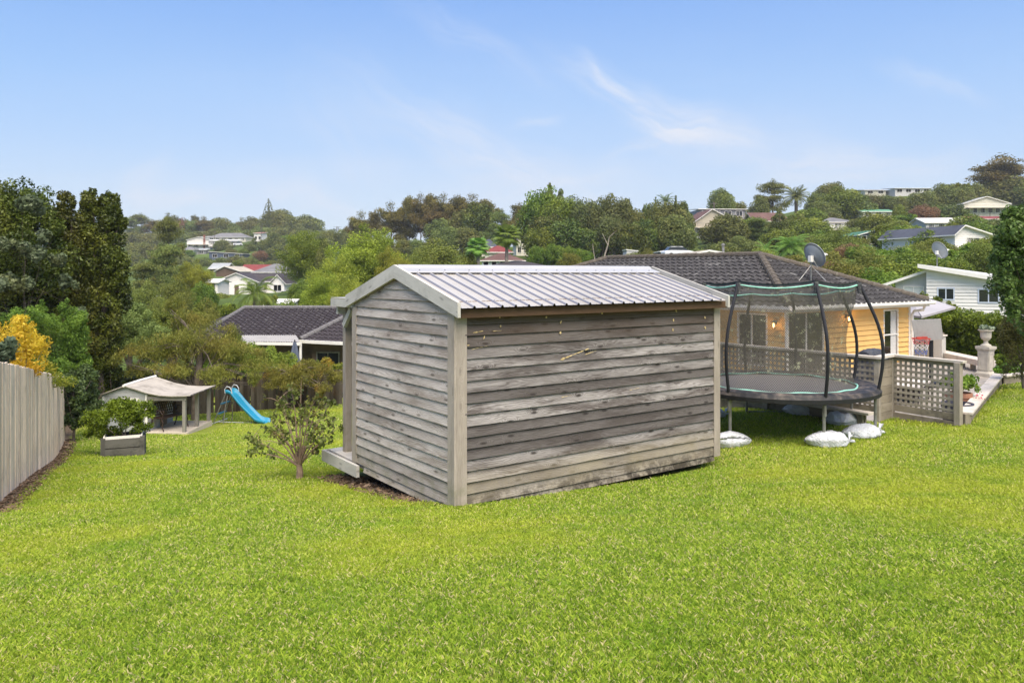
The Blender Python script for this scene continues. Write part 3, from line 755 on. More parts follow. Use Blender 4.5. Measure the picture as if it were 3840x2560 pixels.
# ---------------------------------------------------------------- sandbags
M_sack, t, out = newmat('woven_sack'); b = principled(t, out, .45, .35)
g = t.nodes.new('ShaderNodeNewGeometry'); n = noise(t, g.outputs['Position'], 9, 7, .7)
t.links.new(mixc(t, mapr(t, n, .5, .75, 0, .5), (.66, .67, .70), (.44, .42, .38)), b.inputs['Base Color'])
n2 = noise(t, g.outputs['Position'], 14, 5, .6, 1.2); t.links.new(bumpn(t, n2, 1.0, .05), b.inputs['Normal'])
def sandbag(px, py, Y, L, W, Hh, rz, label, tie=1, seed=1, dirty=0):
    p = P(px, py, Y); z = hz(p.x, p.y)
    e = empty('sandbag', (p.x, p.y, z), R_(rz), label, 'sandbag', 'white sandbags around the trampoline legs')
    r2 = random.Random(seed); mb = MB(seed); nu, nv = 30, 22
    def f(i, j):
        s = i / nu; a = 2 * math.pi * j / nv
        prof = math.sin(math.pi * min(1, max(0, s * (.97 if tie else 1) + .015))) ** .55
        if tie and s > .78: prof *= 1 - .78 * min(1, (s - .78) / .10) if s < .88 else .22 + .25 * (s - .88) / .12
        wr = 1 + .07 * math.sin(a * 3 + s * 9 + seed) + .09 * mnoise.noise(Vector((s * 14, a * 2.5, seed + 5))) + .05 * math.sin(a * 7 + s * 4 + seed * 2) * (1 + 2 * s * tie) + mnoise.noise(Vector((s * 6, a, seed))) * .14
        y = W / 2 * prof * math.cos(a) * wr; zz = Hh / 2 * prof * math.sin(a) * wr
        zz = max(zz, -Hh * .34) + Hh * .33
        return (L * (s - .5) + .01 * math.sin(a * 2), y, zz - .01)
    mb.grid(f, nu, nv); mb.build('sack', M_sack, e, merge=True)
    if tie:
        mb = MB(seed + 50)
        for k in range(9):
            a = r2.uniform(0, 6.28); d = Vector((r2.uniform(.2, 1), math.cos(a) * .9, abs(math.sin(a)) + .2)).normalized() * r2.uniform(.06, .13)
            b0 = Vector((L * .385, 0, Hh * .42)); sd = d.cross(Vector((0, 0, 1))).normalized() * .022
            mb.face([b0 - sd * .4, b0 + sd * .4, b0 + d + sd, b0 + d * 1.1 - sd * .6])
        mb.tube([(L * .38, .05 * math.cos(q), Hh * .36 + .05 * math.sin(q)) for q in [i * .7 for i in range(10)]], .006, 5)
        mb.build('tied_neck', M_sack, e)
    return e
sandbag(2735, 1640, 12.5, .74, .38, .28, 8, 'white sandbag half hidden behind the shed corner at the left front trampoline leg', 0, 11)
sandbag(3112, 1670, 12.15, .74, .40, .28, -8, 'white sandbag with a bunched neck lying against the front trampoline leg', 1, 12)
sandbag(3238, 1632, 12.75, .74, .40, .27, 8, 'white sandbag with a knotted top at the right trampoline leg, nearest the lattice screen', 1, 13)
sandbag(3005, 1553, 14.9, .72, .42, .27, 172, 'white sandbag with grey end panel under the far side of the trampoline', 0, 14)
sandbag(3152, 1590, 14.0, .70, .42, .27, 186, 'white sandbag with gathered left end beside the right rear trampoline leg', 1, 15)
sandbag(2672, 1578, 15.0, .7, .36, .22, 10, 'white sandbag with frayed end peeping out behind the shed post', 1, 16)

# ---------------------------------------------------------------- deck, screens and retaining boards
ZD = -3.2
deck = empty('timber_deck', (9, 20, ZD), AX, 'large sunken grey timber deck between the lawn and the yellow house', 'deck')
dpoly = [Vector((-5.5, 33.5)), Vector((0.2, 23.6)), RLL + Vector((.1, .1)), RL + Vector((.12, .12)), RC + Vector((.0, .12)), RP + Vector((.06, .10)), KF + Vector((0, .2)), KF + Vector((7, 5)), KF + Vector((5.5, 13)), Vector((8, 38))]
mb = MB(100)
org = Vector((9, 20))
loc = [((q - org).dot(RD.xy), (q - org).dot(LD.xy)) for q in dpoly]
xa, xb = min(p[0] for p in loc), max(p[0] for p in loc); x = xa
def cut(poly, c, ax):
    v = []
    for i in range(len(poly)):
        a = poly[i]; b = poly[(i + 1) % len(poly)]
        if (a[ax] > c) != (b[ax] > c): s = (c - a[ax]) / (b[ax] - a[ax]); v.append(a[1 - ax] + (b[1 - ax] - a[1 - ax]) * s)
    return sorted(v)
ya = min(p[1] for p in loc); yb = max(p[1] for p in loc); y = ya + .05
while y < yb - .1:
    v = cut(loc, y + .045, 1)
    if len(v) >= 2: mb.box(v[0], v[-1], y, y + .086, -.03, 0, 0, skip='b')
    y += .092
mb.build('deck_boards', m_wood('old_deck_timber', (.42, .38, .33), (.24, .205, .17), .2, .7, board=.35), deck)

def poly_wall(mb, a, b, z0, z1, th, nb=None, mat=0):
    a = Vector(a); b = Vector(b)
    T = Matrix.Rotation(math.atan2(b.y - a.y, b.x - a.x), 4, 'Z'); T.translation = (a.x, a.y, 0)
    L = (b - a).length; nb = nb or 1
    for k in range(nb):
        za = z0 + (z1 - z0) * k / nb; zb = z0 + (z1 - z0) * (k + 1) / nb - (.006 if k < nb - 1 else 0)
        mb.box(0, L, -th / 2 + .002 * k, th / 2, za, zb, mat, T)
    return T, L
def lattice(name, a, b, z0, z1, label, endpost=True):
    e = empty(name, (a[0], a[1], z0), math.atan2(b[1] - a[1], b[0] - a[0]), label, 'lattice screen')
    L = math.hypot(b[0] - a[0], b[1] - a[1]); H = z1 - z0; s = .098; w = .045
    mb = MB(int(a[0] * 10)); x = .05
    while x < L - .02: mb.box(x, x + w, -.004, .004, .02, H - .05); x += s
    mb.build('upright_slats', M_lat, e, )
    mb = MB(int(a[0] * 10) + 1); z = .04
    while z < H - .06: mb.box(.02, L - .02, -.013, -.005, z, z + w); z += s
    mb.build('cross_slats', M_lat, e)
    mb = MB(int(a[0] * 10) + 2)
    mb.box(0, L, -.02, .02, -.10, .02); mb.build('bottom_rail', M_ret, e)
    mb = MB(9); mb.box(0, L, -.03, .02, H - .08, H - .04); mb.build('top_batten', M_ret, e)
    mb = MB(int(a[0] * 10) + 3); mb.box(-.04, L + .12, -.07, .06, H - .04, H); mb.build('hand_rail', M_rail, e, bevel=.004)
    return e
zr = -1.50
e1 = lattice('lattice_screen', RC, RP, -2.44, zr, 'lattice screen with white gaps between the boarded return and the free-standing end post')
mb = MB(105); L = (RP - RC).length; mb.box(L - .02, L + .08, -.09, .01, -.16 - .1, .86 + .04); mb.build('end_post', M_post, e1)
e2 = lattice('lattice_screen', RLL + Vector((-.55, .8)), RL, -2.42, zr, 'long lattice screen with flat top rail seen behind the trampoline')
for k in range(3):
    L = (RL - RLL).length + .97; mb = MB(106 + k); x = L * (k + .02) / 3; mb.box(x, x + .1, .0, .09, -.3, .88); mb.build('screen_post', M_lat, e2)
# boarded return
e = empty('boarded_return', (RL.x, RL.y, -2.7), math.atan2(RC.y - RL.y, RC.x - RL.x), 'short boarded timber return joining the two lattice screens', 'fence panel')
L = (RC - RL).length; mb = MB(110)
for k in range(7): mb.box(.09, L - .07, -.028 - .004 * (k % 2), .0, .02 + k * .158, .02 + k * .158 + .152)
mb.build('board_row', M_ret, e)
for x in (-.02, L - .07): mb = MB(111); mb.box(x, x + .09, -.045, .045, -.1, 1.155); mb.build('corner_post', M_lat, e)
mb = MB(112); mb.box(-.03, L + .03, -.08, .07, 1.160, 1.202); mb.build('hand_rail', M_rail, e)
# retaining boards under the screens, with a cap plank
e = empty('retaining_wall', (RL.x, RL.y, -2.7), 0, 'low horizontal board retaining wall with a flat cap plank behind the trampoline', 'retaining wall')
def loc3(v): return Vector((v[0] - RL.x, v[1] - RL.y))
mb = MB(113); mb.M = None
off = Vector((-.30, -.22))
A = loc3(RLL + Vector((-1.2, 1.7))) + off; B = loc3(RL) + off
poly_wall(mb, A, B, -.30, .20, .05, 3)
poly_wall(mb, loc3(RL) + Vector((-.02, -.03)), loc3(RC) + Vector((.0, -.03)), -.3, -.0, .05, 2); poly_wall(mb, loc3(RC) + Vector((-.02, -.02)), loc3(RP) + Vector((0, -.03)), -.3, .14, .05, 2)
mb.build('retaining_boards', M_ret, e)
for k in range(4):
    p = A.lerp(B, .08 + k * .3); mb = MB(114 + k); T = Matrix.Rotation(math.atan2(B.y - A.y, B.x - A.x), 4, 'Z'); T.translation = (p.x, p.y, 0)
    mb.box(0, .11, -.07, -.026, -.3, .20, 0, T); mb.build('wall_post', M_ret, e)
mb = MB(118); T = Matrix.Rotation(math.atan2(B.y - A.y, B.x - A.x), 4, 'Z'); T.translation = (A.x, A.y, 0)
mb.box(0, (B - A).length + .12, -.13, .11, .205, .245, 0, T); mb.build('cap_plank', M_rail, e)
# kerb boards on the lawn edge
def kerb(a, b, z0, z1, zt0, zt1, label, seed):
    a = Vector(a); b = Vector(b); L = (b - a).length
    o = MB(seed); 
    T = Matrix.Rotation(math.atan2(b.y - a.y, b.x - a.x), 4, 'Z'); T.translation = (a.x, a.y, 0)
    h = .07
    for (x0, x1, za, zb) in ((0, L, zt0, zt1),):
        # side boards
        for s, th in ((-h, .03), (h - .03, .03)):
            pts = [(x0, s, z0), (x1, s, z1), (x1, s, zb - .03), (x0, s, za - .03)]; pk = [(x, y + th, z) for x, y, z in pts]
            uv = [(p[0] + seed, p[2]) for p in pts]
            o.face([T @ Vector(p) for p in pts], uv); o.face([T @ Vector(p) for p in pk[::-1]], uv[::-1])
            for i in range(4): j = (i + 1) % 4; o.face([T @ Vector(q) for q in (pts[i], pk[i], pk[j], pts[j])], [(i, 0), (i, .03), (i + .3, .03), (i + .3, 0)])
    e = o.build('kerb', M_ret)
    e.name = 'timber_kerb'; tag(e, label, 'kerb')
    c = MB(seed + 1)
    pts = [(0, -.12, zt0), (L, -.12, zt1), (L, .10, zt1), (0, .10, zt0)]; lo = [(x, y, z - .035) for x, y, z in pts]
    c.face([T @ Vector(p) for p in pts], [(p[0], p[1]) for p in pts]); c.face([T @ Vector(p) for p in lo[::-1]], [(p[0], p[1]) for p in lo])
    for i in range(4): j = (i + 1) % 4; c.face([T @ Vector(q) for q in (lo[i], lo[j], pts[j], pts[i])], [(i * 2, 0), (i * 2 + 1, 0), (i * 2 + 1, .035), (i * 2, .035)])
    c.build('cap_board', M_rail, e)
K0 = Vector((7.80, 13.46))
kerb(K0, KF, -3.3, -3.3, -2.40, -2.39, 'angled timber kerb with flat cap running from the end post along the lawn edge', 120)
kerb(KF + Vector((.06, -.02)), KF + Vector((4.2, 2.4)), -3.3, -3.3, -2.42, -2.46, 'short timber kerb at the lawn edge in front of the box bushes', 122)
mb = MB(124); poly_wall(mb, RP + Vector((.1, .0)), K0 + Vector((.08, .0)), -3.3, -2.42, .08, 3); o = mb.build('kerb_end_board', M_ret); tag(o, 'stub of boards closing the gap between end post and angled kerb', 'kerb')

# ---------------------------------------------------------------- bench, pedestal, hoop, barbecue, pots
e = empty('deck_bench', (10.9, 24.9, ZD), 0, 'long low weathered timber slab bench on round log legs on the deck', 'bench')
bA = P(3515, 1316, 28.0) - Vector((10.9, 24.9, ZD)); bB = P(3686, 1352, 24.9) - Vector((10.9, 24.9, ZD))
bA.z = bB.z = .40; dd = (bB - bA); ang = math.atan2(dd.y, dd.x); T = Matrix.Rotation(ang, 4, 'Z'); T.translation = (bA.x, bA.y, 0)
Lb = dd.length
mb = MB(130); [mb.box(-.3, Lb + .1, -.02 + k * .15, .125 + k * .15, .33, .40, 0, T) for k in range(3)]; mb.box(-.3, Lb + .1, -.07, -.025, .22, .40, 0, T)
mb.build('bench_top', M_rail, e)
for k in range(5):
    mb = MB(131 + k); p = T @ Vector((.15 + k * (Lb - .3) / 4, .12, 0)); mb.tube([(p.x, p.y, 0), (p.x, p.y, .33)], .085, 10); mb.build('log_leg', M_ret, e)
M_stone = m_plain('cast_stone', (.46, .42, .35), .85, .12, 6, 0.1, bump=.3, dirt=(.20, .19, .16), dirtamt=.4)
pp = P(3697, 1412, 24.2); pp.z = ZD
e = empty('garden_urn_pedestal', pp, R_(32), 'square cast stone pedestal with recessed panels at the deck edge', 'pedestal')
mb = MB(140)
def frustum(mb, a, z0, b, z1):
    q = [(-a, -a, z0), (a, -a, z0), (a, a, z0), (-a, a, z0)]; r = [(-b, -b, z1), (b, -b, z1), (b, b, z1), (-b, b, z1)]
    for i in range(4): j = (i + 1) % 4; mb.face([q[i], q[j], r[j], r[i]])
    mb.face(r)
for a, z0, b, z1 in ((.22, 0, .22, .10), (.22, .10, .17, .16), (.165, .16, .165, .78), (.17, .78, .205, .85), (.215, .85, .215, .93)): frustum(mb, a, z0, b, z1)
for s in range(4):
    mb.M = Matrix.Rotation(s * math.pi / 2, 4, 'Z')
    mb.box(-.14, .14, -.176, -.1655, .70, .74); mb.box(-.14, .14, -.176, -.1655, .20, .24); mb.box(-.14, -.105, -.176, -.1655, .24, .70); mb.box(.105, .14, -.176, -.1655, .24, .70)
mb.M = None; mb.build('pedestal', M_stone, e)
ur = empty('garden_urn', (pp.x, pp.y, ZD + .93), 0, 'fluted stone urn standing on the square pedestal', 'urn')
mb = MB(141); mb.lathe([(0, 0), (.15, 0), (.15, .04), (.08, .08), (.055, .14), (.075, .18), (.12, .22), (.15, .27), (.155, .40), (.165, .46), (.22, .485), (.22, .51), (.19, .51), (.17, .46), (0, .44)], (0, 0, 0), 28)
mb.build('bowl', M_stone, ur)
# ---------------------------------------------------------------- tiled roofs
def m_tile(name, base, lich, amt=.5, streak=.5):
    m, t, out = newmat(name); b = principled(t, out, .85, .15)
    g = t.nodes.new('ShaderNodeNewGeometry'); pos = g.outputs['Position']
    uv = t.nodes.new('ShaderNodeUVMap'); uv.uv_map = 'UVMap'
    n = noise(t, pos, 1.1, 8, .7); n2 = noise(t, mapping(t, uv.outputs[0], (9, 1.2, 1)), 1, 6, .7, 0, '2D'); n3 = noise(t, pos, 22, 5, .7)
    c = mixc(t, mapr(t, n3, .3, .75), tuple(x * .6 for x in base), tuple(x * 1.35 for x in base))
    c = mixc(t, mth(t, 'MULTIPLY', mapr(t, n2, .56, .74), streak), c, lich)
    c = mixc(t, mth(t, 'MULTIPLY', mapr(t, n, .55, .75), amt * .5), c, lich)
    t.links.new(c, b.inputs['Base Color']); t.links.new(bumpn(t, n3, .4, .02), b.inputs['Normal'])
    return m
def tiled(mb, A, B, C, Dp, wave=.30, course=.34, amp=.028, step=.028, mat=0, res=6):
    """A,B eave left/right, C,D ridge right/left (clamped courses of wavy tiles)"""
    A, B, C, Dp = map(Vector, (A, B, C, Dp))
    u = (B - A).normalized(); nrm = (B - A).cross(Dp - A).normalized()
    if nrm.z < 0: nrm = -nrm
    v = nrm.cross(u); v = v if v.z > 0 else -v
    H = (Dp - A).dot(v); L = (B - A).length
    lu, ru = (Dp - A).dot(u), (C - A).dot(u)
    nc = max(1, int(round(H / course))); du = wave / res
    pts = np.arange(-2, int(max(L, ru) / du) + 3) * du
    r3 = random.Random(int(L * 100))
    for c in range(nc):
        v0 = H * c / nc; v1 = H * (c + 1) / nc
        l0, l1 = lu * c / nc, lu * (c + 1) / nc; r0, r1 = L + (ru - L) * c / nc, L + (ru - L) * (c + 1) / nc
        sh = .0
        prev = None
        for x in pts:
            if x < min(l0, l1) - du or x > max(r0, r1) + du: continue
            a0 = min(max(x, l0), r0); a1 = min(max(x, l1), r1)
            ph = ((x + sh) / wave) % 1.0
            h = amp * (math.sin(2 * math.pi * ph) * .8 + .35 * math.sin(4 * math.pi * ph))
            p0 = A + u * a0 + v * (v0 - .03) + nrm * (h + step); p1 = A + u * a1 + v * v1 + nrm * (h * 1.0); pb = A + u * a0 + v * (v0 - .03) + nrm * (h - .012)
            cur = (p0, p1, pb, x)
            if prev:
                q0, q1, qb, px = prev
                off = c * 3.7
                mb.face([q0, p0, p1, q1], [(px, v0 + off), (x, v0 + off), (x, v1 + off), (px, v1 + off)], mat, True)
                mb.face([qb, pb, p0, q0], [(px, v0 + off), (x, v0 + off), (x, v0 + off), (px, v0 + off)], mat)
            prev = cur
def ridge_tiles(mb, a, b, r=.13, mat=0, seg=.42):
    a = Vector(a); b = Vector(b); n = max(1, int((b - a).length / seg))
    for i in range(n):
        p = a.lerp(b, i / n); q = a.lerp(b, (i + 1.06) / n)
        mb.tube([p, q], [r * 1.08, r * .94], 10, mat, True, False)
M_tile_d = m_tile('dark_concrete_tile', (.060, .056, .056), (.27, .26, .245), .6, .75)
M_tile_n = m_tile('charcoal_tile', (.050, .042, .046), (.40, .38, .36), .25, .35)
M_ridge = m_tile('lichen_ridge_tile', (.12, .10, .08), (.30, .28, .21), .9, .5)

# ---------------------------------------------------------------- yellow house
def m_boards(name, c, pitch=.17, dark=.55, rough=.6, var=.05, zoff=0.0):
    m, t, out = newmat(name); b = principled(t, out, rough, .25)
    g = t.nodes.new('ShaderNodeNewGeometry'); s = t.nodes.new('ShaderNodeSeparateXYZ'); t.links.new(g.outputs['Position'], s.inputs[0])
    n = noise(t, g.outputs['Position'], 1.5, 5, .6)
    cc = mixc(t, mapr(t, n, .3, .7), tuple(x * (1 - var) for x in c), c)
    t.links.new(cc, b.inputs['Base Color'])
    fr = mth(t, 'FRACT', mth(t, 'DIVIDE', mth(t, 'ADD', s.outputs[2], zoff + 40), pitch))
    t.links.new(bumpn(t, mth(t, 'SUBTRACT', 1.0, fr), 1.0, .05 * pitch / .17), b.inputs['Normal']); return m
M_yel = m_plain('yellow_paint', (.80, .50, .17), .6, .06, 2)
M_pane = M_glass
def board_wall(mb, x0, x1, z0, z1, y, pitch, holes=(), lip=.042, mat=0):
    """lapped boards on the plane y facing -y with openings (x0,x1,z0,z1)"""
    n = int(math.ceil((z1 - z0) / pitch))
    for k in range(n):
        za = z0 + k * pitch; zb = min(z1, za + pitch)
        segs = [(x0, x1)]
        for (a, b, c, d) in holes:
            if zb > c + .02 and za < d - .02:
                segs = [s for q in segs for s in ((q[0], min(q[1], a)), (max(q[0], b), q[1])) if s[1] - s[0] > .01]
        for (a, b) in segs:
            o = za * 3.1
            mb.face([(a, y - lip, za), (b, y - lip, za), (b, y, zb), (a, y, zb)], [(a, za), (b, za), (b, zb), (a, zb)], mat)
            mb.face([(a, y, za), (b, y, za), (b, y - lip, za), (a, y - lip, za)], [(a, za), (b, za), (b, za), (a, za)], mat)
def window(parent, x0, x1, z0, z1, y, name='window', frame=None, bars=(), hbars=(), fw=.06, pane=None, face=1, blind=None, T=None):
    """frame with a pane as its child; on plane y facing -y"""
    mb = MB(int(abs(x0 * 37 + z0 * 11)) + 7); mb.M = T
    mb.box(x0 - fw, x0, y - .035, y + .04, z0 - fw, z1 + fw); mb.box(x1, x1 + fw, y - .035, y + .04, z0 - fw, z1 + fw)
    mb.box(x0, x1, y - .032, y + .04, z1, z1 + fw); mb.box(x0 , x1, y - .045, y + .04, z0 - fw, z0)
    for b in bars: mb.box(b - fw * .4, b + fw * .4, y - .028, y + .02, z0, z1)
    for h in hbars: mb.box(x0, x1, y - .025, y + .02, h - fw * .4, h + fw * .4)
    o = mb.build(name, frame or M_white, parent)
    m2 = MB(2); m2.M = T; m2.face([(x0, y + .012, z0), (x1, y + .012, z0), (x1, y + .012, z1), (x0, y + .012, z1)])
    m2.build('pane', pane or M_pane, o)
    if blind:
        m3 = MB(3); m3.M = T
        for (a, b, c, d) in blind: m3.face([(a, y + .008, c), (b, y + .008, c), (b, y + .008, d), (a, y + .008, d)])
        m3.build('curtain', M_curt, o)
    return o
M_curt = m_plain('curtain_cloth', (.62, .60, .56), .8, .08, 12)
HE, HWd, HLn = 2.17, 8.35, 16.7
house = empty('yellow_house', KH, AX, 'yellow weatherboard bungalow with low dark tiled hip roof behind the trampoline', 'house')
holes_f = [(.62, 2.45, 0, 1.93), (6.15, 7.02, .25, 1.86)]
mb = MB(150)
board_wall(mb, .5, 7.82, -.3, 2.12, .5, .172, holes_f); mb.build('front_wall', M_yel, house)
mb = MB(151); T = Matrix.Rotation(-math.pi / 2, 4, 'Z'); T = Matrix.Translation((.5, 0, 0)) @ T     # local x' -> -y
mb.M = T
holes_s = [(-2.25, -1.2, .3, 1.86), (-6.0, -4.6, .9, 1.86)]
board_wall(mb, -16.2, -.5, -.3, 2.12, 0, .172, holes_s); mb.M = None
mb.build('side_wall', M_yel, house)
mb = MB(152); mb.box(7.80, 7.82, .52, 16.2, -.3, 2.12); mb.box(.52, 7.8, 16.18, 16.2, -.3, 2.12); mb.box(.45, .55, .44, .5, -.3, 2.12, 1); mb.box(7.78, 7.87, .44, .5, -.3, 2.12, 1)
mb.build('back_wall', [M_yel, M_white], house)
mb = MB(153); mb.box(.02, HWd - .02, .02, .55, 2.125, 2.14); mb.box(.02, .55, .55, HLn, 2.125, 2.14); mb.box(HWd - .55, HWd - .02, .55, HLn, 2.125, 2.14)
mb.build('soffit', M_white, house)
for (a, b, c, d) in (((-.12, -.12), (HWd + .1, -.12), 0, 0), ((-.12, -.12), (-.12, HLn + .1), 0, 0)):
    mb = MB(154)
    p = Vector((a[0], a[1], 2.17)); q = Vector((b[0], b[1], 2.17)); dv = (q - p).normalized(); sd = Vector((-dv.y, dv.x, 0))
    prof = [(.10, .04), (.09, -.06), (.05, -.10), (-.03, -.10), (-.06, -.06), (-.06, .02), (-.04, .02)]
    if a == (-.12, -.12) and b[1] > 1: prof = [(-x, z) for x, z in prof]
    for (o0, z0), (o1, z1) in zip(prof[:-1], prof[1:]):
        mb.face([p + sd * o0 + Vector((0, 0, z0)), q + sd * o0 + Vector((0, 0, z0)), q + sd * o1 + Vector((0, 0, z1)), p + sd * o1 + Vector((0, 0, z1))])
    mb.build('gutter', M_white, house)
mb = MB(155); mb.box(-.0, HWd, -.005, .02, 2.0, 2.2); mb.box(-.0, .02, .02, HLn, 2.0, 2.2); mb.box(HWd - .02, HWd, .02, HLn, 2.0, 2.2); mb.build('fascia', M_white, house)
dz = .0; a_ = HWd / 2; Rz = HE + 1.68
mb = MB(156)
tiled(mb, (0, 0, HE), (HWd, 0, HE), (a_, a_, Rz), (a_, a_, Rz), .30, .34, .036, .045)
tiled(mb, (0, HLn, HE), (0, 0, HE), (a_, a_, Rz), (a_, HLn - a_, Rz), .30, .34, .036, .045)
mb.face([(HWd, 0, HE), (HWd, HLn, HE), (a_, HLn - a_, Rz), (a_, a_, Rz)]); mb.face([(0, HLn, HE), (a_, HLn - a_, Rz), (HWd, HLn, HE)])
rf = mb.build('roof', M_tile_d, house)
mb = MB(157)
ridge_tiles(mb, (.05, .05, HE + .05), (a_, a_, Rz + .03)); ridge_tiles(mb, (a_, a_, Rz + .03), (a_, HLn - a_, Rz + .03)); ridge_tiles(mb, (HWd - .05, .05, HE + .05), (a_, a_, Rz + .03)); ridge_tiles(mb, (.05, HLn, HE + .05), (a_, HLn - a_, Rz + .03))
mb.build('ridge_tiles', M_ridge, rf)
M_dk = m_glass('dark_room_glass', (.015, .012, .010), .10)
w = window(house, .62, 2.45, 0, 1.93, .5, 'sliding_door', M_white, bars=(1.55,), pane=M_dk)
w = window(house, 6.15, 7.02, .25, 1.86, .5, 'window', M_white, hbars=(1.02,), pane=M_dk, blind=[(6.62, 6.98, .3, 1.84)])
TT = Matrix.Translation((.5, 0, 0)) @ Matrix.Rotation(-math.pi / 2, 4, 'Z')
window(house, -2.25, -1.2, .3, 1.86, 0, 'window', M_white, bars=(-1.75,), pane=M_dk, T=TT)
window(house, -6.0, -4.6, .9, 1.86, 0, 'window', M_white, bars=(-5.3,), pane=M_dk, T=TT)
def pipe(name, pts, r, parent, mat=None): mb = MB(3); mb.tube(pts, r, 10); return mb.build(name, mat or M_white, parent)
pipe('downpipe', [(7.95, -.05, 2.06), (8.18, .1, 1.99), (8.15, .12, 1.86), (7.95, .35, 1.82), (7.90, .40, 1.7), (7.90, .40, 0)], .05, house)
pipe('downpipe', [(-.03, .1, 2.08), (.2, .3, 1.86), (.40, .40, 1.75), (.40, .40, 0)], .045, house)
M_lampglow = m_emit('lamp_glow', (1.0, .62, .25), 9.0)
def wall_lamp(x, y, z, label, lit=True, nrm=(0, -1)):
    e = empty('wall_lantern', KH + RD * x + LD * y + Vector((0, 0, z)), AX, label, 'wall lamp')
    nx, ny = nrm; c = Vector((nx * .13, ny * .13, 0)); mb = MB(5)
    mb.beam((0, 0, .05), c + Vector((0, 0, .10)), .02, .02); mb.box(-.03, .03, -.03, .03, -.02, .10)
    mb.lathe([(0, .13), (.03, .10), (.085, .06), (.085, .05), (0, .05)], c, 8); mb.lathe([(0, -.16), (.045, -.15), (.05, -.13), (0, -.13)], c, 8)
    for k in range(4): a = k * math.pi / 2 + .78; mb.beam(c + Vector((math.cos(a) * .075, math.sin(a) * .075, .055)), c + Vector((math.cos(a) * .05, math.sin(a) * .05, -.14)), .008, .008)
    mb.build('bracket', M_black, e)
    mb = MB(6); mb.lathe([(0, -.12), (.025, -.09), (.03, 0), (0, .03)], c, 8); mb.build('bulb', M_lampglow if lit else M_white, e)
    if lit:
        l = bpy.data.lights.new('lantern_light', 'POINT'); l.energy = 4; l.color = (1, .62, .28); l.shadow_soft_size = .05
        lo = bpy.data.objects.new('lantern_light', l); col.objects.link(lo); lo.parent = e; lo.location = c * 1.6 + Vector((0, 0, -.03))
wall_lamp(3.72, .47, 1.72, 'lit black lantern on the yellow wall just right of the trampoline net')
wall_lamp(.47, .82, 1.62, 'lit black lantern between the side window and the glass door, seen through the net', nrm=(-1, 0))
wall_lamp(8.0, .6, 1.55, 'unlit black lantern hanging under the eave at the right end of the yellow house', lit=False)

# satellite dish on the roof
def dish(loc, r, az, label, arm=.5, hpole=1.0, braces=True, h2=.0, seed=1):
    e = empty('satellite_dish', loc, R_(az), label, 'satellite dish')
    c = Vector((0, 0, hpole)); mb = MB(seed)
    # dish faces local +x, tilted upward
    Tm = Matrix.Translation(c + Vector((.10, 0, .12))) @ Matrix.Rotation(R_(-28), 4, 'Y')
    mb.M = Tm
    nr = 5
    def dp(i, j):
        rr0 = r * j / nr; a = 2 * math.pi * i / 28; return (.28 * rr0 * rr0 / r - .02, rr0 * math.cos(a) * .92, rr0 * math.sin(a))
    mb.grid(dp, 28, nr); mb.grid(lambda i, j: tuple(Vector(dp(i, nr)) - Vector((.02 * j, 0, 0))), 28, 1); mb.M = None
    d = mb.build('reflector', M_grey, e, merge=True); so = d.modifiers.new('t', 'SOLIDIFY'); so.thickness = .008
    mb = MB(seed + 1); foc = Tm @ Vector((r * 1.25, 0, -r * .55)); bt = Tm @ Vector((.02, 0, -r * .9))
    mb.tube([Tm @ Vector((-.05, 0, -.1)), bt, bt.lerp(foc, .5) + Vector((0, 0, -.05)), foc], .018, 8)
    mb.tube([foc, foc + (c - foc).normalized() * .16 + Vector((0, 0, .04))], .04, 10); mb.tube([foc + Vector((0, -.07, .02)), foc + Vector((.03, .10, .05))], .03, 8)
    mb.box(-.08, .06, -.06, .06, hpole - .08, hpole + .14)
    mb.build('feed_arm', M_white, e)
    mb = MB(seed + 2); mb.tube([(0, 0, -.1), (0, 0, hpole)], .028, 8)
    if braces:
        for (x, y) in ((.1, .62), (.1, -.55), (-.6, 0)): mb.tube([(x, y, -.02 - h2 * y), (0, 0, hpole * .72)], .016, 6)
    mb.box(-.08, .08, -.08, .08, -.03, .0)
    mb.build('mast', M_galv, e)
    return e
def roof_z_front(x, y): return KH.z + HE + min(x, y, HWd - x) * 1.68 / a_
# mast foot seen at photo pixel (3041, 1058)
ta = 3041; bx = None
for s in np.linspace(22, 32, 400):
    p = P(ta, 1057, s); q = p - KH; lx, ly = q.dot(RD), q.dot(LD)
    if p.z <= roof_z_front(lx, ly) and 0 < lx and ly > 0: bx = p; break
if bx is None: bx = KH + RD * 3.2 + LD * 1.8; bx.z = roof_z_front(3.2, 1.8)
dish(bx + Vector((0, 0, .05)), .46, 28, 'grey satellite dish on a braced mast on the dark roof of the yellow house', hpole=.72)
# shade umbrella canopy past the house end
e = empty('patio_umbrella', P(3480, 1190, 33), 0, 'large grey cantilever shade canopy at the right end of the yellow house', 'umbrella')
b0 = e.location.copy(); b0.z = ZD; e.location = b0
mb = MB(170); cp = [P(3398, 1180, 30) , P(3455, 1186, 29), P(3584, 1150, 31), P(3500, 1124, 34), P(3400, 1128, 34.5)]; apx = P(3462, 1115, 32) + Vector((-.6, 0, .05))
cpl = [c - b0 for c in cp]; ap = apx - b0
for i in range(5):
    a, b = cpl[i], cpl[(i + 1) % 5]
    mb.face([a, b, ap]); mb.face([a, a + Vector((0, 0, -.08)), b + Vector((0, 0, -.08)), b])
mb.build('canopy', m_plain('shade_cloth', (.36, .34, .35), .8, .06, 1), e)
mb = MB(171); mb.tube([(ap.x, ap.y, 0), (ap.x, ap.y, ap.z)], .035, 8); [mb.beam(ap - Vector((0, 0, .05)), c, .02, .02) for c in cpl]; mb.build('pole', M_black, e)

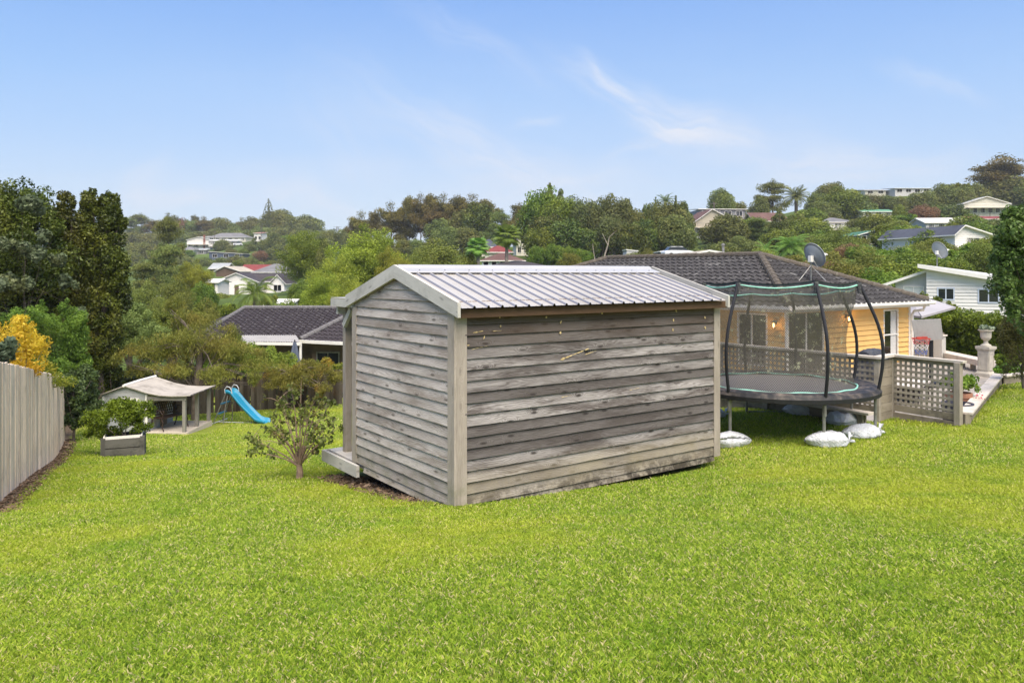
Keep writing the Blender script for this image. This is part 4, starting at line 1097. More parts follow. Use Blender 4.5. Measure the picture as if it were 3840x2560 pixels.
# ---------------------------------------------------------------- basketball hoop
hb = P(3492, 1440, 22.0); hb.z = ZD
e = empty('basketball_hoop', hb, R_(4), 'free-standing basketball hoop with grey plywood backboard and red, white and blue net', 'basketball hoop')
mb = MB(180); mb.tube([(0, 0, 0), (0, 0, 1.75)], .055, 10); mb.box(-.35, .35, -.3, .5, 0, .14); mb.build('stand', M_black, e)
def hp(px, py, Y): return Matrix.Rotation(-R_(4), 4, 'Z') @ (P(px, py, Y) - hb)
mb = MB(181)
q = [hp(3434, 1282, 22.2), hp(3538, 1272, 21.7), hp(3528, 1195, 21.7), hp(3418, 1200, 22.2)]
back = Vector((.02, .05, 0)); ou = [(0, 0), (0, .8), (.7, .8), (.7, 0)]
mb.face(q, [(.0, .0), (.0, .8), (.6, .8), (.6, 0)]); mb.face([x + back for x in q[::-1]], ou)
for i in range(4): j = (i + 1) % 4; mb.face([q[i], q[i] + back, q[j] + back, q[j]], [(0, 0), (0, .02), (.5, .02), (.5, 0)])
mb.build('backboard', m_wood('plywood_grey', (.56, .53, .47), (.38, .35, .30), .0, .7, board=.1, blotch=(.25, .24, .2), blotchamt=.3), e)
rc = hp(3446, 1268, 21.9); rr_rim = .235
mb = MB(182); mb.tube([(rc.x + rr_rim * math.cos(a), rc.y - .1 + rr_rim * math.sin(a), rc.z) for a in [i * .2618 for i in range(25)]], .011, 6, caps=False)
mb.beam((rc.x, rc.y + .12, rc.z), (0, 0, rc.z + .02), .06, .05); mb.build('rim', m_plain('rim_red', (.5, .06, .04), .4), e)
for (s0, s1, cc, nm) in ((0, .36, (.55, .06, .08), 'red_net'), (.36, .68, (.75, .72, .70), 'white_net'), (.68, 1.0, (.08, .14, .42), 'blue_net')):
    mb = MB(183)
    for k in range(8):
        for sgn in (1, -1):
            pts = []
            for i in range(5):
                s = s0 + (s1 - s0) * i / 4; a = k * 2 * math.pi / 8 + sgn * s * 3.2; r0 = rr_rim * (1 - .42 * s ** .7)
                pts.append((rc.x + r0 * math.cos(a), rc.y - .1 + r0 * math.sin(a), rc.z - .45 * s))
            mb.tube(pts, .0042, 4, caps=False)
    mb.build(nm, m_plain(nm, cc, .8), e)
# ---------------------------------------------------------------- covered barbecue
bq = P(3268, 1265, 21.5); bq.z = ZD
e = empty('covered_barbecue', bq, AX, 'barbecue under a dark grey cover in front of the yellow wall', 'barbecue'); e.scale = (.6, .8, .82)
mb = MB(190)
def bc(i, j):
    s = i / 16; a = math.pi * j / 10
    w = .68; x = (s - .5) * 2 * w
    k = 1 - .18 * abs(2 * s - 1) ** 3
    if j <= 0: return (x, -.32, .0)
    return (x * (.96 + .04 * k), -.33 * math.cos(a) * (1.02), .95 + .42 * math.sin(a) * k + .012 * math.sin(s * 40 + j))
mb.grid(bc, 16, 10)
mb.face([bc(0, j) for j in range(1, 11)][::-1]); mb.face([bc(16, j) for j in range(1, 11)])
mb.box(-.66, .66, -.32, .33, 0.03, .97); mb.build('cover', m_plain('bbq_cover', (.05, .052, .06), .5, .3, 10), e)
# outdoor table behind the lattice
tb = P(3395, 1395, 19.5); tb.z = ZD
e = empty('low_outdoor_table', tb, AX + .3, 'low dark outdoor table behind the lattice screen', 'table')
mb = MB(193); mb.box(-.8, .8, -.45, .45, .42, .46); mb.build('table_top', M_rail, e)
for (x, y) in ((-.7, -.38), (.7, -.38), (.7, .38), (-.7, .38)): mb = MB(194); mb.box(x - .04, x + .04, y - .04, y + .04, 0, .42); mb.build('leg', M_dark, e)
mb = MB(195); mb.box(-.6, .6, -.3, .3, .12, .40); mb.build('shelf', M_dark, e)

# short picket fence and white post behind the hoop
fp, fq = P(3396, 1300, 29.5), P(3535, 1300, 29.0)
e = empty('picket_fence', (fp.x, fp.y, ZD), math.atan2(fq.y - fp.y, fq.x - fp.x), 'short upright-paling timber fence on the deck behind the basketball hoop', 'fence'); L = (fq - fp).length
mb = MB(196); x = 0
while x < L: mb.box(x, x + .13, 0, .02, .02, .98); x += .165
mb.build('palings', M_ret, e)
for z in (.2, .8): mb = MB(197); mb.box(0, L, .021, .06, z, z + .08); mb.build('rail', M_ret, e)
q = P(3524, 1300, 27.5); e = empty('gate_post', (q.x, q.y, ZD), AX, 'broad pale timber post beside the far end of the deck bench', 'post'); mb = MB(198); mb.box(-.14, .14, -.14, .14, 0, .98); mb.build('post', m_wood('pale_post', (.55, .52, .47), (.4, .37, .33), .1, .6), e); mb = MB(199); mb.box(-.18, .18, -.18, .18, .98, 1.03); mb.build('cap', M_rail, e)
# ---------------------------------------------------------------- foliage
def leaf_quads(rg, centres, radii, n, size, ratio=.5, out=.6, droop=0.0, shell=(.55, 1.05), up=0.0, ctint=None):
    """n small diamond leaves spread through ellipsoid clumps"""
    centres = np.asarray(centres, float); radii = np.asarray(radii, float)
    if radii.ndim == 1: radii = np.repeat(radii[:, None], 3, 1)
    w = (radii.prod(1)) ** (2 / 3); w = w / w.sum()
    ci = rg.choice(len(centres), n, p=w)
    d = rg.normal(size=(n, 3)); d /= np.linalg.norm(d, axis=1)[:, None]
    rad = rg.uniform(shell[0], shell[1], n) ** .7
    pos = centres[ci] + d * radii[ci] * rad[:, None]
    nr = d * out + rg.normal(size=(n, 3)) * (1 - out) + np.array([0, 0, up]); nr /= np.linalg.norm(nr, axis=1)[:, None]
    a = rg.normal(size=(n, 3)); a[:, 2] -= droop * 2.0
    t = a - nr * (a * nr).sum(1)[:, None]; t /= np.linalg.norm(t, axis=1)[:, None]
    b = np.cross(nr, t); s = size * rg.uniform(.6, 1.35, n)[:, None]
    V = np.empty((n, 4, 3)); V[:, 0] = pos - t * s * .5; V[:, 1] = pos + b * s * ratio * .5 + nr * s * .06; V[:, 2] = pos + t * s * .5; V[:, 3] = pos - b * s * ratio * .5 + nr * s * .06
    ct = ctint if ctint is not None else rg.normal(size=len(centres)) * .16
    tint = np.clip(.5 + rg.normal(size=n) * .17 + ct[ci], 0, 1)
    return V.reshape(-1, 3), np.repeat(tint, 4)
def clumps(rg, c, R, n, k=.30, inner=.55, low=-.9, squash=1.0, jitter=.15):
    """clump centres inside an envelope ellipsoid at c with radii R"""
    c = np.asarray(c, float); R = np.asarray(R, float)
    d = rg.normal(size=(n * 4, 3)); d /= np.linalg.norm(d, axis=1)[:, None]; d = d[d[:, 2] > low][:n]
    r = rg.uniform(inner, .82, len(d)); cc = c + d * R * r[:, None] * (1 + rg.normal(size=(len(d), 1)) * jitter * .5)
    rr0 = R.mean() * k * rg.uniform(.65, 1.35, len(d))
    return cc, np.stack([rr0, rr0, rr0 * squash], 1)
def quads(V): return np.arange(len(V)).reshape(-1, 4)
def add_trunk(mb, base, top, r, rg, tgt=(), bend=.05, n=7):
    base = Vector(base); top = Vector(top); pts = []
    L = (top - base).length
    for i in range(6):
        s = i / 5; pts.append(base.lerp(top, s) + Vector((rg.normal() * bend * L * s * (1 - s) * 2, rg.normal() * bend * L * s * (1 - s) * 2, 0)))
    mb.tube(pts, [r * (1.25 - .0 * i) if i == 0 else r * (1 - .14 * i) for i in range(6)], n)
    for tg in tgt:
        s = rg.uniform(.35, .95); i = min(4, int(s * 5)); p = pts[i].lerp(pts[i + 1], s * 5 - i); tg = Vector(tg)
        m = p.lerp(tg, .5) + Vector((0, 0, .04 * (tg - p).length)); rb = r * .42 * (1.1 - s)+ r * .08
        mb.tube([p, m, tg], [rb, rb * .6, rb * .2], max(4, n - 2))
M_bark = m_plain('bark_grey', (.12, .095, .075), .9, .35, 6)
M_bark_l = m_plain('bark_pale', (.30, .25, .20), .9, .3, 4)
M_bark_p = m_plain('bark_pine', (.13, .09, .065), .9, .3, 4)
L_dark = m_leaf('leaf_dark_olive', (0.038, 0.063, 0.010), (0.144, 0.180, 0.029), (0.215, 0.210, 0.026), .22, .38, .40, .6)
L_mid = m_leaf('leaf_mid_green', (0.068, 0.111, 0.013), (0.234, 0.296, 0.033), (0.311, 0.314, 0.033), .35, .5, .4, .25)
L_bright = m_leaf('leaf_bright_green', (0.108, 0.172, 0.020), (0.331, 0.413, 0.056), (0.431, 0.427, 0.062), .4, .5, .4, .25)
L_olive = m_leaf('leaf_olive', (0.119, 0.136, 0.022), (0.267, 0.287, 0.049), (0.299, 0.239, 0.049), .35, .6, .5, .2)
L_far = m_leaf('leaf_far_dull', (0.085, 0.112, 0.029), (0.243, 0.268, 0.067), (0.296, 0.257, 0.074), .3, .7, .5, .12)
L_pine = m_leaf('leaf_pine', (0.068, 0.070, 0.021), (0.240, 0.198, 0.049), (0.343, 0.218, 0.046), .3, .6, .45, .12)
L_gum = m_leaf('leaf_blue_green', (0.065, 0.104, 0.058), (0.195, 0.260, 0.156), (0.130, 0.182, 0.091), .3, .5, .4, .5)
L_yel = m_leaf('leaf_golden', (.55, .36, .02), (.82, .64, .07), (.66, .30, .02), .45, .5, .35, 1.6)
L_peach = m_leaf('leaf_peach', (.13, .15, .02), (.34, .35, .07), (.36, .27, .06), .42, .55, .45, .9)
L_hedge = m_leaf('leaf_hedge', (0.060, 0.110, 0.009), (0.240, 0.360, 0.027), (0.100, 0.160, 0.018), .35, .45, .4, 1.5)
L_ivy = m_leaf('leaf_ivy', (0.034, 0.060, 0.017), (0.119, 0.170, 0.051), (0.051, 0.085, 0.025), .25, .4, .4, 1.2)
L_palm = m_leaf('leaf_palm', (0.096, 0.176, 0.024), (0.264, 0.405, 0.072), (0.408, 0.405, 0.108), .35, .45, .25, .5)
L_brown = m_leaf('leaf_rust', (0.144, 0.090, 0.036), (0.336, 0.204, 0.108), (0.360, 0.168, 0.072), .35, .6, .4, .3)

def tree_mesh(name, kind, seed, n, leaf, mats, H=10., R=4.):
    """returns a prototype root (not linked anywhere visible yet) of unit size H,R: > crown, trunk"""
    rg = np.random.default_rng(seed); mb = MB(seed)
    if kind == 'round':
        cc, rr0 = clumps(rg, (0, 0, H * .56), (R, R, H * .44), 60, .34, .45, -.85)
        V, T = leaf_quads(rg, cc, rr0, n, leaf, .6)
        add_trunk(mb, (0, 0, -1), (0, 0, H * .6), H * .028, rg, cc[::5])
    elif kind == 'lush':
        cc, rr0 = clumps(rg, (0, 0, H * .54), (R, R, H * .46), 230, .155, .5, -.9, .85, .25)
        c2, r2 = clumps(rg, (0, 0, H * .55), (R * .7, R * .7, H * .36), 40, .30, .3, -.9)
        cc = np.vstack([cc, c2]); rr0 = np.vstack([rr0, r2]); V, T = leaf_quads(rg, cc, rr0, n, leaf, .55, .45, shell=(.25, 1.2))
        add_trunk(mb, (0, 0, -1), (0, 0, H * .6), H * .024, rg, cc[::16])
    elif kind == 'dense':
        cc, rr0 = clumps(rg, (0, 0, H * .50), (R * .95, R * .95, H * .50), 90, .30, .5, -1.1)
        V, T = leaf_quads(rg, cc, rr0, n, leaf, .6)
        add_trunk(mb, (0, 0, -1), (0, 0, H * .6), H * .03, rg, cc[::9])
    elif kind == 'airy':
        cc = []; rr0 = []
        for i in range(5):
            a = rg.uniform(0, 6.28); q = R * rg.uniform(.2, .62); c2, r2 = clumps(rg, (q * math.cos(a), q * math.sin(a), H * rg.uniform(.5, .74)), (R * .50, R * .50, H * .20), 13, .30, .4, -.8, .7)
            cc.append(c2); rr0.append(r2)
        cc = np.vstack(cc); rr0 = np.vstack(rr0); V, T = leaf_quads(rg, cc, rr0, n, leaf, .6, .5, shell=(.3, 1.1))
        add_trunk(mb, (0, 0, -1), (0, 0, H * .55), H * .022, rg, cc[::3])
    elif kind == 'pine':
        cc = []; rr0 = []
        for i in range(20):
            s = rg.uniform(.38, 1.0); a = rg.uniform(0, 6.28); q = R * rg.uniform(.15, .95) * (1.15 - .55 * s)
            for j in range(4):
                cc.append((q * math.cos(a) + rg.normal() * R * .16, q * math.sin(a) + rg.normal() * R * .16, H * s * .93 + rg.normal() * H * .02)); r1 = R * rg.uniform(.14, .27); rr0.append((r1 * 1.5, r1 * 1.5, r1 * .6))
        cc.append((0, 0, H * .95)); rr0.append((R * .3, R * .3, R * .25))
        V, T = leaf_quads(rg, cc, rr0, n, leaf, .35, .25, shell=(.2, 1.1), up=.4)
        add_trunk(mb, (0, 0, -1), (0, 0, H * .93), H * .020, rg, cc[::4], .03)
    elif kind == 'cone':
        cc = []; rr0 = []
        for i in range(60):
            s = rg.uniform(.08, .98); a = rg.uniform(0, 6.28); q = R * (1 - s) ** .7 * rg.uniform(.5, .95)
            cc.append((q * math.cos(a), q * math.sin(a), H * s)); r1 = R * .24 * (1.15 - s * .8); rr0.append((r1, r1, r1 * 1.2))
        V, T = leaf_quads(rg, cc, rr0, n, leaf, .45, .5); add_trunk(mb, (0, 0, -1), (0, 0, H * .95), H * .022, rg, cc[::8], .01)
    elif kind == 'norfolk':
        cc = []; rr0 = []
        lv = 17
        for i in range(lv):
            s = i / (lv - 1); z = H * (.25 + .75 * s); L = R * (1 - s) ** .85 + R * .06
            for k in range(6):
                a = k * math.pi / 3 + i * .4
                for q in np.linspace(.15, 1, max(2, int(5 * (1 - s)) + 1)):
                    cc.append((L * q * math.cos(a), L * q * math.sin(a), z + L * .18 * q ** 2)); rr0.append((L * .16 + .1, L * .16 + .1, H * .010 + .05))
        V, T = leaf_quads(rg, cc, rr0, n, leaf, .4, .3, shell=(.2, 1)); add_trunk(mb, (0, 0, -1), (0, 0, H), H * .014, rg, (), .0)
    elif kind == 'column':
        cc = []; rr0 = []
        for i in range(46):
            s = rg.uniform(.10, 1.0); a = rg.uniform(0, 6.28); q = R * (.30 + .55 * math.sin(math.pi * min(1, s * .9 + .08))) * rg.uniform(.3, .9)
            cc.append((q * math.cos(a), q * math.sin(a), H * s * .95)); r1 = R * rg.uniform(.2, .36); rr0.append((r1, r1, r1 * 1.7))
        V, T = leaf_quads(rg, cc, rr0, n, leaf, .55, .5); add_trunk(mb, (0, 0, -1), (0, 0, H * .9), H * .02, rg, cc[::7], .02)
    elif kind == 'gumbelt':
        cc, rr0 = clumps(rg, (0, 0, H * .66), (R, R, H * .40), 70, .30, .45, -.95, 1.2)
        V, T = leaf_quads(rg, cc, rr0, n, leaf, .5)
        for i in range(3):
            q = R * .35; a = rg.uniform(0, 6.28); x, y = q * math.cos(a), q * math.sin(a)
            add_trunk(mb, (x * .5, y * .5, -1), (x, y, H * .8), H * .014, rg, cc[i::12], .05)
    crown = None
    return V, T, mb
PROTO = {}
def proto(key, kind, seed, n, leaf, lmat, bmat, H=10., R=4., nm='tree'):
    V, T, mb = tree_mesh(nm, kind, seed, n, leaf, None, H, R)
    PROTO[key] = dict(V=V, T=T, mb=mb, lm=lmat, bm=bmat, H=H, R=R, me=None, nm=nm)
def place_tree(key, x, y, h, r, label=None, cat='tree', group=None, rz=None, name=None, z=None, lean=0):
    p = PROTO[key]; rz = random.uniform(0, 6.28) if rz is None else rz
    z = hz(x, y) if z is None else z
    e = empty(name or p['nm'], (x, y, z), rz, label, cat, group)
    e.scale = (r / p['R'], r / p['R'], h / p['H'])
    if p['me'] is None:
        c = np_obj('crown', p['V'], quads(p['V']), p['lm'], e, p['T']); t = p['mb'].build('trunk', p['bm'], e); p['me'] = (c, t); p['V'] = p['T'] = None
    else:
        for o in p['me']: q = o.copy(); col.objects.link(q); q.parent = e
    return e
def tree_px(key, xd, yt, Y, wd, label=None, group=None, yb=None, cat='tree', name=None, rz=None):
    """tree whose top shows at display pixel (xd, yt), standing at distance Y, wd display pixels wide; foot on the terrain"""
    x = (xd - 1176) / 1794 * Y; z = hz(x, Y) - .3
    if yb is not None: z = min(z + 3, (626.6 - yb) / 1794 * Y) if False else (626.6 - yb) / 1794 * Y
    top = (626.6 - yt) / 1794 * Y; w_ = wd / 1794 * Y
    if top - z < w_ * .85: z = top - w_ * .85
    return place_tree(key, x, Y, max(1.5, top - z), wd / 1794 * Y / 2, label, cat, group, rz, name, z)
# palms
def palm(name, x, y, z, Ht, R, nf, label, kind='feather', droop=.6, seed=1, lmat=None, dead=0, cat='palm tree', r0=.2):
    rg = np.random.default_rng(seed); e = empty(name, (x, y, z), 0, label, cat); mb = MB(seed)
    pts = [(0.06 * Ht * math.sin(i / 5 * 1.4) * (seed % 3 - 1) * .4, 0, -1 + (Ht + 1) * i / 5) for i in range(6)]
    mb.tube(pts, [r0 * 1.3] + [r0 * (1 - .05 * i) for i in range(5)], 9); mb.build('trunk', M_bark_l if kind == 'fan' else M_bark, e)
    tp = np.array(pts[-1]); Vs = []; Ts = []
    for f in range(nf + dead):
        isd = f >= nf
        a = f * 2.39996 + rg.uniform(-.2, .2); el0 = (1.35 - 1.75 * (f / max(1, nf)) if not isd else rg.uniform(-1.4, -.9)); L = R * rg.uniform(.85, 1.1) * (1 if not isd else .6)
        ca, sa = math.cos(a), math.sin(a); hd = np.array([ca, sa, 0]); side = np.array([-sa, ca, 0]); ns = 16 if kind == 'feather' else 9
        p = tp.copy(); el = el0; spine = [p.copy()]; dirs = []
        for i in range(ns):
            d = hd * math.cos(el) + np.array([0, 0, math.sin(el)]); dirs.append(d); p = p + d * L / ns; spine.append(p.copy()); el -= droop * 2.2 / ns * (.5 + i / ns)
        tn = rg.uniform(.2, .8) if not isd else 1.0
        if kind == 'feather':
            for i in range(1, ns + 1):
                s = i / ns
                ll = L * .30 * math.sin(math.pi * min(1, .12 + s * .86)) ** .7
                for sg in (1, -1):
                    for q in range(2):
                        b0 = spine[i] - dirs[i - 1] * L / ns * (q * .5); tip = b0 + side * sg * ll * .8 + dirs[i - 1] * ll * .45 + np.array([0, 0, -ll * .35])
                        wv = dirs[i - 1] * L * .011
                        Vs += [b0 - wv, b0 * .5 + tip * .5 - wv * .9 + np.array([0, 0, .04 * ll]), tip, b0 * .5 + tip * .5 + wv * 1.3 + np.array([0, 0, .04 * ll])]; Ts += [tn] * 4
            for i in range(ns):
                w = np.array([0, 0, L * .008]); w2 = side * L * .008
                Vs += [spine[i] - w2, spine[i] + w2, spine[i + 1] + w2 * .6, spine[i + 1] - w2 * .6]; Ts += [.6] * 4
        else:
            j = int(ns * .55); hub = spine[j]; fd = dirs[j]; nn = 22
            upv = np.cross(side, fd)
            for i in range(j):
                w2 = side * L * .012; Vs += [spine[i] - w2, spine[i] + w2, spine[i + 1] + w2, spine[i + 1] - w2]; Ts += [.6] * 4
            for q in range(nn):
                b = (q / (nn - 1) - .5) * 4.0; dd = fd * math.cos(b) + side * math.sin(b); ll = L * .5 * (1 - .25 * abs(b) / 2)
                tip = hub + dd * ll + np.array([0, 0, -ll * .30]); mid = hub + dd * ll * .6; sw = np.cross(dd, upv) * L * .034
                Vs += [hub, mid + sw, tip, mid - sw]; Ts += [tn + rg.uniform(-.1, .1)] * 4
    V = np.array(Vs); np_obj('fronds', V, quads(V), lmat or L_palm, e, np.array(Ts))
    return e
# ---------------------------------------------------------------- left paling fence
M_pal = m_wood('paling_timber', (.92, .76, .60), (.58, .46, .35), .12, .8, None, board=.6, blotch=(.24, .20, .165), blotchamt=.4)
M_palb = m_wood('old_paling_timber', (.15, .13, .105), (.045, .034, .024), .2, .9, None, board=.9, blotch=(.12, .06, .015), blotchamt=.55)
def paling_fence(name, a, b, ztop_a, ztop_b, label, mat, w=.098, gap=.004, seed=1, batten=False, side=1, sink=.25):
    a = Vector(a); b = Vector(b); L = (b - a).length; ang = math.atan2(b.y - a.y, b.x - a.x)
    e = empty(name, (a.x, a.y, 0), ang, label, 'fence'); r4 = random.Random(seed); mb = MB(seed); x = 0; i = 0
    while x < L:
        p = a.lerp(b, x / L); zt0 = ztop_a + (ztop_b - ztop_a) * x / L + r4.uniform(-.012, .012); zb = hz(p.x, p.y) - sink + .2 + r4.uniform(-.01, .03)
        o = (.018 if i % 2 else 0) if batten else r4.uniform(-.004, .010)
        lean = r4.uniform(-.006, .006)
        T = Matrix.Translation((x, 0, 0)) @ Matrix.Rotation(lean, 4, 'Y')
        ww = w * r4.uniform(.93, 1.05)
        mb.box(0, ww, -.008 - side * o, .010 - side * o, zb, zt0, 0, T); x += ww + gap * r4.uniform(.2, 2.2) - (w * .25 if batten else 0); i += 1
    mb.build('palings', mat, e)
    za = hz(a.x, a.y); zb2 = hz(b.x, b.y)
    for f in (.18, .82):
        mb = MB(seed + 3); h1 = za + (ztop_a - za) * f; h2 = zb2 + (ztop_b - zb2) * f
        mb.beam((0, side * .05, h1), (L, side * .05, h2), .045, .09); mb.build('rail', M_dark if mat is M_palb else M_pal, e)
    k = 0; x = .3
    while x < L:
        p = a.lerp(b, x / L); mb = MB(seed + 9); mb.box(x, x + .1, side * .08, side * .18, hz(p.x, p.y) - .4, ztop_a + (ztop_b - ztop_a) * x / L - .06); mb.build('post', mat, e); x += 2.4
    return e
fS = fA - fdir * 1.2
paling_fence('paling_fence', fS, fB, -1.14 + .16, -3.05, 'tall pale grey close-boarded paling fence down the left side of the lawn', M_pal, .098, .006, 11, side=1)
bL, bR = Vector((-18.5, 29.6)), Vector((-4.2, 34.0))
paling_fence('paling_fence', bL, bR, -4.05, -4.1, 'dark weathered paling fence across the bottom of the lawn behind the slide', M_palb, .15, .02, 13, batten=True, side=1)
paling_fence('paling_fence', bR, Vector((6, 38)), -4.1, -3.9, 'dark paling fence continuing behind the shed at the bottom of the lawn', M_palb, .15, .02, 14, batten=True, side=1)

# ---------------------------------------------------------------- planter box with shrub
def zz(x, y): return hz(x, y)
def shrub(name, x, y, z, env, ncl, n, leaf, lmat, label, k=.32, seed=1, stems=(), cat='shrub', squash=.9, low=-.8, inner=.4, ratio=.55, droop=0, bm=None, sr=.02, shell=(.3, 1.1), extra=None, group=None):
    rg = np.random.default_rng(seed); e = empty(name, (x, y, z), 0, label, cat, group)
    C = []; Rr = []
    for (c, R) in env:
        a, b = clumps(rg, c, R, ncl, k, inner, low, squash); C.append(a); Rr.append(b)
    C = np.vstack(C); Rr = np.vstack(Rr)
    V, T = leaf_quads(rg, C, Rr, n, leaf, ratio, .4, droop, shell)
    np_obj('foliage', V, quads(V), lmat, e, T)
    mb = MB(seed)
    for s in (stems or C[::max(1, len(C) // 9)]):
        tg = Vector(s); m = tg * .5 + Vector((rg.normal() * .03, rg.normal() * .03, 0)); mb.tube([(rg.normal() * sr, rg.normal() * sr, -.08), m, tg], [sr, sr * .7, sr * .35], 6)
    mb.build('stems', bm or M_bark_l, e); return e
pb = P(465, 1712, 20.0); zb = pb.z
zb = hz(pb.x, pb.y)
e = empty('planter_box', (pb.x, pb.y, zb + .07), R_(23), 'square grey timber sleeper planter box on the lawn in front of the playhouse', 'planter')
M_plt = m_wood('planter_timber', (.15, .142, .13), (.055, .05, .045), .2, .9, None, board=.3, blotch=(.03, .03, .028), blotchamt=.8)
w = .49
for k in range(3):
    for (a, b, c, d) in ((-w + .1, w - .1, -w, -w + .05), (-w + .1, w - .1, w - .05, w), (-w, -w + .05, -w + .1, w - .1), (w - .05, w, -w + .1, w - .1)):
        mb = MB(200 + k); mb.box(a, b, c, d, -.25 + k * .235, -.25 + k * .235 + .213); mb.build('side_board', M_plt, e)
for sx_ in (-1, 1):
    for sy_ in (-1, 1): mb = MB(204); mb.box(*sorted((sx_ * (w + .005), sx_ * (w - .10))), *sorted((sy_ * (w + .012), sy_ * (w - .10))), -.3, .47); mb.build('corner_post', M_plt, e)
mb = MB(205); mb.box(-w + .05, w - .05, -w + .05, w - .05, .05, .34); mb.build('soil', m_plain('potting_soil', (.05, .035, .025), .95, .3, 20), e)
mb = MB(206)
for (a, b, c, d) in ((-w + .05, w - .05, -w + .05, -w + .075), (-w + .05, -w + .075, -w + .08, w - .1), (w - .075, w - .05, -w + .08, w - .1)): mb.box(a, b, c, d, .30, .50)
mb.build('inner_lining', M_white, e)
shrub('planter_shrub', pb.x, pb.y, zb + .38, [((-.15, 0, .62), (.80, .6, .42)), ((-.95, .1, .52), (.42, .42, .24)), ((.52, .0, .70), (.32, .35, .34)), ((.0, 0, .85), (.45, .45, .26)), ((-.5, -.1, .25), (.5, .4, .2)), ((.42, 0, .3), (.28, .3, .18))], 22, 15000, .058, L_hedge, 'bright green shrub with bare pale stems growing out of the sleeper planter box', .30, 21,
      [(-.7, 0, .5), (.2, 0, .7), (-.2, .1, .7), (.5, 0, .55), (-.9, 0, .5), (.45, .1, .35), (-.35, -.2, .35)], low=-.6)

# ---------------------------------------------------------------- playhouse
ph = P(690, 1634, 25.0); zg = hz(ph.x, ph.y) + .02
# front post at ph; house axes: x to the left-back along the facade, y away
pax = 0.0
play = empty('playhouse', (ph.x, ph.y, zg), pax, 'weathered white timber playhouse with swept curved roof and open veranda', 'playhouse')
M_phw = m_wood('playhouse_board', (.50, .51, .52), (.33, .32, .31), .1, .7, None, board=.2, blotch=(.14, .12, .10), blotchamt=.6)
M_phr = m_plain('playhouse_roof_sheet', (.42, .38, .33), .85, .1, 2, dirt=(.13, .11, .09), dirtamt=.8)
M_php = m_wood('playhouse_post', (.30, .28, .25), (.16, .14, .12), .1, .7, None, board=.2, blotch=(.07, .06, .05), blotchamt=.5)
HWx0, HWx1, HD = -2.60, -1.18, 1.9         # hut from x0 to x1, depth HD; veranda from x1 to 0.05 and skewed deck
mb = MB(210)
def hut_front(x0, x1, y): 
    mb.box(x0, x1, y, y + .03, 0, .42); mb.box(x0, x0 + .62, y, y + .03, .42, 1.12); mb.box(x0 + 1.14, x1, y, y + .03, .42, 1.12); mb.box(x0, x1, y, y + .03, 1.12, 1.22)
    mb.face([(x0, y - .004, 1.2), (x1, y - .004, 1.2), (x1, y - .004, 1.27), (x0 + .74, y - .004, 1.51), (x0, y - .004, 1.22)], [(0, 0), (1.4, 0), (1.4, .1), (.7, .4), (0, .1)])
hut_front(HWx0, HWx1, 0)
mb.box(HWx0, HWx0 + .03, .03, HD, 0, 1.2); mb.box(HWx0, HWx1, HD - .03, HD, 0, 1.2); 
for k in range(5): mb.box(HWx1 - .03, HWx1, .03 + k * .18, .20 + k * .18, .0, 1.22)
mb.box(HWx1 - .03, HWx1, 1.45, HD - .03, .0, 1.22)
mb.build('hut_walls', M_phw, play)
mb = MB(211); [mb.box(HWx1 - .02, HWx1 + .01, .95 + k * .165, 1.10 + k * .165, .02, 1.12) for k in range(3)]; mb.build('plank_door', m_wood('door_planks', (.34, .26, .19), (.17, .12, .08), .1, .8), play)
window(play, HWx0 + .66, HWx0 + 1.10, .68, 1.08, -.012, 'window', M_white, fw=.055)
mb = MB(212); mb.box(HWx1 - .055, HWx1 + .012, -.022, .02, 0, 1.24); mb.box(HWx0 - .01, HWx0 + .05, -.022, .02, 0, 1.2); mb.build('corner_trim', M_white, play)
mb = MB(213)
for k in range(9): mb.box(HWx1 + .0, .10, -.03 + k * .225, .185 + k * .225, -.02, .045)
mb.box(HWx1, .12, -.055, -.035, -.16, .04); mb.box(.105, .13, -.05, 2.0, -.2, .04)
mb.build('veranda_floor', m_wood('pale_floor', (.58, .51, .42), (.40, .34, .27), .1, .6), play)
for (x, y) in ((0, 0), (.02, .95), (.04, 1.9)): mb = MB(214); mb.box(x - .05, x + .05, y - .02, y + .08, .04, 1.18); mb.build('veranda_post', M_php, play)
mb = MB(215); mb.box(HWx1, .08, -.03, .0, 1.06, 1.19); mb.build('veranda_beam', M_php, play)
def sweep(s):                               # roof profile across x: ridge, down, then kicking up over the veranda
    xs = [HWx0 - .16, -1.86, -1.55, -1.15, -.75, -.35, .05, .26]; zs = [1.19, 1.525, 1.43, 1.30, 1.225, 1.195, 1.205, 1.225]
    return np.interp(s, np.linspace(0, 1, 8), xs), np.interp(s, np.linspace(0, 1, 8), zs)
mb = MB(216)
for i in range(28):
    s0, s1 = i / 28, (i + 1) / 28; (xa, za), (xb, zb_) = sweep(s0), sweep(s1); y0, y1 = -.12, 2.05
    for (ya, yb_) in ((y0, .95), (.96, y1)):
        mb.face([(xa, ya, za + .03), (xb, ya, zb_ + .03), (xb, yb_, zb_ + .03), (xa, yb_, za + .03)], None, 0, True)
        mb.face([(xa, ya, za), (xb, ya, zb_), (xb, ya, zb_ + .03), (xa, ya, za + .03)])
    mb.face([(xa, y1, za), (xb, y1, zb_), (xb, y0, zb_), (xa, y0, za)])
mb.build('roof', M_phr, play)
mb = MB(217); mb.tube([(-1.86, -.16, 1.55), (-1.86, .9, 1.57), (-1.86, 2.08, 1.56)], .045, 8); mb.build('ridge_cap', M_white, play)

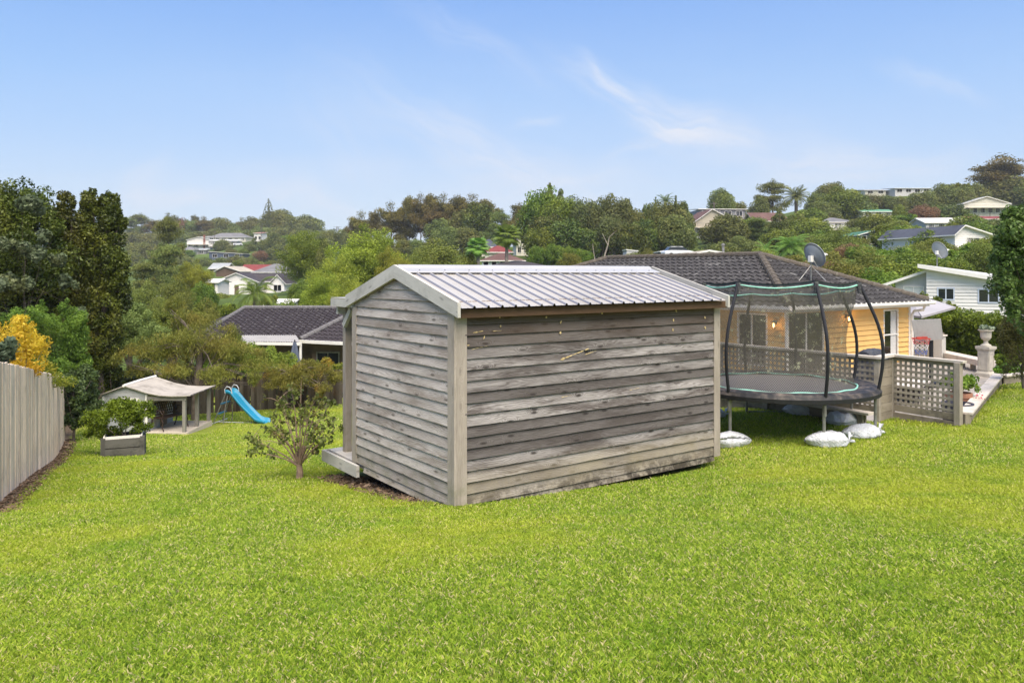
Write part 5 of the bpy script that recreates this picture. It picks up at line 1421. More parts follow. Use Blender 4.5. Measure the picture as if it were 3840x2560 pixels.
# bench on the veranda
bp = play.matrix_basis @ Vector((-.72, .62, .045))
e = empty('iron_bench', (bp.x, bp.y, zg + .045), pax + R_(64), 'small dark brown bench with scrolled iron arms on the playhouse veranda', 'bench')
M_iron = m_plain('iron_brown', (.045, .026, .02), .5, .2, 10)
e.scale = (1.2, 1.1, 1.05); Lb = .85; mb = MB(220); [mb.box(-Lb / 2, Lb / 2, -.20 + k * .085, -.125 + k * .085, .385, .405) for k in range(5)]; mb.build('seat', M_iron, e)
mb = MB(221); [mb.beam((-Lb / 2, .20 + .03 * k, .46 + k * .085), (Lb / 2, .20 + .03 * k, .46 + k * .085), .016, .045 if k in (0, 4) else .02) for k in range(5)]
for k in range(12): x = -Lb / 2 + .06 + k * (Lb - .12) / 11; mb.beam((x, .20, .46), (x, .32, .80), .02, .02)
mb.build('backrest', M_iron, e)
for s in (-1, 1):
    x = s * (Lb / 2 - .02); mb = MB(222)
    mb.tube([(x, -.26, 0), (x, -.20, .12), (x, -.22, .28), (x, -.16, .40)], .018, 6); mb.tube([(x, .34, 0), (x, .24, .2), (x, .20, .42), (x, .33, .84)], .018, 6); mb.tube([(x, -.16, .38), (x, .2, .38)], .015, 6)
    mb.tube([(x, -.22 + .05 * math.cos(a), .58 + .05 * math.sin(a)) for a in [i * .5 for i in range(11)]] + [(x, -.1, .63), (x, .26, .64)], .014, 6)
    mb.tube([(x, -.2, .4), (x, -.22, .55)], .014, 6); mb.build('iron_side', M_iron, e)

# ---------------------------------------------------------------- slide
s0 = P(858, 1572, 27.6); s1 = P(1012, 1566, 27.3)
zs = hz(s0.x, s0.y)
ang = math.atan2(s1.y - s0.y, s1.x - s0.x)
e = empty('playground_slide', (s0.x, s0.y, zs), ang + .02, 'blue plastic wavy playground slide with grey ladder frame', 'slide')
M_blue = m_plain('slide_blue', (.015, .22, .36), .4, .06, 2, .5, dirt=(.12, .33, .45), dirtamt=.5)
M_blued = m_plain('step_blue', (.01, .14, .26), .45, .1, 3)
SLn = 1.50; top = Vector((.12, 0, 1.06))
prof = [(0.0, 1.07), (.10, 1.075), (.20, 1.03), (.34, .88), (.50, .70), (.66, .54), (.82, .40), (.98, .25), (1.12, .135), (1.26, .085), (1.40, .075), (1.47, .04)]
mb = MB(230)
cs = [(-.25, .0), (-.255, .10), (-.235, .115), (-.215, .10), (-.205, .02), (-.17, .0), (.17, .0), (.205, .02), (.215, .10), (.235, .115), (.255, .10), (.25, .0)]
def sl(i, j):
    t0 = i / 44 * 11; k = min(10, int(t0)); f = t0 - k; x = prof[k][0] * (1 - f) + prof[k + 1][0] * f; z = prof[k][1] * (1 - f) + prof[k + 1][1] * f
    rise = 1.15 if x < .25 else 1.0
    return (x, cs[j][0], z + cs[j][1] * rise)
mb.grid(sl, 44, 11); ob = mb.build('chute', M_blue, e, merge=True); so = ob.modifiers.new('t', 'SOLIDIFY'); so.thickness = .012
for sg in (-1, 1):
    mb = MB(231); mb.tube([(.0, sg * .24, 1.08), (-.02, sg * .24, 1.22), (.06, sg * .24, 1.32), (.17, sg * .24, 1.30), (.24, sg * .24, 1.20), (.25, sg * .24, 1.08)], .018, 8); mb.build('hand_rail', M_galv if False else m_plain('rail_grey', (.45, .46, .48), .4, .05), e)
    mb = MB(232); mb.tube([(-.0, sg * .22, 1.06), (-.42, sg * .30, .02)], .019, 8); mb.tube([(.08, sg * .22, 1.0), (.0, sg * .26, .5), (-.04, sg * .29, .02)], .016, 8); mb.build('ladder_leg', M_galv, e)
for z in (.36, .72):
    mb = MB(233); x = -.42 + (z / 1.06) * .42; mb.box(x - .04, x + .05, -.27, .27, z - .015, z + .015); mb.build('step', M_blued, e)
mb = MB(234); mb.tube([(-.42, -.62, .03), (-.42, .62, .03)], .018, 8); mb.tube([(-.42, 0, .03), (1.2, 0, .03)], .014, 8); mb.build('base_frame', m_plain('base_tube', (.55, .56, .56), .4, .05), e)

# ---------------------------------------------------------------- rose bush
rb = P(1122, 1793, 11.4); zrb = hz(rb.x, rb.y)
e = empty('rose_bush', (rb.x, rb.y, zrb), 0, 'sparse leafy bush with bare spreading branches on the lawn left of the shed', 'shrub')
rg = np.random.default_rng(4); mb = MB(240); C = []; Rr = []
mb.tube([(0, 0, -.05), (.01, 0, .10), (.0, 0, .22)], [.058, .048, .042], 9)
def bpt(px, py, dy=0): q = P(px, py, 11.4 + dy); return Vector((q.x - rb.x, q.y - rb.y, q.z - zrb))
tips = [(940, 1690, -.3), (925, 1640, .2), (985, 1600, 0), (1010, 1570, .3), (1035, 1480, -.2), (1060, 1520, .2), (1095, 1450, .1), (1130, 1420, .3), (1185, 1470, -.2), (1205, 1500, .1), (1240, 1510, .4), (1262, 1565, -.1),
        (1275, 1600, .2), (1225, 1650, -.3), (1195, 1690, .1), (1000, 1700, .4), (1150, 1500, -.4), (1100, 1560, .4), (1160, 1600, .5), (1040, 1600, .5), (1200, 1560, .3), (1130, 1540, 0), (1060, 1640, -.4), (1180, 1630, -.5)]
for (px, py, dy) in tips:
    tg = bpt(px, py, dy); m1_ = Vector((tg.x * .30, tg.y * .3, .22 + (tg.z - .22) * .36)); m2_ = Vector((tg.x * .62, tg.y * .65, .22 + (tg.z - .22) * .70))
    mb.tube([(0, 0, .18), m1_ * .6 + Vector((0, 0, .08)), m1_, m2_, tg], [.017, .013, .010, .006, .003], 6)
    for q in range(3):
        b = m1_.lerp(tg, rg.uniform(.2, .9)); t2 = b + Vector((rg.normal() * .14, rg.normal() * .14, rg.uniform(.02, .20))); mb.tube([b, b.lerp(t2, .5) + Vector((0, 0, .02)), t2], [.006, .004, .002], 5); C.append(t2); Rr.append(.055)
    for q in range(4): C.append(m2_.lerp(tg, rg.uniform(.3, 1.05)) + Vector(rg.normal(size=3) * .03)); Rr.append(rg.uniform(.045, .085))
mb.build('stems', m_plain('rose_stem', (.26, .18, .13), .85, .25, 14), e)
V, T = leaf_quads(rg, np.array([tuple(c) for c in C]), np.array(Rr), 1700, .052, .72, .2, 0, (.1, 1.15))
np_obj('leaves', V, quads(V), m_leaf('leaf_rose', (.07, .11, .02), (.21, .28, .07), (.34, .20, .05), .35, .4, .35, 2.5), e, T)

# ---------------------------------------------------------------- weeping tree over the playhouse
def weeping(name, px, py_foot, Y, env, n, label, trunkpts, seed, leaf=.13, lm=None, up=0):
    b = P(px, py_foot, Y); z = hz(b.x, b.y) - .05; e = empty(name, (b.x, b.y, z), 0, label, 'tree'); rg = np.random.default_rng(seed); mb = MB(seed)
    C = []; Rr = []
    for (xd, yd, dy, rx, rz_) in env:
        c = D(xd, yd, Y + dy) - Vector((b.x, b.y, z)); a, r1 = clumps(rg, tuple(c), (rx, rx * .9, rz_), 15, .34, .3, -1.1, .75); C.append(a); Rr.append(r1)
    C = np.vstack(C); Rr = np.vstack(Rr); V, T = leaf_quads(rg, C, Rr, n, leaf, .17, .15, 1.0, (.15, 1.15))
    np_obj('foliage', V, quads(V), lm or L_peach, e, T)
    pts = [D(x, y, Y + dy) - Vector((b.x, b.y, z)) for x, y, dy in trunkpts]; pts[0].z = -.1
    mb.tube(pts, [.15 * (1 - .13 * i) for i in range(len(pts))], 9)
    for c in C[::4]:
        c = Vector(c); p = pts[min(len(pts) - 1, 1 + int(rg.uniform(0, len(pts) - 1)))]; m = p.lerp(c, .5) + Vector((0, 0, .18)); mb.tube([p, m, c], [.035, .022, .008], 5)
    mb.build('trunk', M_bark, e)
weeping('weeping_tree', 730, 1567, 28.8, [(300, 815, 0, .9, .45), (355, 800, .4, 1.2, .6), (420, 790, 0, 1.4, .75), (490, 800, .5, 1.4, .7), (550, 815, 0, 1.1, .65), (600, 835, -.4, .9, .5), (400, 850, -.6, 1.2, .35), (500, 860, -.8, 1.1, .3), (450, 745, 1.2, 1.3, .6), (525, 770, 1.2, .9, .5), (330, 850, .0, .7, .35), (400, 700, 1.5, .55, .5), (575, 870, -1.2, .5, .3)],
        30000, 'wide weeping tree with narrow drooping olive leaves behind the playhouse', [(448, 960, 0), (450, 900, 0), (456, 850, 0), (462, 800, 0)], 251)
weeping('weeping_tree', 1050, 1530, 31.5, [(620, 855, 0, .7, .4), (665, 850, 0, .9, .35), (705, 862, 0, .9, .4), (745, 850, .2, .7, .35), (775, 865, .3, .6, .4), (650, 880, -.5, .8, .35), (740, 890, -.5, .5, .35), (700, 835, .5, .7, .2)],
        13000, 'smaller weeping tree with rusty drooping leaves over the back fence right of the slide', [(652, 935, 0), (655, 890, 0), (668, 862, 0)], 252, .12, m_leaf('leaf_peach_red', (.15, .15, .02), (.32, .30, .06), (.38, .20, .05), .4, .55, .55, 1.1))
# ---------------------------------------------------------------- planting near the fences and the house
# big dark evergreens at the left (three crowns that read apart)
def big_tree(name, xd, Y, env, n, leaf, lm, label, seed, k=.22, ncl=34, ratio=.5, bm=None, tr=.22, low=-1.1, inner=.55, cat='tree', droop=0):
    x = (xd - 1176) / 1794 * Y; z = hz(x, Y) - .1; rg = np.random.default_rng(seed); e = empty(name, (x, Y, z), 0, label, cat); C = []; Rr = []
    for (cx2, cy2, dy, rx, rz_) in env:
        c = D(cx2, cy2, Y + dy) - Vector((x, Y, z)); a, r1 = clumps(rg, tuple(c), (rx, rx * .9, rz_), ncl, k, inner, low, 1.15); C.append(a); Rr.append(r1)
    C = np.vstack(C); Rr = np.vstack(Rr); V, T = leaf_quads(rg, C, Rr, n, leaf, ratio, .55, droop, (.45, 1.1)); np_obj('crown', V, quads(V), lm, e, T)
    mb = MB(seed); zt_ = C[:, 2].max() * .8; add_trunk(mb, (0, 0, -.3), (0, 0, zt_), tr, rg, C[::7], .03, 8); mb.build('trunk', bm or M_bark, e); return e
L_ev = m_leaf('leaf_evergreen', (.028, .042, .006), (.135, .165, .022), (.23, .22, .035), .25, .38, .40, .7)
big_tree('evergreen_tree', 30, 27, [(0, 560, 0, 1.9, 2.0), (60, 485, .3, .95, 1.1), (35, 470, 0, .8, .9), (90, 540, .2, .8, 1.2), (60, 620, 0, 1.7, 1.6), (100, 650, -.2, .9, 1.2), (20, 700, 0, 2.0, 1.5), (90, 760, 0, 1.2, 1.2), (-70, 600, 0, 2.0, 2.6), (-30, 500, 0, 1.2, 1.3), (40, 800, 0, 1.6, 1.0)], 105000, .105, L_ev, 'broad dark evergreen tree at the left edge with olive and bluish leaf patches', 301, .27, 30)
big_tree('evergreen_tree', 165, 28, [(150, 560, 0, .62, 1.5), (152, 470, 0, .36, .6), (130, 520, 0, .5, .8), (170, 600, .2, .8, 1.4), (165, 700, 0, 1.1, 1.5), (140, 760, 0, 1.2, 1.2), (190, 520, .3, .4, .6), (180, 820, 0, 1.2, 1.0)], 62000, .105, L_ev, 'narrow dark evergreen tree between the broad tree and the columnar one', 302, .28, 26)
big_tree('evergreen_tree', 235, 28.5, [(205, 540, 0, .58, 1.5), (258, 540, 0, .52, 1.5), (205, 465, 0, .33, .62), (250, 468, .1, .34, .62), (228, 500, .1, .3, .7), (268, 500, 0, .2, .6), (240, 620, 0, .85, 1.3), (270, 640, 0, .45, 1.2), (240, 700, 0, .85, 1.3), (215, 640, .2, .8, 1.2), (225, 770, 0, .95, 1.1), (205, 850, 0, 1.0, .9), (228, 905, .3, .8, .8)], 78000, .105, L_ev, 'tall dark columnar evergreen tree with two leading tops, right end of the dark group', 303, .28, 26)
big_tree('ivy_climber', 60, 25.6, [(70, 470, 0, .5, .35), (100, 540, .1, .25, .4), (75, 580, 0, .45, .4), (130, 600, .3, .4, .3), (15, 650, -.5, .6, .25), (60, 655, -.3, .3, .3), (155, 650, .4, .3, .35), (190, 720, .6, .35, .3), (20, 560, -.6, .5, .25)], 5200, .13, m_leaf('leaf_blue_dark', (.07, .10, .05), (.21, .27, .14), (.28, .30, .10), .35, .4, .4, 1), 'grey-green broad-leaved climber growing through the dark evergreens', 304, .34, 9, cat='climber', ratio=.8, tr=.02, inner=.2)
big_tree('golden_shrub', 35, 13.2, [(-10, 795, -.8, .42, .42), (40, 785, 0, .42, .40), (82, 800, 1.4, .32, .36), (50, 745, 0.2, .26, .22), (15, 850, -.3, .40, .25), (60, 850, .9, .4, .25), (0, 930, .0, .5, .4)], 11000, .058, L_yel, 'golden yellow shrub showing over the near paling fence', 305, .26, 22, .45, tr=.03, cat='shrub', inner=.35)
big_tree('silver_leaf_shrub', 10, 11.6, [(14, 790, 0, .14, .14), (-4, 810, 0, .2, .16), (20, 812, .2, .12, .1)], 700, .10, L_gum, 'grey-green broad leaves poking out of the golden shrub at the left edge', 306, .4, 8, .5, tr=.015, cat='shrub')
big_tree('feathery_shrub', 140, 24.0, [(138, 790, 0, .9, 1.05), (100, 745, -1, .5, .5), (168, 760, .1, .5, .9), (180, 835, .2, .5, .6), (115, 850, -1, .9, .4), (188, 735, .3, .16, .35), (150, 715, .1, .22, .42), (60, 730, -2, .8, .3), (95, 715, -1, .2, .4), (195, 850, 0, .3, .5)], 34000, .075, m_leaf('leaf_feathery', (.075, .12, .014), (.24, .32, .045), (.30, .36, .05), .4, .5, .4, 1.5), 'bright feathery green shrub behind the fence right of the golden one', 307, .24, 26, .35, tr=.035, cat='shrub', inner=.35)
big_tree('yellow_green_shrub', 110, 18.2, [(105, 868, 0, .5, .14), (130, 876, 1.5, .5, .12), (160, 880, 4.6, .45, .12), (85, 850, -1.5, .4, .15)], 3600, .055, m_leaf('leaf_lime', (.12, .16, .015), (.38, .38, .05), (.45, .32, .03), .4, .5, .4, 2), 'low lime-yellow foliage spilling over the top of the paling fence', 308, .3, 16, .5, tr=.02, cat='shrub')
big_tree('ivy_hedge', 168, 22.6, [(165, 905, 0, .35, .55), (172, 950, 0, .38, .45), (190, 880, .8, .5, .5), (200, 930, 1.2, .5, .6), (150, 880, -.3, .25, .3)], 15000, .07, L_ivy, 'dark ivy mass covering the far end of the paling fence', 309, .3, 26, .8, cat='hedge', tr=.05)
big_tree('dark_hedge', 230, 29.2, [(215, 930, 0, 1.0, .7), (260, 890, .4, 1.2, .8), (330, 900, .6, 1.3, .9), (175, 880, .3, .8, .9)], 17000, .10, L_ivy, 'deeply shaded dark hedge behind the playhouse', 310, .3, 26, .6, cat='hedge', tr=.06)
big_tree('fence_climber', 138, 21.0, [(128, 900, 0, .16, .25), (125, 950, 0, .13, .3), (130, 985, .1, .12, .2)], 620, .075, L_hedge, 'thin climbing sapling growing up the face of the paling fence', 311, .45, 9, .7, tr=.012, cat='climber', bm=M_bark_l, inner=.2)
# green fluffy shrubs between the evergreens and the weeping tree
big_tree('fluffy_tree', 300, 36, [(290, 750, 0, 1.0, .8), (320, 740, .5, .9, .9), (345, 770, 0, 1.0, .6), (280, 790, 0, 1.0, .6)], 20000, .10, m_leaf('leaf_fluffy', (.13, .17, .04), (.30, .36, .10), (.22, .28, .08), .4, .6, .4, .6), 'pale fluffy green tree between the dark evergreens and the weeping tree', 312, .26, 24)
big_tree('fluffy_tree', 390, 38, [(375, 745, 0, .9, .75), (400, 730, .4, .6, .6), (430, 720, .4, .9, .5)], 14000, .10, L_olive, 'pale olive tree just right of the fluffy green tree', 313, .26, 24)
big_tree('fern_shrub', 560, 32.5, [(560, 840, 0, .8, .45), (600, 850, .3, .6, .3), (480, 860, .3, .9, .5)], 6000, .13, L_mid, 'mid-green shrub behind the back fence above the slide', 314, .3, 20)
# plants over the back fence near the neighbour house
big_tree('croton_shrub', 720, 35.5, [(700, 845, 0, .7, .25), (745, 840, 0, .55, .30), (785, 850, 0, .5, .3)], 3800, .16, m_leaf('leaf_croton', (.12, .20, .02), (.40, .42, .06), (.60, .30, .03), .4, .4, .5, 1.3), 'yellow-green tropical shrub with long leaves in the neighbour garden', 315, .35, 14, .25, tr=.04, cat='shrub')
big_tree('red_flower_shrub', 735, 34.9, [(726, 850, 0, .18, .09), (752, 845, 0, .10, .09)], 170, .13, m_plain('red_bract', (.60, .02, .02), .5, .2, 5), 'clump of red flowering leaves above the back fence', 316, .5, 5, .4, tr=.01, cat='flowers')
big_tree('neighbour_hedge', 600, 37, [(590, 815, 0, 1.0, .4), (650, 830, 0, .9, .35), (540, 800, .5, 1.0, .5)], 9000, .11, L_bright, 'fresh green hedge in front of the neighbour patio', 317, .3, 20, cat='hedge')
# right: hedge, box bushes, ivy tree at the edge
def hedge_box(name, pts, w, z0, z1, n, leaf, lm, label, seed):
    rg = np.random.default_rng(seed); a = Vector(pts[0]); e = empty(name, (a.x, a.y, z0), 0, label, 'hedge'); C = []; Rr = []
    for p, q in zip(pts[:-1], pts[1:]):
        p = Vector(p); q = Vector(q); L = (q - p).length; k = int(L / .35)
        for i in range(k):
            s = i / k
            for zz_ in np.arange(z0 + .2, z1, .35):
                for ww in (-.5, .1, .5):
                    C.append((p.x + (q.x - p.x) * s - a.x + rg.normal() * .08, p.y + (q.y - p.y) * s + ww * w - a.y + rg.normal() * .08, zz_ - z0 + rg.normal() * .06)); Rr.append(rg.uniform(.20, .34))
    V, T = leaf_quads(rg, C, np.array(Rr), n, leaf, .6, .5, .4, (.4, 1.15)); np_obj('foliage', V, quads(V), lm, e, T)
    mb = MB(seed)
    for i in range(0, len(C), 14): mb.tube([(C[i][0], C[i][1], -.2), (C[i][0], C[i][1], C[i][2])], .03, 5)
    mb.build('stems', M_bark, e)
hA = P(3545, 1300, 33); hB = P(3790, 1300, 29)
hedge_box('clipped_hedge', [(hA.x, hA.y), (hB.x + .5, hB.y)], .9, -3.3, -1.95, 30000, .12, L_hedge, 'bright green clipped hedge at the back of the deck', 330)
big_tree('laurel_hedge', 2170, 36, [(2130, 722, 0, .6, .32), (2180, 728, 0, 1.1, .40), (2240, 735, 0, 1.0, .35), (2290, 740, 0, .9, .4), (2210, 760, -.5, 1.3, .4), (2125, 745, -.4, .9, .45)], 16000, .12, L_mid, 'rough leafy shrubs behind the clipped hedge below the white house', 331, .3, 20, .5, cat='hedge')
big_tree('climbing_rose', 2160, 35, [(2150, 690, 0, .35, .22), (2185, 705, 0, .35, .25), (2120, 680, 0, .25, .2)], 1400, .11, L_mid, 'thin straggly climber in front of the white house windows', 332, .35, 10, .5, tr=.015, cat='climber', inner=.2)
for i, (xd, yd, r, lab) in enumerate(((2314, 822, .30, 'upper rounded box bush at the right edge beside the pedestal'), (2320, 848, .44, 'lower rounded box bush at the lawn corner, nearest the kerb'))):
    c = D(xd, yd, 22.5 - i * .9); zb_ = ZD
    e = empty('box_bush', (c.x, c.y, zb_), 0, lab, 'shrub', 'box bushes by the pedestal'); rg = np.random.default_rng(340 + i)
    cc, r1 = clumps(rg, (0, 0, c.z - zb_ - .1), (r, r, .24), 40, .3, .6, -.9, .8); V, T = leaf_quads(rg, cc, r1, 7000, .05, .7, .6)
    np_obj('foliage', V, quads(V), L_hedge, e, T); mb = MB(1); mb.tube([(0, 0, -.1), (0, 0, c.z - zb_)], .05, 6); mb.build('stems', M_bark, e)
big_tree('garden_tree', 2400, 15.5, [(2345, 540, 0, .55, .75), (2330, 620, 0, .50, .8), (2370, 560, .2, .6, 1.0), (2335, 690, 0, .35, .5), (2300, 560, 0, .22, .35), (2320, 500, 0, .22, .25), (2375, 700, .3, .5, .8)], 20000, .085, m_leaf('leaf_garden', (.05, .09, .018), (.17, .26, .06), (.24, .32, .10), .35, .35, .4, 1.6), 'leafy green tree with pale new growth cut off by the right edge of the picture', 345, .26, 30, .5, tr=.05, inner=.4)
big_tree('thin_conifer', 2350, 17.5, [(2325, 770, 0, .28, .7), (2345, 740, 0, .35, .7), (2310, 790, 0, .2, .3), (2340, 840, 0, .35, .35)], 11000, .06, m_leaf('leaf_fine_brown', (.07, .075, .02), (.17, .17, .05), (.20, .13, .05), .3, .6, .5, 1), 'fine-leaved dark shrub with brown stems under the garden tree', 346, .3, 22, .25, tr=.04, cat='shrub')
# succulents in the urn, pots in the deck corner
shrub('urn_succulent', pp.x, pp.y, ZD + 1.40, [((0, 0, .10), (.24, .24, .07))], 18, 500, .07, m_leaf('leaf_succulent', (.20, .26, .16), (.42, .48, .34), (.30, .34, .24), .2, .5, .3, 3), 'pale rosette succulents growing in the stone urn', .3, 350, [(0, 0, .05)], cat='succulent', sr=.01)
for i, (px, py, Y, rad, matc, lab) in enumerate(((3595, 1490, 15.2, .24, (.33, .16, .10), 'terracotta pot with a leafy plant and pink flowers inside the kerb corner'), (3590, 1530, 14.3, .27, (.05, .05, .07), 'dark blue pot in the corner behind the lattice end post'))):
    p = P(px, py, Y); e = empty('flower_pot', (p.x, p.y, ZD), 0, lab, 'flower pot'); top_ = p.z - ZD + .10
    mb = MB(2); mb.lathe([(0, 0), (rad * .7, 0), (rad * .95, top_ * .9), (rad, top_ * .9), (rad, top_), (rad * .88, top_), (rad * .86, top_ * .85), (0, top_ * .85)], (0, 0, 0), 24); mb.build('pot', m_plain('pot_%s' % ('clay' if i == 0 else 'glaze'), matc, .6, .1, 5), e)
    if i == 0:
        shrub('pot_plant', p.x, p.y, ZD + top_ * .85, [((0, 0, .32), (.36, .33, .22)), ((.25, 0, .25), (.2, .2, .15)), ((-.2, 0, .28), (.2, .2, .15))], 14, 900, .075, L_bright, 'bushy green pot plant in the terracotta pot', .3, 352, [(0, 0, .35), (.2, .1, .3), (-.2, 0, .3), (.1, -.1, .3)], cat='plant', sr=.018)
        shrub('pink_flowers', p.x + .22, p.y - .28, ZD + top_ * .85, [((0, 0, .08), (.22, .15, .08))], 8, 32, .04, m_plain('pink_petal', (.65, .10, .16), .5, .2, 8), 'small pink flowers at the foot of the pot plant', .4, 353, [(0, 0, .08)], cat='flowers', sr=.008)

# ---------------------------------------------------------------- generic house
def roof_mat(nm, c, rough=.7): 
    return bpy.data.materials.get(nm) or m_plain(nm, c, rough, .14, .5, .2, bump=.0, dirt=tuple(min(1, x * 1.5 + .03) for x in c), dirtamt=.3)
MR = dict(dark=roof_mat('roof_dark', (.060, .050, .050)), grey=roof_mat('roof_grey', (.17, .165, .165)), lgrey=roof_mat('roof_lgrey', (.33, .34, .34)), white=roof_mat('roof_white', (.64, .61, .57)), red=roof_mat('roof_red', (.20, .045, .040)),
          brown=roof_mat('roof_brown', (.13, .07, .055)), beige=roof_mat('roof_beige', (.42, .37, .29)), green=roof_mat('roof_green', (.12, .27, .17)), dgreen=roof_mat('roof_dgreen', (.06, .16, .10)), slate=roof_mat('roof_slate', (.075, .08, .10)), pink=roof_mat('roof_pinkish', (.30, .10, .09)))
MW = dict(white=m_boards('wall_white', (.76, .72, .66), .25), cream=m_boards('wall_cream', (.62, .58, .46), .25), beige=m_boards('wall_beige', (.42, .37, .28), .25), brick=m_plain('wall_brick', (.25, .10, .07), .85, .2, 3), grey=m_boards('wall_grey', (.22, .22, .23), .25),
          lgrey=m_boards('wall_pale_grey', (.52, .50, .47), .25), blue=m_plain('wall_blue', (.09, .11, .16), .7, .1, 1), brown=m_plain('wall_brown', (.14, .09, .06), .8, .1, 1), dark=m_plain('wall_dark', (.04, .04, .045), .8, .2, 1), green=m_boards('wall_green', (.50, .58, .50), .25))
def simple_house(xd0, xd1, yr, ye, yb, Y, kind, wall, roof, label, rot=0, dp=8., nwin=3, name='house', oh=.45, deck=False, chimney=False, two=False, ridgex=.5, sink=3.0, cat='house', door=False, base=None):
    xm = (xd0 + xd1) / 2; w = (xd1 - xd0) / 1794 * Y; x = (xm - 1176) / 1794 * Y; z = (626.6 - yb) / 1794 * Y
    he = (yb - ye) / 1794 * Y; hr = (yb - yr) / 1794 * Y
    # the ridge sits further away than the eave
    e = empty(name, (x, Y, z), R_(rot), label, cat); ca = math.cos(R_(rot)); w = w / max(.6, ca)
    h = w / 2 - oh; MWt = MW[wall]; MRt = MR[roof]; mb = MB(int(abs(x * 7)) + 1)
    gab = kind in ('gable', )
    mb.box(-h, h, 0, .15, -sink, he); mb.box(-h, -h + .15, .15, dp, -sink, he); mb.box(h - .15, h, .15, dp, -sink, he); mb.box(-h, h, dp, dp + .15, -sink, he)
    rx = (ridgex - .5) * w
    if kind == 'gable':
        hg = hr - (hr - he) * oh / (w / 2); mb.face([(-h, 0, he), (h, 0, he), (rx, 0, hr - .03)]); mb.face([(-h, dp, he), (h, dp, he), (rx, dp, hr - .03)])
    if kind == 'side':
        mb.face([(-h, 0, he), (-h, dp, he), (-h, dp / 2, hr)]); mb.face([(h, 0, he), (h, dp, he), (h, dp / 2, hr)])
    if kind == 'mono':
        mb.face([(-h, 0, he), (h, 0, he), (h, 0, hr - .05)]) if ridgex > .5 else mb.face([(-h, 0, he), (h, 0, he), (-h, 0, hr - .05)])
    mb.build('wall', MWt, e)
    mb = MB(2); W = w / 2; t = .14; o = oh
    def slab(P4):
        P4 = [Vector(p) for p in P4]; dn = Vector((0, 0, -t)); mb.face(P4)
        n = len(P4)
        for i in range(n): j = (i + 1) % n; mb.face([P4[i] + dn, P4[j] + dn, P4[j], P4[i]], None, 1)
        mb.face([p + dn for p in reversed(P4)], None, 1)
    if kind == 'gable':
        slab([(-W, -o, he + .0), (rx, -o, hr), (rx, dp + o, hr), (-W, dp + o, he)]); slab([(rx, -o, hr), (W, -o, he), (W, dp + o, he), (rx, dp + o, hr)])
    elif kind == 'side':
        slab([(-W, -o, he), (W, -o, he), (W, dp / 2, hr), (-W, dp / 2, hr)]); slab([(-W, dp / 2, hr), (W, dp / 2, hr), (W, dp + o, he), (-W, dp + o, he)])
    elif kind == 'hip':
        k = min(W * .9, dp / 2 + o) ; yr_ = dp / 2
        a, b = (-W + k, yr_, hr), (W - k, yr_, hr)
        slab([(-W, -o, he), (W, -o, he), b, a]); slab([(W, -o, he), (W, dp + o, he), b]); slab([(W, dp + o, he), (-W, dp + o, he), a, b]); slab([(-W, dp + o, he), (-W, -o, he), a])
    elif kind == 'flat':
        slab([(-W, -o, he + .1), (W, -o, he + .1), (W, dp + o, hr + .12), (-W, dp + o, hr + .12)])
    elif kind == 'mono':
        zl, zr_ = (he, hr) if ridgex > .5 else (hr, he)
        slab([(-W, -o, zl + .1), (W, -o, zr_ + .1), (W, dp + o, zr_ + .1), (-W, dp + o, zl + .1)])
    rf = mb.build('roof', [MRt, M_white], e)
    if chimney: mb = MB(3); mb.box(W * .35, W * .35 + .8, -.35, .35, 0, hr + .9); mb.build('chimney', MW['brick'], e)
    if door: mb = MB(4); mb.box(-.45, .45, -.03, .02, 0, 2.0); mb.build('door', MW['brown'], e)
    fl = [0.9] if not two else [.9, 3.4]
    lev = [f for f in fl if f + 1.0 < he - .1] or ([max(.2, he - 1.6)] if he > 1.2 else [])
    for f in lev:
        for i in range(nwin):
            c = -h + (2 * h) * (i + .5) / nwin; ww = min(1.8, (2 * h) / nwin * .55)
            if door and abs(c) < 1: continue
            top = min(f + 1.25, he - .15); window(e, c - ww / 2, c + ww / 2, f, top, -.012, fw=.09, bars=(c,) if ww > 1.2 else ())
    if deck:
        zf = 2.2 if two or he > 4 else .0
        mb = MB(5); mb.box(-h * .95, h * .95, -1.8, -.05, zf - .15, zf); mb.build('deck_floor', M_rail, e)
        mb = MB(6); mb.box(-h * .95, h * .95, -1.8, -1.75, zf + .92, zf + 1.0); x_ = -h * .95
        while x_ < h * .95: mb.box(x_, x_ + .06, -1.79, -1.76, zf + .1, zf + .92); x_ += .28
        mb.build('deck_railing', M_white if wall in ('white', 'cream', 'lgrey') else M_lat, e)
        for s in (-1, 0, 1): mb = MB(7); mb.box(s * h * .92 - .06, s * h * .92 + .06, -1.78, -1.66, -sink, zf - .15); mb.build('deck_post', M_dark, e)
    return e
S = simple_house
S(429, 485, 543.5, 551, 572, 380, 'gable', 'white', 'lgrey', 'white low-gabled house with a red brick chimney high on the left hill', 8, 9, 4, chimney=True, deck=True)
S(475, 568, 534, 545, 556, 392, 'hip', 'cream', 'grey', 'long cream house with grey hipped roof, highest on the left hill', -6, 9, 6)
S(459, 500, 539, 544, 548, 402, 'hip', 'cream', 'grey', 'small grey hipped roof just left of the long cream house', 0, 7, 2)
S(478, 546, 549, 553, 566, 370, 'flat', 'lgrey', 'white', 'flat white-roofed house with a timber deck on the left hill', 4, 8, 4, deck=True)
S(450, 475, 570, 574, 584, 350, 'flat', 'grey', 'lgrey', 'small grey shed below the white chimney house', 6, 5, 1, 'shed', cat='shed')
S(415, 448, 566, 573, 582, 345, 'hip', 'lgrey', 'grey', 'low pale grey roofed outbuilding left of the small grey shed', 0, 6, 2)
S(478, 560, 578, 583, 596, 320, 'mono', 'blue', 'lgrey', 'dark blue house with pale shallow roof half behind trees on the left hill', 0, 8, 3, ridgex=.2)
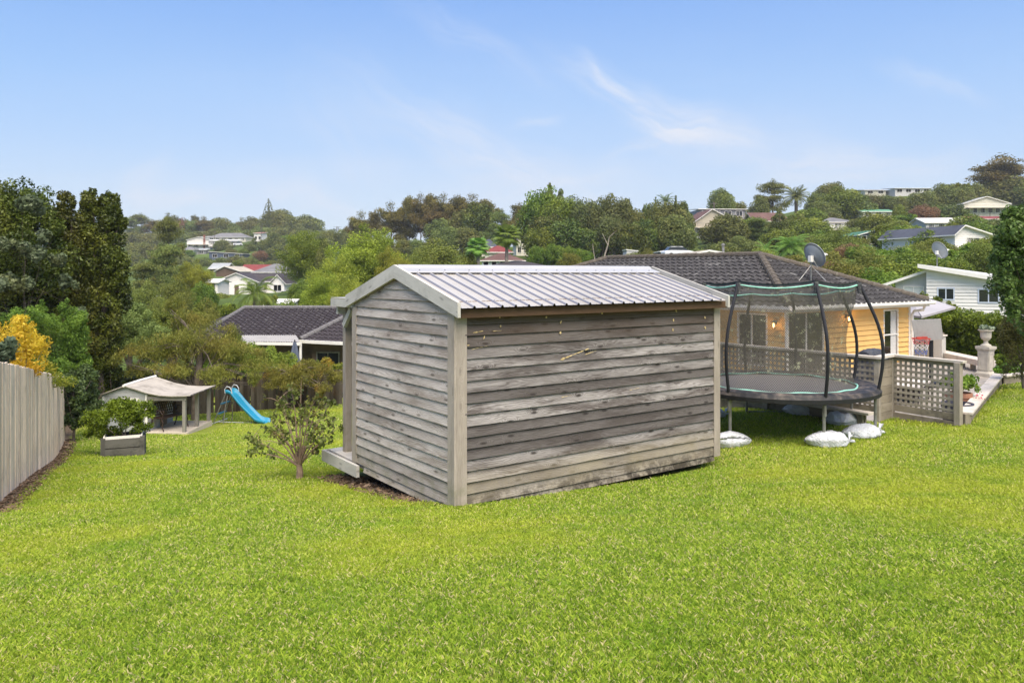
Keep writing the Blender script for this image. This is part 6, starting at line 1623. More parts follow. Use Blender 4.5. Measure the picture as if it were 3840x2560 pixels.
S(581, 603, 532, 536, 554, 360, 'flat', 'white', 'pink', 'tall narrow white house at the tree edge of the left hill', 0, 8, 2, two=True)
S(478, 521, 603.5, 617, 622, 230, 'side', 'dark', 'lgrey', 'barn with a pale blue-grey steep roof in the valley', 0, 8, 0, 'barn', cat='barn')
S(490, 556, 611, 623, 632, 205, 'gable', 'brown', 'beige', 'brown timber house with shallow gable in the valley', -10, 9, 2, ridgex=.4)
S(549, 634, 607, 623, 634, 212, 'side', 'blue', 'red', 'long red-roofed house in the valley', 0, 8, 4)
S(577, 664, 605, 625, 640, 190, 'hip', 'lgrey', 'grey', 'brownish grey hipped roof in front of the long red roof', 0, 10, 4)
S(489, 598, 626, 648, 676, 166, 'gable', 'white', 'dark', 'white house with wide front gable behind the palm in the valley', 0, 11, 3, door=True)
S(560, 652, 628, 646, 675, 170, 'side', 'white', 'dark', 'white wing with dark roof joining the gabled white house', 0, 8, 3)
S(617, 658, 630, 652, 678, 163, 'gable', 'white', 'dark', 'narrow white gable end beside the two parked cars', 0, 8, 1)
S(276, 361, 679, 690, 712, 100, 'side', 'white', 'white', 'small white house with pale tin roof low among the trees at the left', 6, 5, 3, 'cottage', oh=.3)
S(255, 284, 696, 700, 716, 98, 'flat', 'lgrey', 'lgrey', 'pale flat-roofed garage beside the small white cottage', 0, 4, 0, 'garage', oh=.15, cat='garage')
S(440, 505, 640, 648, 668, 150, 'side', 'white', 'white', 'white building glimpsed through the bright tree at the left', 0, 6, 2)
S(606, 672, 688, 699, 712, 92, 'side', 'white', 'white', 'low building with pale green-white roof just beyond the neighbour roof', 0, 6, 2, oh=.3)
S(1181, 1219, 534, 557, 590, 165, 'gable', 'cream', 'dark', 'tall cream gabled house left of the dark tree belt', 5, 8, 2, two=True)
S(1097, 1145, 547, 567, 580, 152, 'hip', 'cream', 'slate', 'slate hipped roof behind the two fan palms', 0, 9, 2)
S(1108, 1180, 562, 579, 592, 142, 'hip', 'cream', 'red', 'red hipped roof between the two fan palms', 0, 9, 3)
S(1100, 1208, 579, 598, 622, 124, 'hip', 'green', 'brown', 'pale green-white house with brown hipped roof behind the tall fan palm', 0, 9, 5)
S(1102, 1277, 597, 614, 632, 96, 'hip', 'white', 'dark', 'wide dark hipped roof with white gutter directly above the shed ridge', 0, 10, 4)
S(1602, 1716, 475, 481, 506, 186, 'flat', 'grey', 'lgrey', 'modern grey flat-roofed house with a balcony high behind the tree belt', 3, 9, 4, deck=True, sink=5)
S(1588, 1700, 480, 513, 546, 172, 'gable', 'beige', 'brown', 'beige two-storey house with brown gable and white veranda', 4, 10, 3, two=True, ridgex=.42, deck=True, sink=6)
S(1729, 1812, 485, 508, 530, 178, 'side', 'dark', 'brown', 'dark house with red-edged gable behind the cedar', 0, 9, 3, sink=5)
S(1560, 1724, 574, 590, 606, 62, 'gable', 'cream', 'beige', 'wide beige low-gabled roof behind the yellow house ridge', 0, 14, 0, ridgex=.40, oh=.6)
S(1438, 1466, 574, 577, 596, 118, 'mono', 'lgrey', 'grey', 'small pale shed at the foot of the dark tree belt', 0, 4, 0, 'shed', cat='shed', ridgex=.2, oh=.1)
S(1515, 1590, 570, 577, 596, 112, 'gable', 'dark', 'slate', 'dark open carport at the foot of the tree belt', 0, 6, 0, 'carport', cat='carport', oh=.2)
S(1977, 2058, 478, 486, 500, 208, 'side', 'cream', 'green', 'cream house with mint green roof on the right hillside', 3, 8, 3, sink=6)
S(1884, 1966, 497, 510, 528, 186, 'hip', 'white', 'grey', 'white house with grey hipped roof and white balcony on the right hillside', -4, 9, 3, deck=True, sink=5)
S(1966, 2043, 528, 540, 562, 132, 'gable', 'blue', 'dgreen', 'dark blue house with shallow green gable roof in the middle of the trees', 0, 8, 3, ridgex=.55, oh=.6)
S(2125, 2250, 497, 511, 530, 165, 'side', 'lgrey', 'white', 'pale grey house with long white roof on the right hillside', -6, 9, 5, sink=5)
S(2212, 2320, 451, 468, 496, 212, 'gable', 'cream', 'lgrey', 'large cream two-storey house with a full-width balcony on the right hill', -4, 11, 6, deck=True, two=True, sink=6)
S(2230, 2318, 494, 503, 520, 188, 'side', 'brick', 'red', 'low red-brown roof directly under the cream balcony house', 0, 8, 3, sink=5)
S(2178, 2292, 517, 540, 575, 92, 'gable', 'white', 'slate', 'white house with dark metal roof partly hidden by trees at the right', 14, 12, 1, ridgex=.25, sink=4)
S(1984, 2038, 433, 437, 450, 285, 'side', 'cream', 'brown', 'cream gabled house on the skyline at the right, leftmost of the ridge houses', 0, 9, 2, sink=6)
S(2053, 2141, 428, 433, 447, 280, 'flat', 'lgrey', 'white', 'flat white-roofed house in the middle of the right skyline', 0, 9, 4, sink=6)
S(2186, 2228, 421, 424, 436, 285, 'flat', 'lgrey', 'lgrey', 'small flat-roofed house on the skyline near the big umbrella tree', 0, 9, 3, sink=6)
# chimney flue and dish on the wide beige roof
q = D(1697 - 0, 590, 64); 
e = empty('roof_flue', D(1661, 588, 64), 0, 'thin metal flue standing on the wide beige roof', 'flue'); mb = MB(1); mb.tube([(0, 0, -.5), (0, 0, .85)], .11, 8); mb.lathe([(.16, .85), (.17, .95), (0, 1.05)], (0, 0, 0), 8); mb.build('pipe', M_galv, e)

# ---------------------------------------------------------------- white house at the right
WHo = Vector((P(3474, 1060, 45).x, 45, (HY - 1215) / FPX * 45))
wh = empty('white_weatherboard_house', WHo, R_(-28), 'bright white weatherboard house with sloping flat roof above the hedge at the right', 'house')
M_wb = m_plain('bright_white_paint', (.84, .79, .73), .5, .03, 2)
mb = MB(370); zt1, zt2 = 3.22, 1.86
board_wall(mb, 0, 7.2, -.8, zt2 - .02, 0, .19, [(.61, 1.35, 1.46, 2.05), (2.61, 3.51, 1.33, 2.0)], .04)
n_ = 7
for k in range(n_):
    za = zt2 - .02 + k * (zt1 - zt2) / n_; zb_ = za + (zt1 - zt2) / n_; xr = 7.2 * (1 - k / n_); xs_ = 7.2 * (1 - (k + 1) / n_)
    for (u0, u1) in (((0, xr),) if za > 2.0 else ((0, .61), (1.35, 2.61), (3.51, xr))):
        if u1 > u0: mb.face([(u0, -.04, za), (u1, -.04, za), (max(u0, min(u1, xs_)), 0, zb_), (u0, 0, zb_)])
mb.box(.0, .05, .02, 9, -.8, zt1); mb.box(7.15, 7.2, .02, 9, -.8, zt2); mb.box(0, 7.1, 8.9, 9, -.8, zt2); mb.build('wall', M_wb, wh)
M_fbw = m_plain('frame_blue_white', (.62, .66, .76), .4, .03)
window(wh, .61, 1.35, 1.46, 2.05, -.02, 'window', M_fbw, bars=(.98,), fw=.07); window(wh, 2.61, 3.51, 1.33, 2.0, -.02, 'window', M_fbw, bars=(3.06,), fw=.07)
mb = MB(372)
q4 = [Vector((-.45, -.5, zt1 + .24)), Vector((7.7, -.5, zt1 + .24 - .19 * 8.15)), Vector((7.7, 9, 2.3)), Vector((-.45, 9, zt1 + .26))]
mb.face(q4); dn = Vector((0, 0, -.22))
for i in range(4): j = (i + 1) % 4; mb.face([q4[i] + dn, q4[j] + dn, q4[j], q4[i]], None, 1)
mb.face([p + dn for p in q4[::-1]], None, 1); mb.build('roof', [m_plain('flat_roof_membrane', (.58, .57, .54), .6, .06, .8), M_white], wh)
mb = MB(373); mb.box(-1.62, 0, .5, 8, -.8, 2.32); mb.face([(-1.62, .49, 2.30), (0, .49, 2.30), (0, .49, 3.05), (-1.62, .49, 2.45)]); mb.build('wing_wall', m_plain('pale_grey_wall', (.54, .53, .52), .6, .05), wh)
mb = MB(374); a0, a1 = Vector((-2.3, .1, 2.28)), Vector((.0, .1, 3.14)); b0, b1 = a0 + Vector((0, 8, 0)), a1 + Vector((0, 8, 0)); mb.face([a0, a1, b1, b0]); d2 = Vector((0, 0, -.16)); mb.face([a0 + d2, a1 + d2, a1, a0], None, 1); mb.face([a0 + d2, b0 + d2, b1 + d2, a1 + d2][::-1], None, 1); mb.face([a0 + d2, a0, b0, b0 + d2], None, 1)
mb.build('wing_roof', [MR['grey'], M_white], wh)
window(wh, -1.16, -.18, 1.7, 2.12, .485, 'window', M_white, bars=(-.67,), fw=.05, pane=m_plain('blind_white', (.6, .62, .60), .5, .05))
pipe('downpipe', [(-1.9, .35, 2.2), (-1.7, .42, 1.95), (-1.7, .42, -.8)], .06, wh)
dp_ = P(3514, 1000, 45.6); dish(Vector((dp_.x, dp_.y, dp_.z - .05)), .55, 20, 'round grey satellite dish on the flat roof of the white house', hpole=.85, braces=False, seed=380)
e = empty('lean_to_roof', P(3700, 1190, 38), 0, 'small pale corrugated lean-to roof in front of the white house', 'lean-to'); mb = MB(381); mb.face([(-1.0, 0, -.15), (1.1, -.2, -.12), (1.2, 1.2, .12), (-.5, 1.2, .12)]); mb.face([(-1.0, 0, -.15), (1.1, -.2, -.12), (1.1, -.2, -.22), (-1.0, 0, -.25)]); mb.build('roof', m_plain('lean_to_sheet', (.42, .43, .42), .6, .1, 2), e)
mb = MB(382); [mb.box(x, x + .08, 0, .08, -2.4, -.2) for x in (-.9, 1.0)]; mb.build('support', M_galv, e)

# ---------------------------------------------------------------- neighbour house below the fence
nz = -6.3; nE = (HY - 1275) / FPX * 41.0
nb = empty('neighbour_house', (D(690, 780, 41).x, 41, nz), 0, 'low neighbour house with wavy charcoal tile roof behind the bottom fence', 'house')
def nl(xd, yd, Y): p = D(xd, yd, Y); return Vector((p.x - nb.location.x, p.y - 41, p.z - nz))
he_ = nE - nz
A_, B_ = nl(440, 779, 41), nl(690, 779, 41); A_.z = B_.z = he_
C_, D_ = nl(905, 706, 46.5), nl(562, 708, 46.5); C_.z = D_.z = (HY - 1156) / FPX * 46.5 - nz
mb = MB(390)
B2 = nl(960, 779, 41); B2.z = he_
tiled(mb, A_, B2, C_, D_, .34, .40, .045, .05, res=6)
E1, E2, E3 = nl(686, 780, 40.6), nl(1010, 779, 37.0), nl(858, 712, 44.2)
E1.z = he_ - .0; E2.z = he_; E3.z = he_ + 1.75
E1b = nl(1010, 779, 37.0)
tiled(mb, E1, E2, E3, E3, .34, .40, .045, .05, res=6)
Dl = nl(420, 779, 46.5); Dl.z = he_
mb.face([A_, D_, Dl])
rf = mb.build('roof', M_tile_n, nb)
mb = MB(391); ridge_tiles(mb, A_ + Vector((0, 0, .04)), D_ + Vector((0, 0, .05)), .12); ridge_tiles(mb, D_ + Vector((0, 0, .05)), C_ + Vector((0, 0, .05)), .12); M_gr = m_tile('grey_ridge', (.16, .15, .15), (.40, .38, .35), .8, .5); mb.build('ridge_tiles', M_gr, rf); mb = MB(399); ridge_tiles(mb, E1 + Vector((.1, 0, .08)), E3 + Vector((0, 0, .1)), .14); mb.build('hip_tiles', M_gr, rf)
mb = MB(392); mb.beam(E1 + Vector((.05, -.1, -.02)), E2 + Vector((0, -.1, -.02)), .12, .16); mb.build('gutter', M_white, nb)
mb = MB(393); mb.box(A_.x + .5, B2.x, A_.y + 1.6, A_.y + 1.75, 0, he_ - .1); mb.box(.6, B2.x + 1, -.0, .15, 0, he_ - .2); mb.build('wall', m_plain('dark_brick', (.14, .10, .085), .9, .2, 3), nb)  # walls in one dark brick tone
for x0 in (.9, 2.6): window(nb, x0, x0 + 1.1, .8, 2.1, -.03, 'window', M_galv, bars=(x0 + .55,))
mb = MB(394); p1, p2 = nl(552, 784, 38.6), nl(690, 786, 38.6); p3, p4 = nl(680, 770, 41), nl(556, 770, 41)
for k in range(24):
    a = p1.lerp(p2, k / 24); b = p1.lerp(p2, (k + 1) / 24); c = p4.lerp(p3, (k + 1) / 24); d = p4.lerp(p3, k / 24); m_ = (a + b) / 2 + Vector((0, 0, .03)); m2_ = (c + d) / 2 + Vector((0, 0, .03)); mb.face([a, m_, m2_, d]); mb.face([m_, b, c, m2_])
mb.build('patio_roof', m_plain('translucent_sheet', (.40, .37, .33), .5, .08, 2), nb)
mb = MB(395); mb.beam(p1 + Vector((0, -.05, -.08)), p2 + Vector((0, -.05, -.08)), .08, .14); mb.build('patio_fascia', M_white, nb)
mb = MB(396); [mb.box(p.x - .05, p.x + .05, p.y, p.y + .1, 0, p.z) for p in (p2,)]; mb.build('patio_post', M_white, nb)
um = D(677, 830, 37.6); um.z = hz(um.x, um.y)
e = empty('closed_parasol', um, 0, 'closed blue-grey parasol standing on the neighbour patio', 'parasol'); tp_ = (626.6 - 785) / 1794 * 37.6 - um.z; mb = MB(397)
mb.grid(lambda i, j: ((.05 + .26 * (j / 8) ** .8) * (1 + .22 * math.sin(i * 2 * math.pi / 4)) * math.cos(2 * math.pi * i / 32), (.05 + .26 * (j / 8) ** .8) * (1 + .22 * math.sin(i * 2 * math.pi / 4)) * math.sin(2 * math.pi * i / 32), tp_ - j / 8 * 1.7), 32, 8)
mb.build('canopy', m_plain('parasol_cloth', (.11, .13, .18), .8, .1, 3), e); mb = MB(398); mb.tube([(0, 0, 0), (0, 0, tp_)], .03, 8); mb.lathe([(.05, 0), (.02, .10), (0, .12)], (0, 0, tp_), 8); mb.build('pole', M_black, e)
# ---------------------------------------------------------------- trees beyond the gardens
proto('round1', 'round', 1, 14000, .40, L_mid, M_bark); proto('round2', 'round', 2, 14000, .40, L_far, M_bark); proto('round3', 'round', 3, 14000, .40, L_olive, M_bark)
proto('dense1', 'dense', 4, 14000, .40, L_far, M_bark); proto('dense2', 'dense', 5, 14000, .40, L_dark, M_bark); proto('dense3', 'dense', 15, 14000, .40, L_mid, M_bark)
proto('airy1', 'airy', 6, 15000, .26, L_bright, M_bark_l); proto('airy2', 'airy', 7, 9000, .34, L_mid, M_bark_l)
proto('pine1', 'pine', 8, 11000, .38, L_pine, M_bark_p, nm='pine_tree'); proto('pine2', 'pine', 9, 11000, .38, L_pine, M_bark_p, nm='pine_tree'); proto('pine3', 'pine', 19, 11000, .38, L_far, M_bark_p, nm='pine_tree')
proto('cone1', 'cone', 10, 8000, .38, L_far, M_bark, nm='conifer_tree'); proto('col1', 'column', 11, 12000, .40, L_far, M_bark); proto('col2', 'column', 12, 12000, .40, L_dark, M_bark)
proto('gum1', 'gumbelt', 13, 10000, .40, m_leaf('leaf_gum_belt', (.075, .09, .025), (.20, .22, .06), (.24, .21, .06), .3, .55, .5, .15), M_bark_l, nm='gum_tree')
proto('norf', 'norfolk', 14, 7000, .42, L_far, M_bark, nm='norfolk_pine')
proto('bright1', 'dense', 16, 26000, .24, L_bright, M_bark_l); proto('olive1', 'dense', 17, 22000, .24, L_olive, M_bark_l); proto('rust1', 'round', 18, 8000, .40, L_brown, M_bark)
proto('lush1', 'lush', 21, 60000, .17, m_leaf('leaf_lush', (.16, .20, .018), (.45, .49, .06), (.32, .40, .04), .42, .5, .4, .3), M_bark_l); proto('lush2', 'lush', 22, 50000, .18, m_leaf('leaf_lush_dark', (.10, .14, .015), (.30, .35, .045), (.38, .40, .05), .4, .5, .4, .3), M_bark_l)
T_ = tree_px
# -- skyline on the left ridge
gl = 'trees along the left skyline'
lab = 'dark rounded tree in the row along the left skyline'
for xd, yt, w, k in ((300, 500, 34, 'pine3'), (325, 492, 46, 'pine3'), (352, 505, 34, 'pine2'), (395, 495, 46, 'round2'), (418, 500, 36, 'rust1'), (436, 504, 40, 'round2'), (447, 494, 24, 'pine2'), (468, 498, 44, 'pine1'),
                     (505, 499, 56, 'round2'), (535, 512, 34, 'round2'), (556, 500, 42, 'pine1'), (583, 498, 50, 'round2'), (603, 505, 34, 'dense1'), (642, 480, 62, 'round2'), (668, 492, 50, 'dense1'), (704, 494, 64, 'round2'), (728, 516, 30, 'dense1')):
    T_(k, xd, yt, random.uniform(418, 440), w * 1.15, lab, gl)
for xd, yt, w in ((475, 530, 50), (300, 530, 60), (340, 534, 60), (380, 528, 50), (420, 530, 50), (450, 530, 44), (520, 526, 44), (560, 528, 50), (620, 522, 50), (650, 520, 60), (690, 520, 60), (720, 528, 44), (600, 520, 40), (500, 524, 40)):
    T_(random.choice(['dense1', 'round2']), xd, yt, 408, w * 1.2, 'dark bushy tree in the continuous belt under the left skyline', 'under-storey trees of the left ridge')
T_('norf', 617, 458, 415, 38, 'tiered norfolk pine standing above the left skyline')
T_('col1', 617, 505, 414, 36, 'dark tree wrapped round the foot of the norfolk pine')
# -- left hill among the houses
gh = 'scattered trees among the houses on the left hill'
for xd, yt, Y, w, k in ((515, 549, 360, 44, 'dense1'), (500, 553, 358, 20, 'dense1'), (583, 546, 350, 30, 'cone1'), (573, 558, 340, 30, 'dense1'), (609, 549, 340, 36, 'dense1'), (632, 540, 330, 52, 'col1'), (600, 575, 310, 34, 'rust1'), (640, 560, 315, 60, 'dense1'), (668, 555, 320, 40, 'dense1'), (655, 540, 350, 30, 'round1'),
                        (545, 585, 290, 60, 'dense1'), (505, 590, 290, 44, 'dense1'), (570, 590, 285, 50, 'round2'), (470, 590, 300, 50, 'dense1'), (430, 585, 310, 70, 'dense1'), (400, 575, 320, 60, 'round2'), (350, 560, 330, 60, 'round2'), (320, 555, 330, 60, 'round2'), (300, 580, 300, 60, 'dense1'), (440, 600, 270, 44, 'dense3'), (595, 600, 260, 60, 'dense1'), (630, 596, 262, 44, 'dense1'), (660, 590, 262, 44, 'dense1'),
                        (548, 596, 262, 30, 'dense3'), (693, 560, 330, 60, 'dense1'), (700, 590, 255, 60, 'round2'), (375, 595, 280, 60, 'dense1'), (530, 570, 330, 26, 'round2'), (436, 574, 330, 24, 'round1'), (560, 570, 330, 26, 'dense3')):
    T_(k, xd, yt, Y, w * 1.1, 'dull green tree among the houses on the left hillside', gh)
T_('pine3', 387, 498, 120, 66, 'tall ragged pine in front of the left hill, thin trunk showing')
T_('pine3', 372, 560, 100, 90, 'lower spreading pine at the foot of the tall ragged one')
T_('pine3', 330, 600, 95, 80, 'sparse grey-brown pine right of the dark evergreens')
T_('lush1', 445, 598, 104, 105, 'bright green rounded tree left of the white gabled valley house')
T_('olive1', 400, 640, 84, 90, 'dull grey-green tree below the bright rounded one')
T_('olive1', 340, 650, 80, 90, 'grey-olive tree above the small white cottage')
T_('round1', 470, 650, 88, 60, 'mid-green tree between the bright tree and the palm')
T_('airy2', 520, 660, 62, 76, 'sparse yellow-green tree left of the feather palm')
T_('olive1', 480, 690, 56, 90, 'pale olive shrub tree above the neighbour roof at the left')
T_('airy2', 440, 700, 52, 80, 'thin twiggy tree over the neighbour roof hip')
T_('olive1', 350, 690, 60, 80, 'olive tree in front of the small white cottage'); T_('airy2', 400, 690, 55, 70, 'small airy olive tree behind the weeping tree')
T_('round1', 655, 690, 74, 70, 'rounded green shrub in front of the red-brown fence')
T_('airy2', 625, 655, 82, 46, 'small leafy tree right of the feather palm')
T_('dense3', 690, 665, 96, 40, 'dark green shrub at the right end of the red-brown fence'); T_('round3', 640, 700, 60, 50, 'pale green bush behind the neighbour ridge'); T_('round3', 705, 700, 62, 44, 'green bush right of the pale one behind the neighbour ridge')
# -- bright trees left of the shed
T_('lush2', 705, 524, 118, 135, 'large dense green tree with domed crown left of the feathery bright one')
T_('col1', 745, 560, 110, 60, 'dark olive tree between the dome and the feathery bright tree')
T_('lush1', 842, 518, 84, 190, 'large feathery bright green tree directly left of the shed ridge')
T_('lush1', 765, 580, 76, 140, 'lower left limb-spread of bright feathery foliage')
T_('lush1', 745, 625, 70, 120, 'feathery bright green tree above the left veranda post, lowest of the group')
T_('lush1', 905, 562, 80, 110, 'feathery green tree touching the shed apex')
T_('lush1', 800, 635, 66, 120, 'bright tree right behind the neighbour roof')
for xd, w in ((700, 60), (680, 40)): T_('dense3', xd, 640 if xd == 700 else 650, 100, w, 'shaded green tree below the domed crown' if xd == 700 else 'narrow shaded tree left of the one below the domed crown')
for xd, yt, w in ((757, 526, 50), (790, 524, 40), (740, 530, 40), (820, 530, 50)): T_('round2', xd, yt, 330, w, 'small round tree on the low skyline right of the left hill', 'low skyline trees in the dip')
T_('olive1', 1015, 552, 100, 160, 'dome-shaped olive tree above the shed ridge')
T_('olive1', 960, 575, 96, 70, 'smaller olive tree left of the dome-shaped one'); T_('round3', 1075, 580, 96, 50, 'pale green bush right of the dome-shaped olive tree'); T_('olive1', 985, 590, 84, 90, 'lower olive foliage in front of the dome-shaped tree'); T_('round3', 1050, 598, 82, 70, 'pale green shrub just behind the shed ridge')
# -- tall pines in the middle
gp = 'tall pines in the middle skyline'
for xd, yt, w, k, Y in ((830, 487, 62, 'pine1', 225), (815, 500, 34, 'pine2', 228), (863, 485, 46, 'pine2', 226), (897, 466, 66, 'pine1', 222), (942, 451, 50, 'pine2', 224), (965, 447, 56, 'pine1', 220), (990, 446, 50, 'pine2', 222), (1018, 447, 66, 'pine1', 218), (1050, 450, 66, 'pine2', 220), (1085, 447, 82, 'pine1', 216), (1112, 460, 66, 'pine2', 214), (925, 480, 44, 'pine2', 226), (1000, 470, 60, 'pine1', 214)):
    T_(k, xd, yt, Y, w * 1.15, 'tall backlit pine with clumped crown in the middle skyline', gp)
T_('dense2', 1100, 462, 212, 92, 'densest dark pine at the right end of the middle group'); T_('dense1', 1068, 478, 214, 80, 'dark rounded crown at the centre of the middle pines'); T_('dense1', 1010, 500, 212, 76, 'dark undergrowth tree beneath the middle pines')
for xd, yt, w in ((890, 545, 60), (930, 548, 60), (860, 550, 50), (960, 548, 60), (1030, 520, 80), (1075, 520, 80), (1120, 530, 70), (1000, 540, 60)): T_('dense1', xd, yt, 205, w, 'dark understorey tree at the foot of the middle pines', 'understorey of the middle pines')
T_('pine3', 1152, 484, 200, 56, 'thin grey-green tree right of the middle pines'); T_('pine2', 1192, 468, 190, 62, 'open tree with sky through its crown behind the fan palm'); T_('pine3', 1160, 505, 200, 40, 'small airy tree between pines and fan palm'); T_('dense3', 1240, 550, 150, 44, 'dark bush right of the tall cream house')
T_('dense1', 1140, 545, 190, 50, 'dull tree behind the slate roof')
# -- dark belt right of centre
gb = 'tall trees of the dark belt'
for xd, yt, w, k, Y in ((1245, 428, 84, 'dense3', 150), (1262, 418, 50, 'cone1', 152), (1290, 432, 60, 'cone1', 152), (1285, 448, 80, 'dense3', 148), (1320, 458, 66, 'gum1', 150), (1225, 470, 66, 'round1', 152)):
    T_(k, xd, yt, Y, w * 1.2, 'tall tree with pointed tops at the left end of the dark belt', 'pointed trees at the left end of the belt')
for xd, yt, w, k, Y in ((1345, 466, 70, 'gum1', 146), (1375, 462, 66, 'gum1', 145), (1410, 455, 80, 'gum1', 145), (1435, 470, 60, 'col1', 147), (1465, 478, 66, 'dense1', 150), (1490, 476, 50, 'col2', 152), (1520, 462, 70, 'dense1', 148), (1550, 458, 76, 'dense1', 147), (1570, 475, 56, 'col1', 148), (1505, 490, 60, 'dense2', 142), (1545, 490, 80, 'dense1', 140), (1480, 500, 66, 'dense2', 140),
                        (1260, 490, 90, 'dense2', 140), (1300, 500, 90, 'dense2', 138), (1340, 520, 70, 'dense2', 140), (1240, 520, 66, 'dense3', 136), (1450, 510, 70, 'dense2', 138), (1405, 500, 70, 'gum1', 140), (1580, 510, 40, 'dense1', 142), (1380, 500, 60, 'dense2', 150), (1430, 490, 60, 'dense2', 150)):
    T_(k, xd, yt, Y, w * 1.2, 'tall dense dark olive tree in the belt right of centre', gb)
T_('cone1', 1552, 447, 146, 36, 'pointed cypress top rising from the dark belt near its right end'); T_('norf', 1506, 455, 150, 56, 'flat-tiered conifer showing thin layers above the dark belt')
for xd, yt, w in ((1270, 560, 50), (1300, 566, 44), (1235, 565, 44), (1325, 570, 40), (1345, 575, 36), (1495, 572, 60), (1530, 580, 40), (1455, 580, 40)): T_('round1' if xd != 1495 else 'olive1', xd, yt, 118, w, 'low bush at the foot of the dark belt', 'bushes along the foot of the dark belt')
for i, (xd, lean) in enumerate(((1385, 10), (1367, -4), (1434, 4), (1462, -2))):
    Y = 128 + i; x = (xd - 1176) / 1794 * Y; z = hz(x, Y); e = empty('bare_gum_tree', (x, Y, z), 0, 'pale bare trunk leaning right in front of the dark belt' if i == 0 else ('second pale bare trunk from the left' if i == 1 else ('short pale trunk right of the leaning one' if i == 2 else 'rightmost thin pale trunk')) + ' in the dark belt', 'tree'); mb = MB(i)
    H_ = ((626.6 - (545, 560, 572, 575)[i]) / 1794 * Y - z); r_ = (.16, .10, .10, .08)[i]
    mb.tube([(0, 0, -1), (lean * .03, 0, H_ * .35), (lean * .08, 0, H_ * .7), (lean * .10, 0, H_)], [r_, r_ * .85, r_ * .7, r_ * .4], 7)
    if i == 0: mb.tube([(lean * .08, 0, H_ * .7), (lean * .08 - .9, .2, H_ * 1.15)], [.08, .03], 6); mb.tube([(lean * .10, 0, H_), (lean * .1 + 1.2, 0, H_ * 1.25)], [.07, .02], 6)
    mb.build('trunk', M_bark_l, e)
# -- right hillside
T_('dense1', 1665, 488, 150, 112, 'broad dark green tree in front of the beige two-storey house'); T_('round1', 1720, 500, 152, 60, 'green tree right of the broad dark one'); T_('dense1', 1700, 540, 132, 60, 'dark tree at the right foot of the broad one'); T_('round2', 1655, 433, 200, 60, 'round olive tree on the skyline behind the grey flat-roofed house')
T_('cone1', 1790, 480, 140, 90, 'layered cedar with flat green tiers in front of the dark house'); T_('pine3', 1745, 500, 150, 60, 'grey-green feathery tree left of the cedar')
T_('pine3', 1775, 415, 215, 74, 'wide open-crowned tree on the skyline left of the skyline palm'); T_('dense1', 1745, 450, 210, 50, 'dark bush on the skyline'); T_('round2', 1690, 462, 215, 60, 'olive tree right of the grey flat-roofed house')
gs = 'trees of the right hillside belt'
for xd, yt, w, k, Y in ((1880, 440, 56, 'dense1', 222), (1910, 418, 60, 'round2', 225), (1935, 430, 90, 'dense3', 215), (1965, 445, 80, 'dense1', 215), (1895, 460, 60, 'dense1', 210), (2000, 448, 60, 'gum1', 222), (2030, 452, 56, 'gum1', 222), (2060, 450, 60, 'dense1', 222), (2085, 462, 50, 'dense1', 220), (2115, 438, 70, 'dense1', 220), (2150, 445, 60, 'dense1', 222), (2175, 420, 66, 'round2', 228), (2200, 428, 66, 'dense1', 220), (2225, 440, 60, 'dense1', 220), (2185, 465, 70, 'dense2', 212), (2150, 470, 60, 'dense2', 212), (2120, 480, 50, 'dense2', 208),
                        (1860, 480, 70, 'round1', 195), (1905, 485, 60, 'dense1', 195), (1830, 490, 50, 'dense1', 190), (2245, 418, 50, 'dense1', 230), (2095, 485, 46, 'dense1', 205)):
    T_(k, xd, yt, Y, w * 1.2, 'olive green tree in the belt across the right hillside', gs)
T_('pine1', 2300, 357, 240, 150, 'huge umbrella-crowned tree at the right edge of the skyline'); T_('dense1', 2305, 402, 238, 120, 'dark lower mass beneath the umbrella-crowned tree'); T_('dense2', 2345, 410, 234, 70, 'dark tree cut by the right edge under the umbrella crown'); T_('airy2', 2215, 400, 222, 46, 'pale upright tree left of the umbrella-crowned one')
T_('rust1', 2118, 470, 186, 66, 'reddish-brown rounded tree on the right hillside'); T_('airy2', 2085, 478, 176, 76, 'lime-green tree left of the reddish one'); T_('round3', 2065, 468, 184, 34, 'pale grey-green bush beside the green-roofed house')
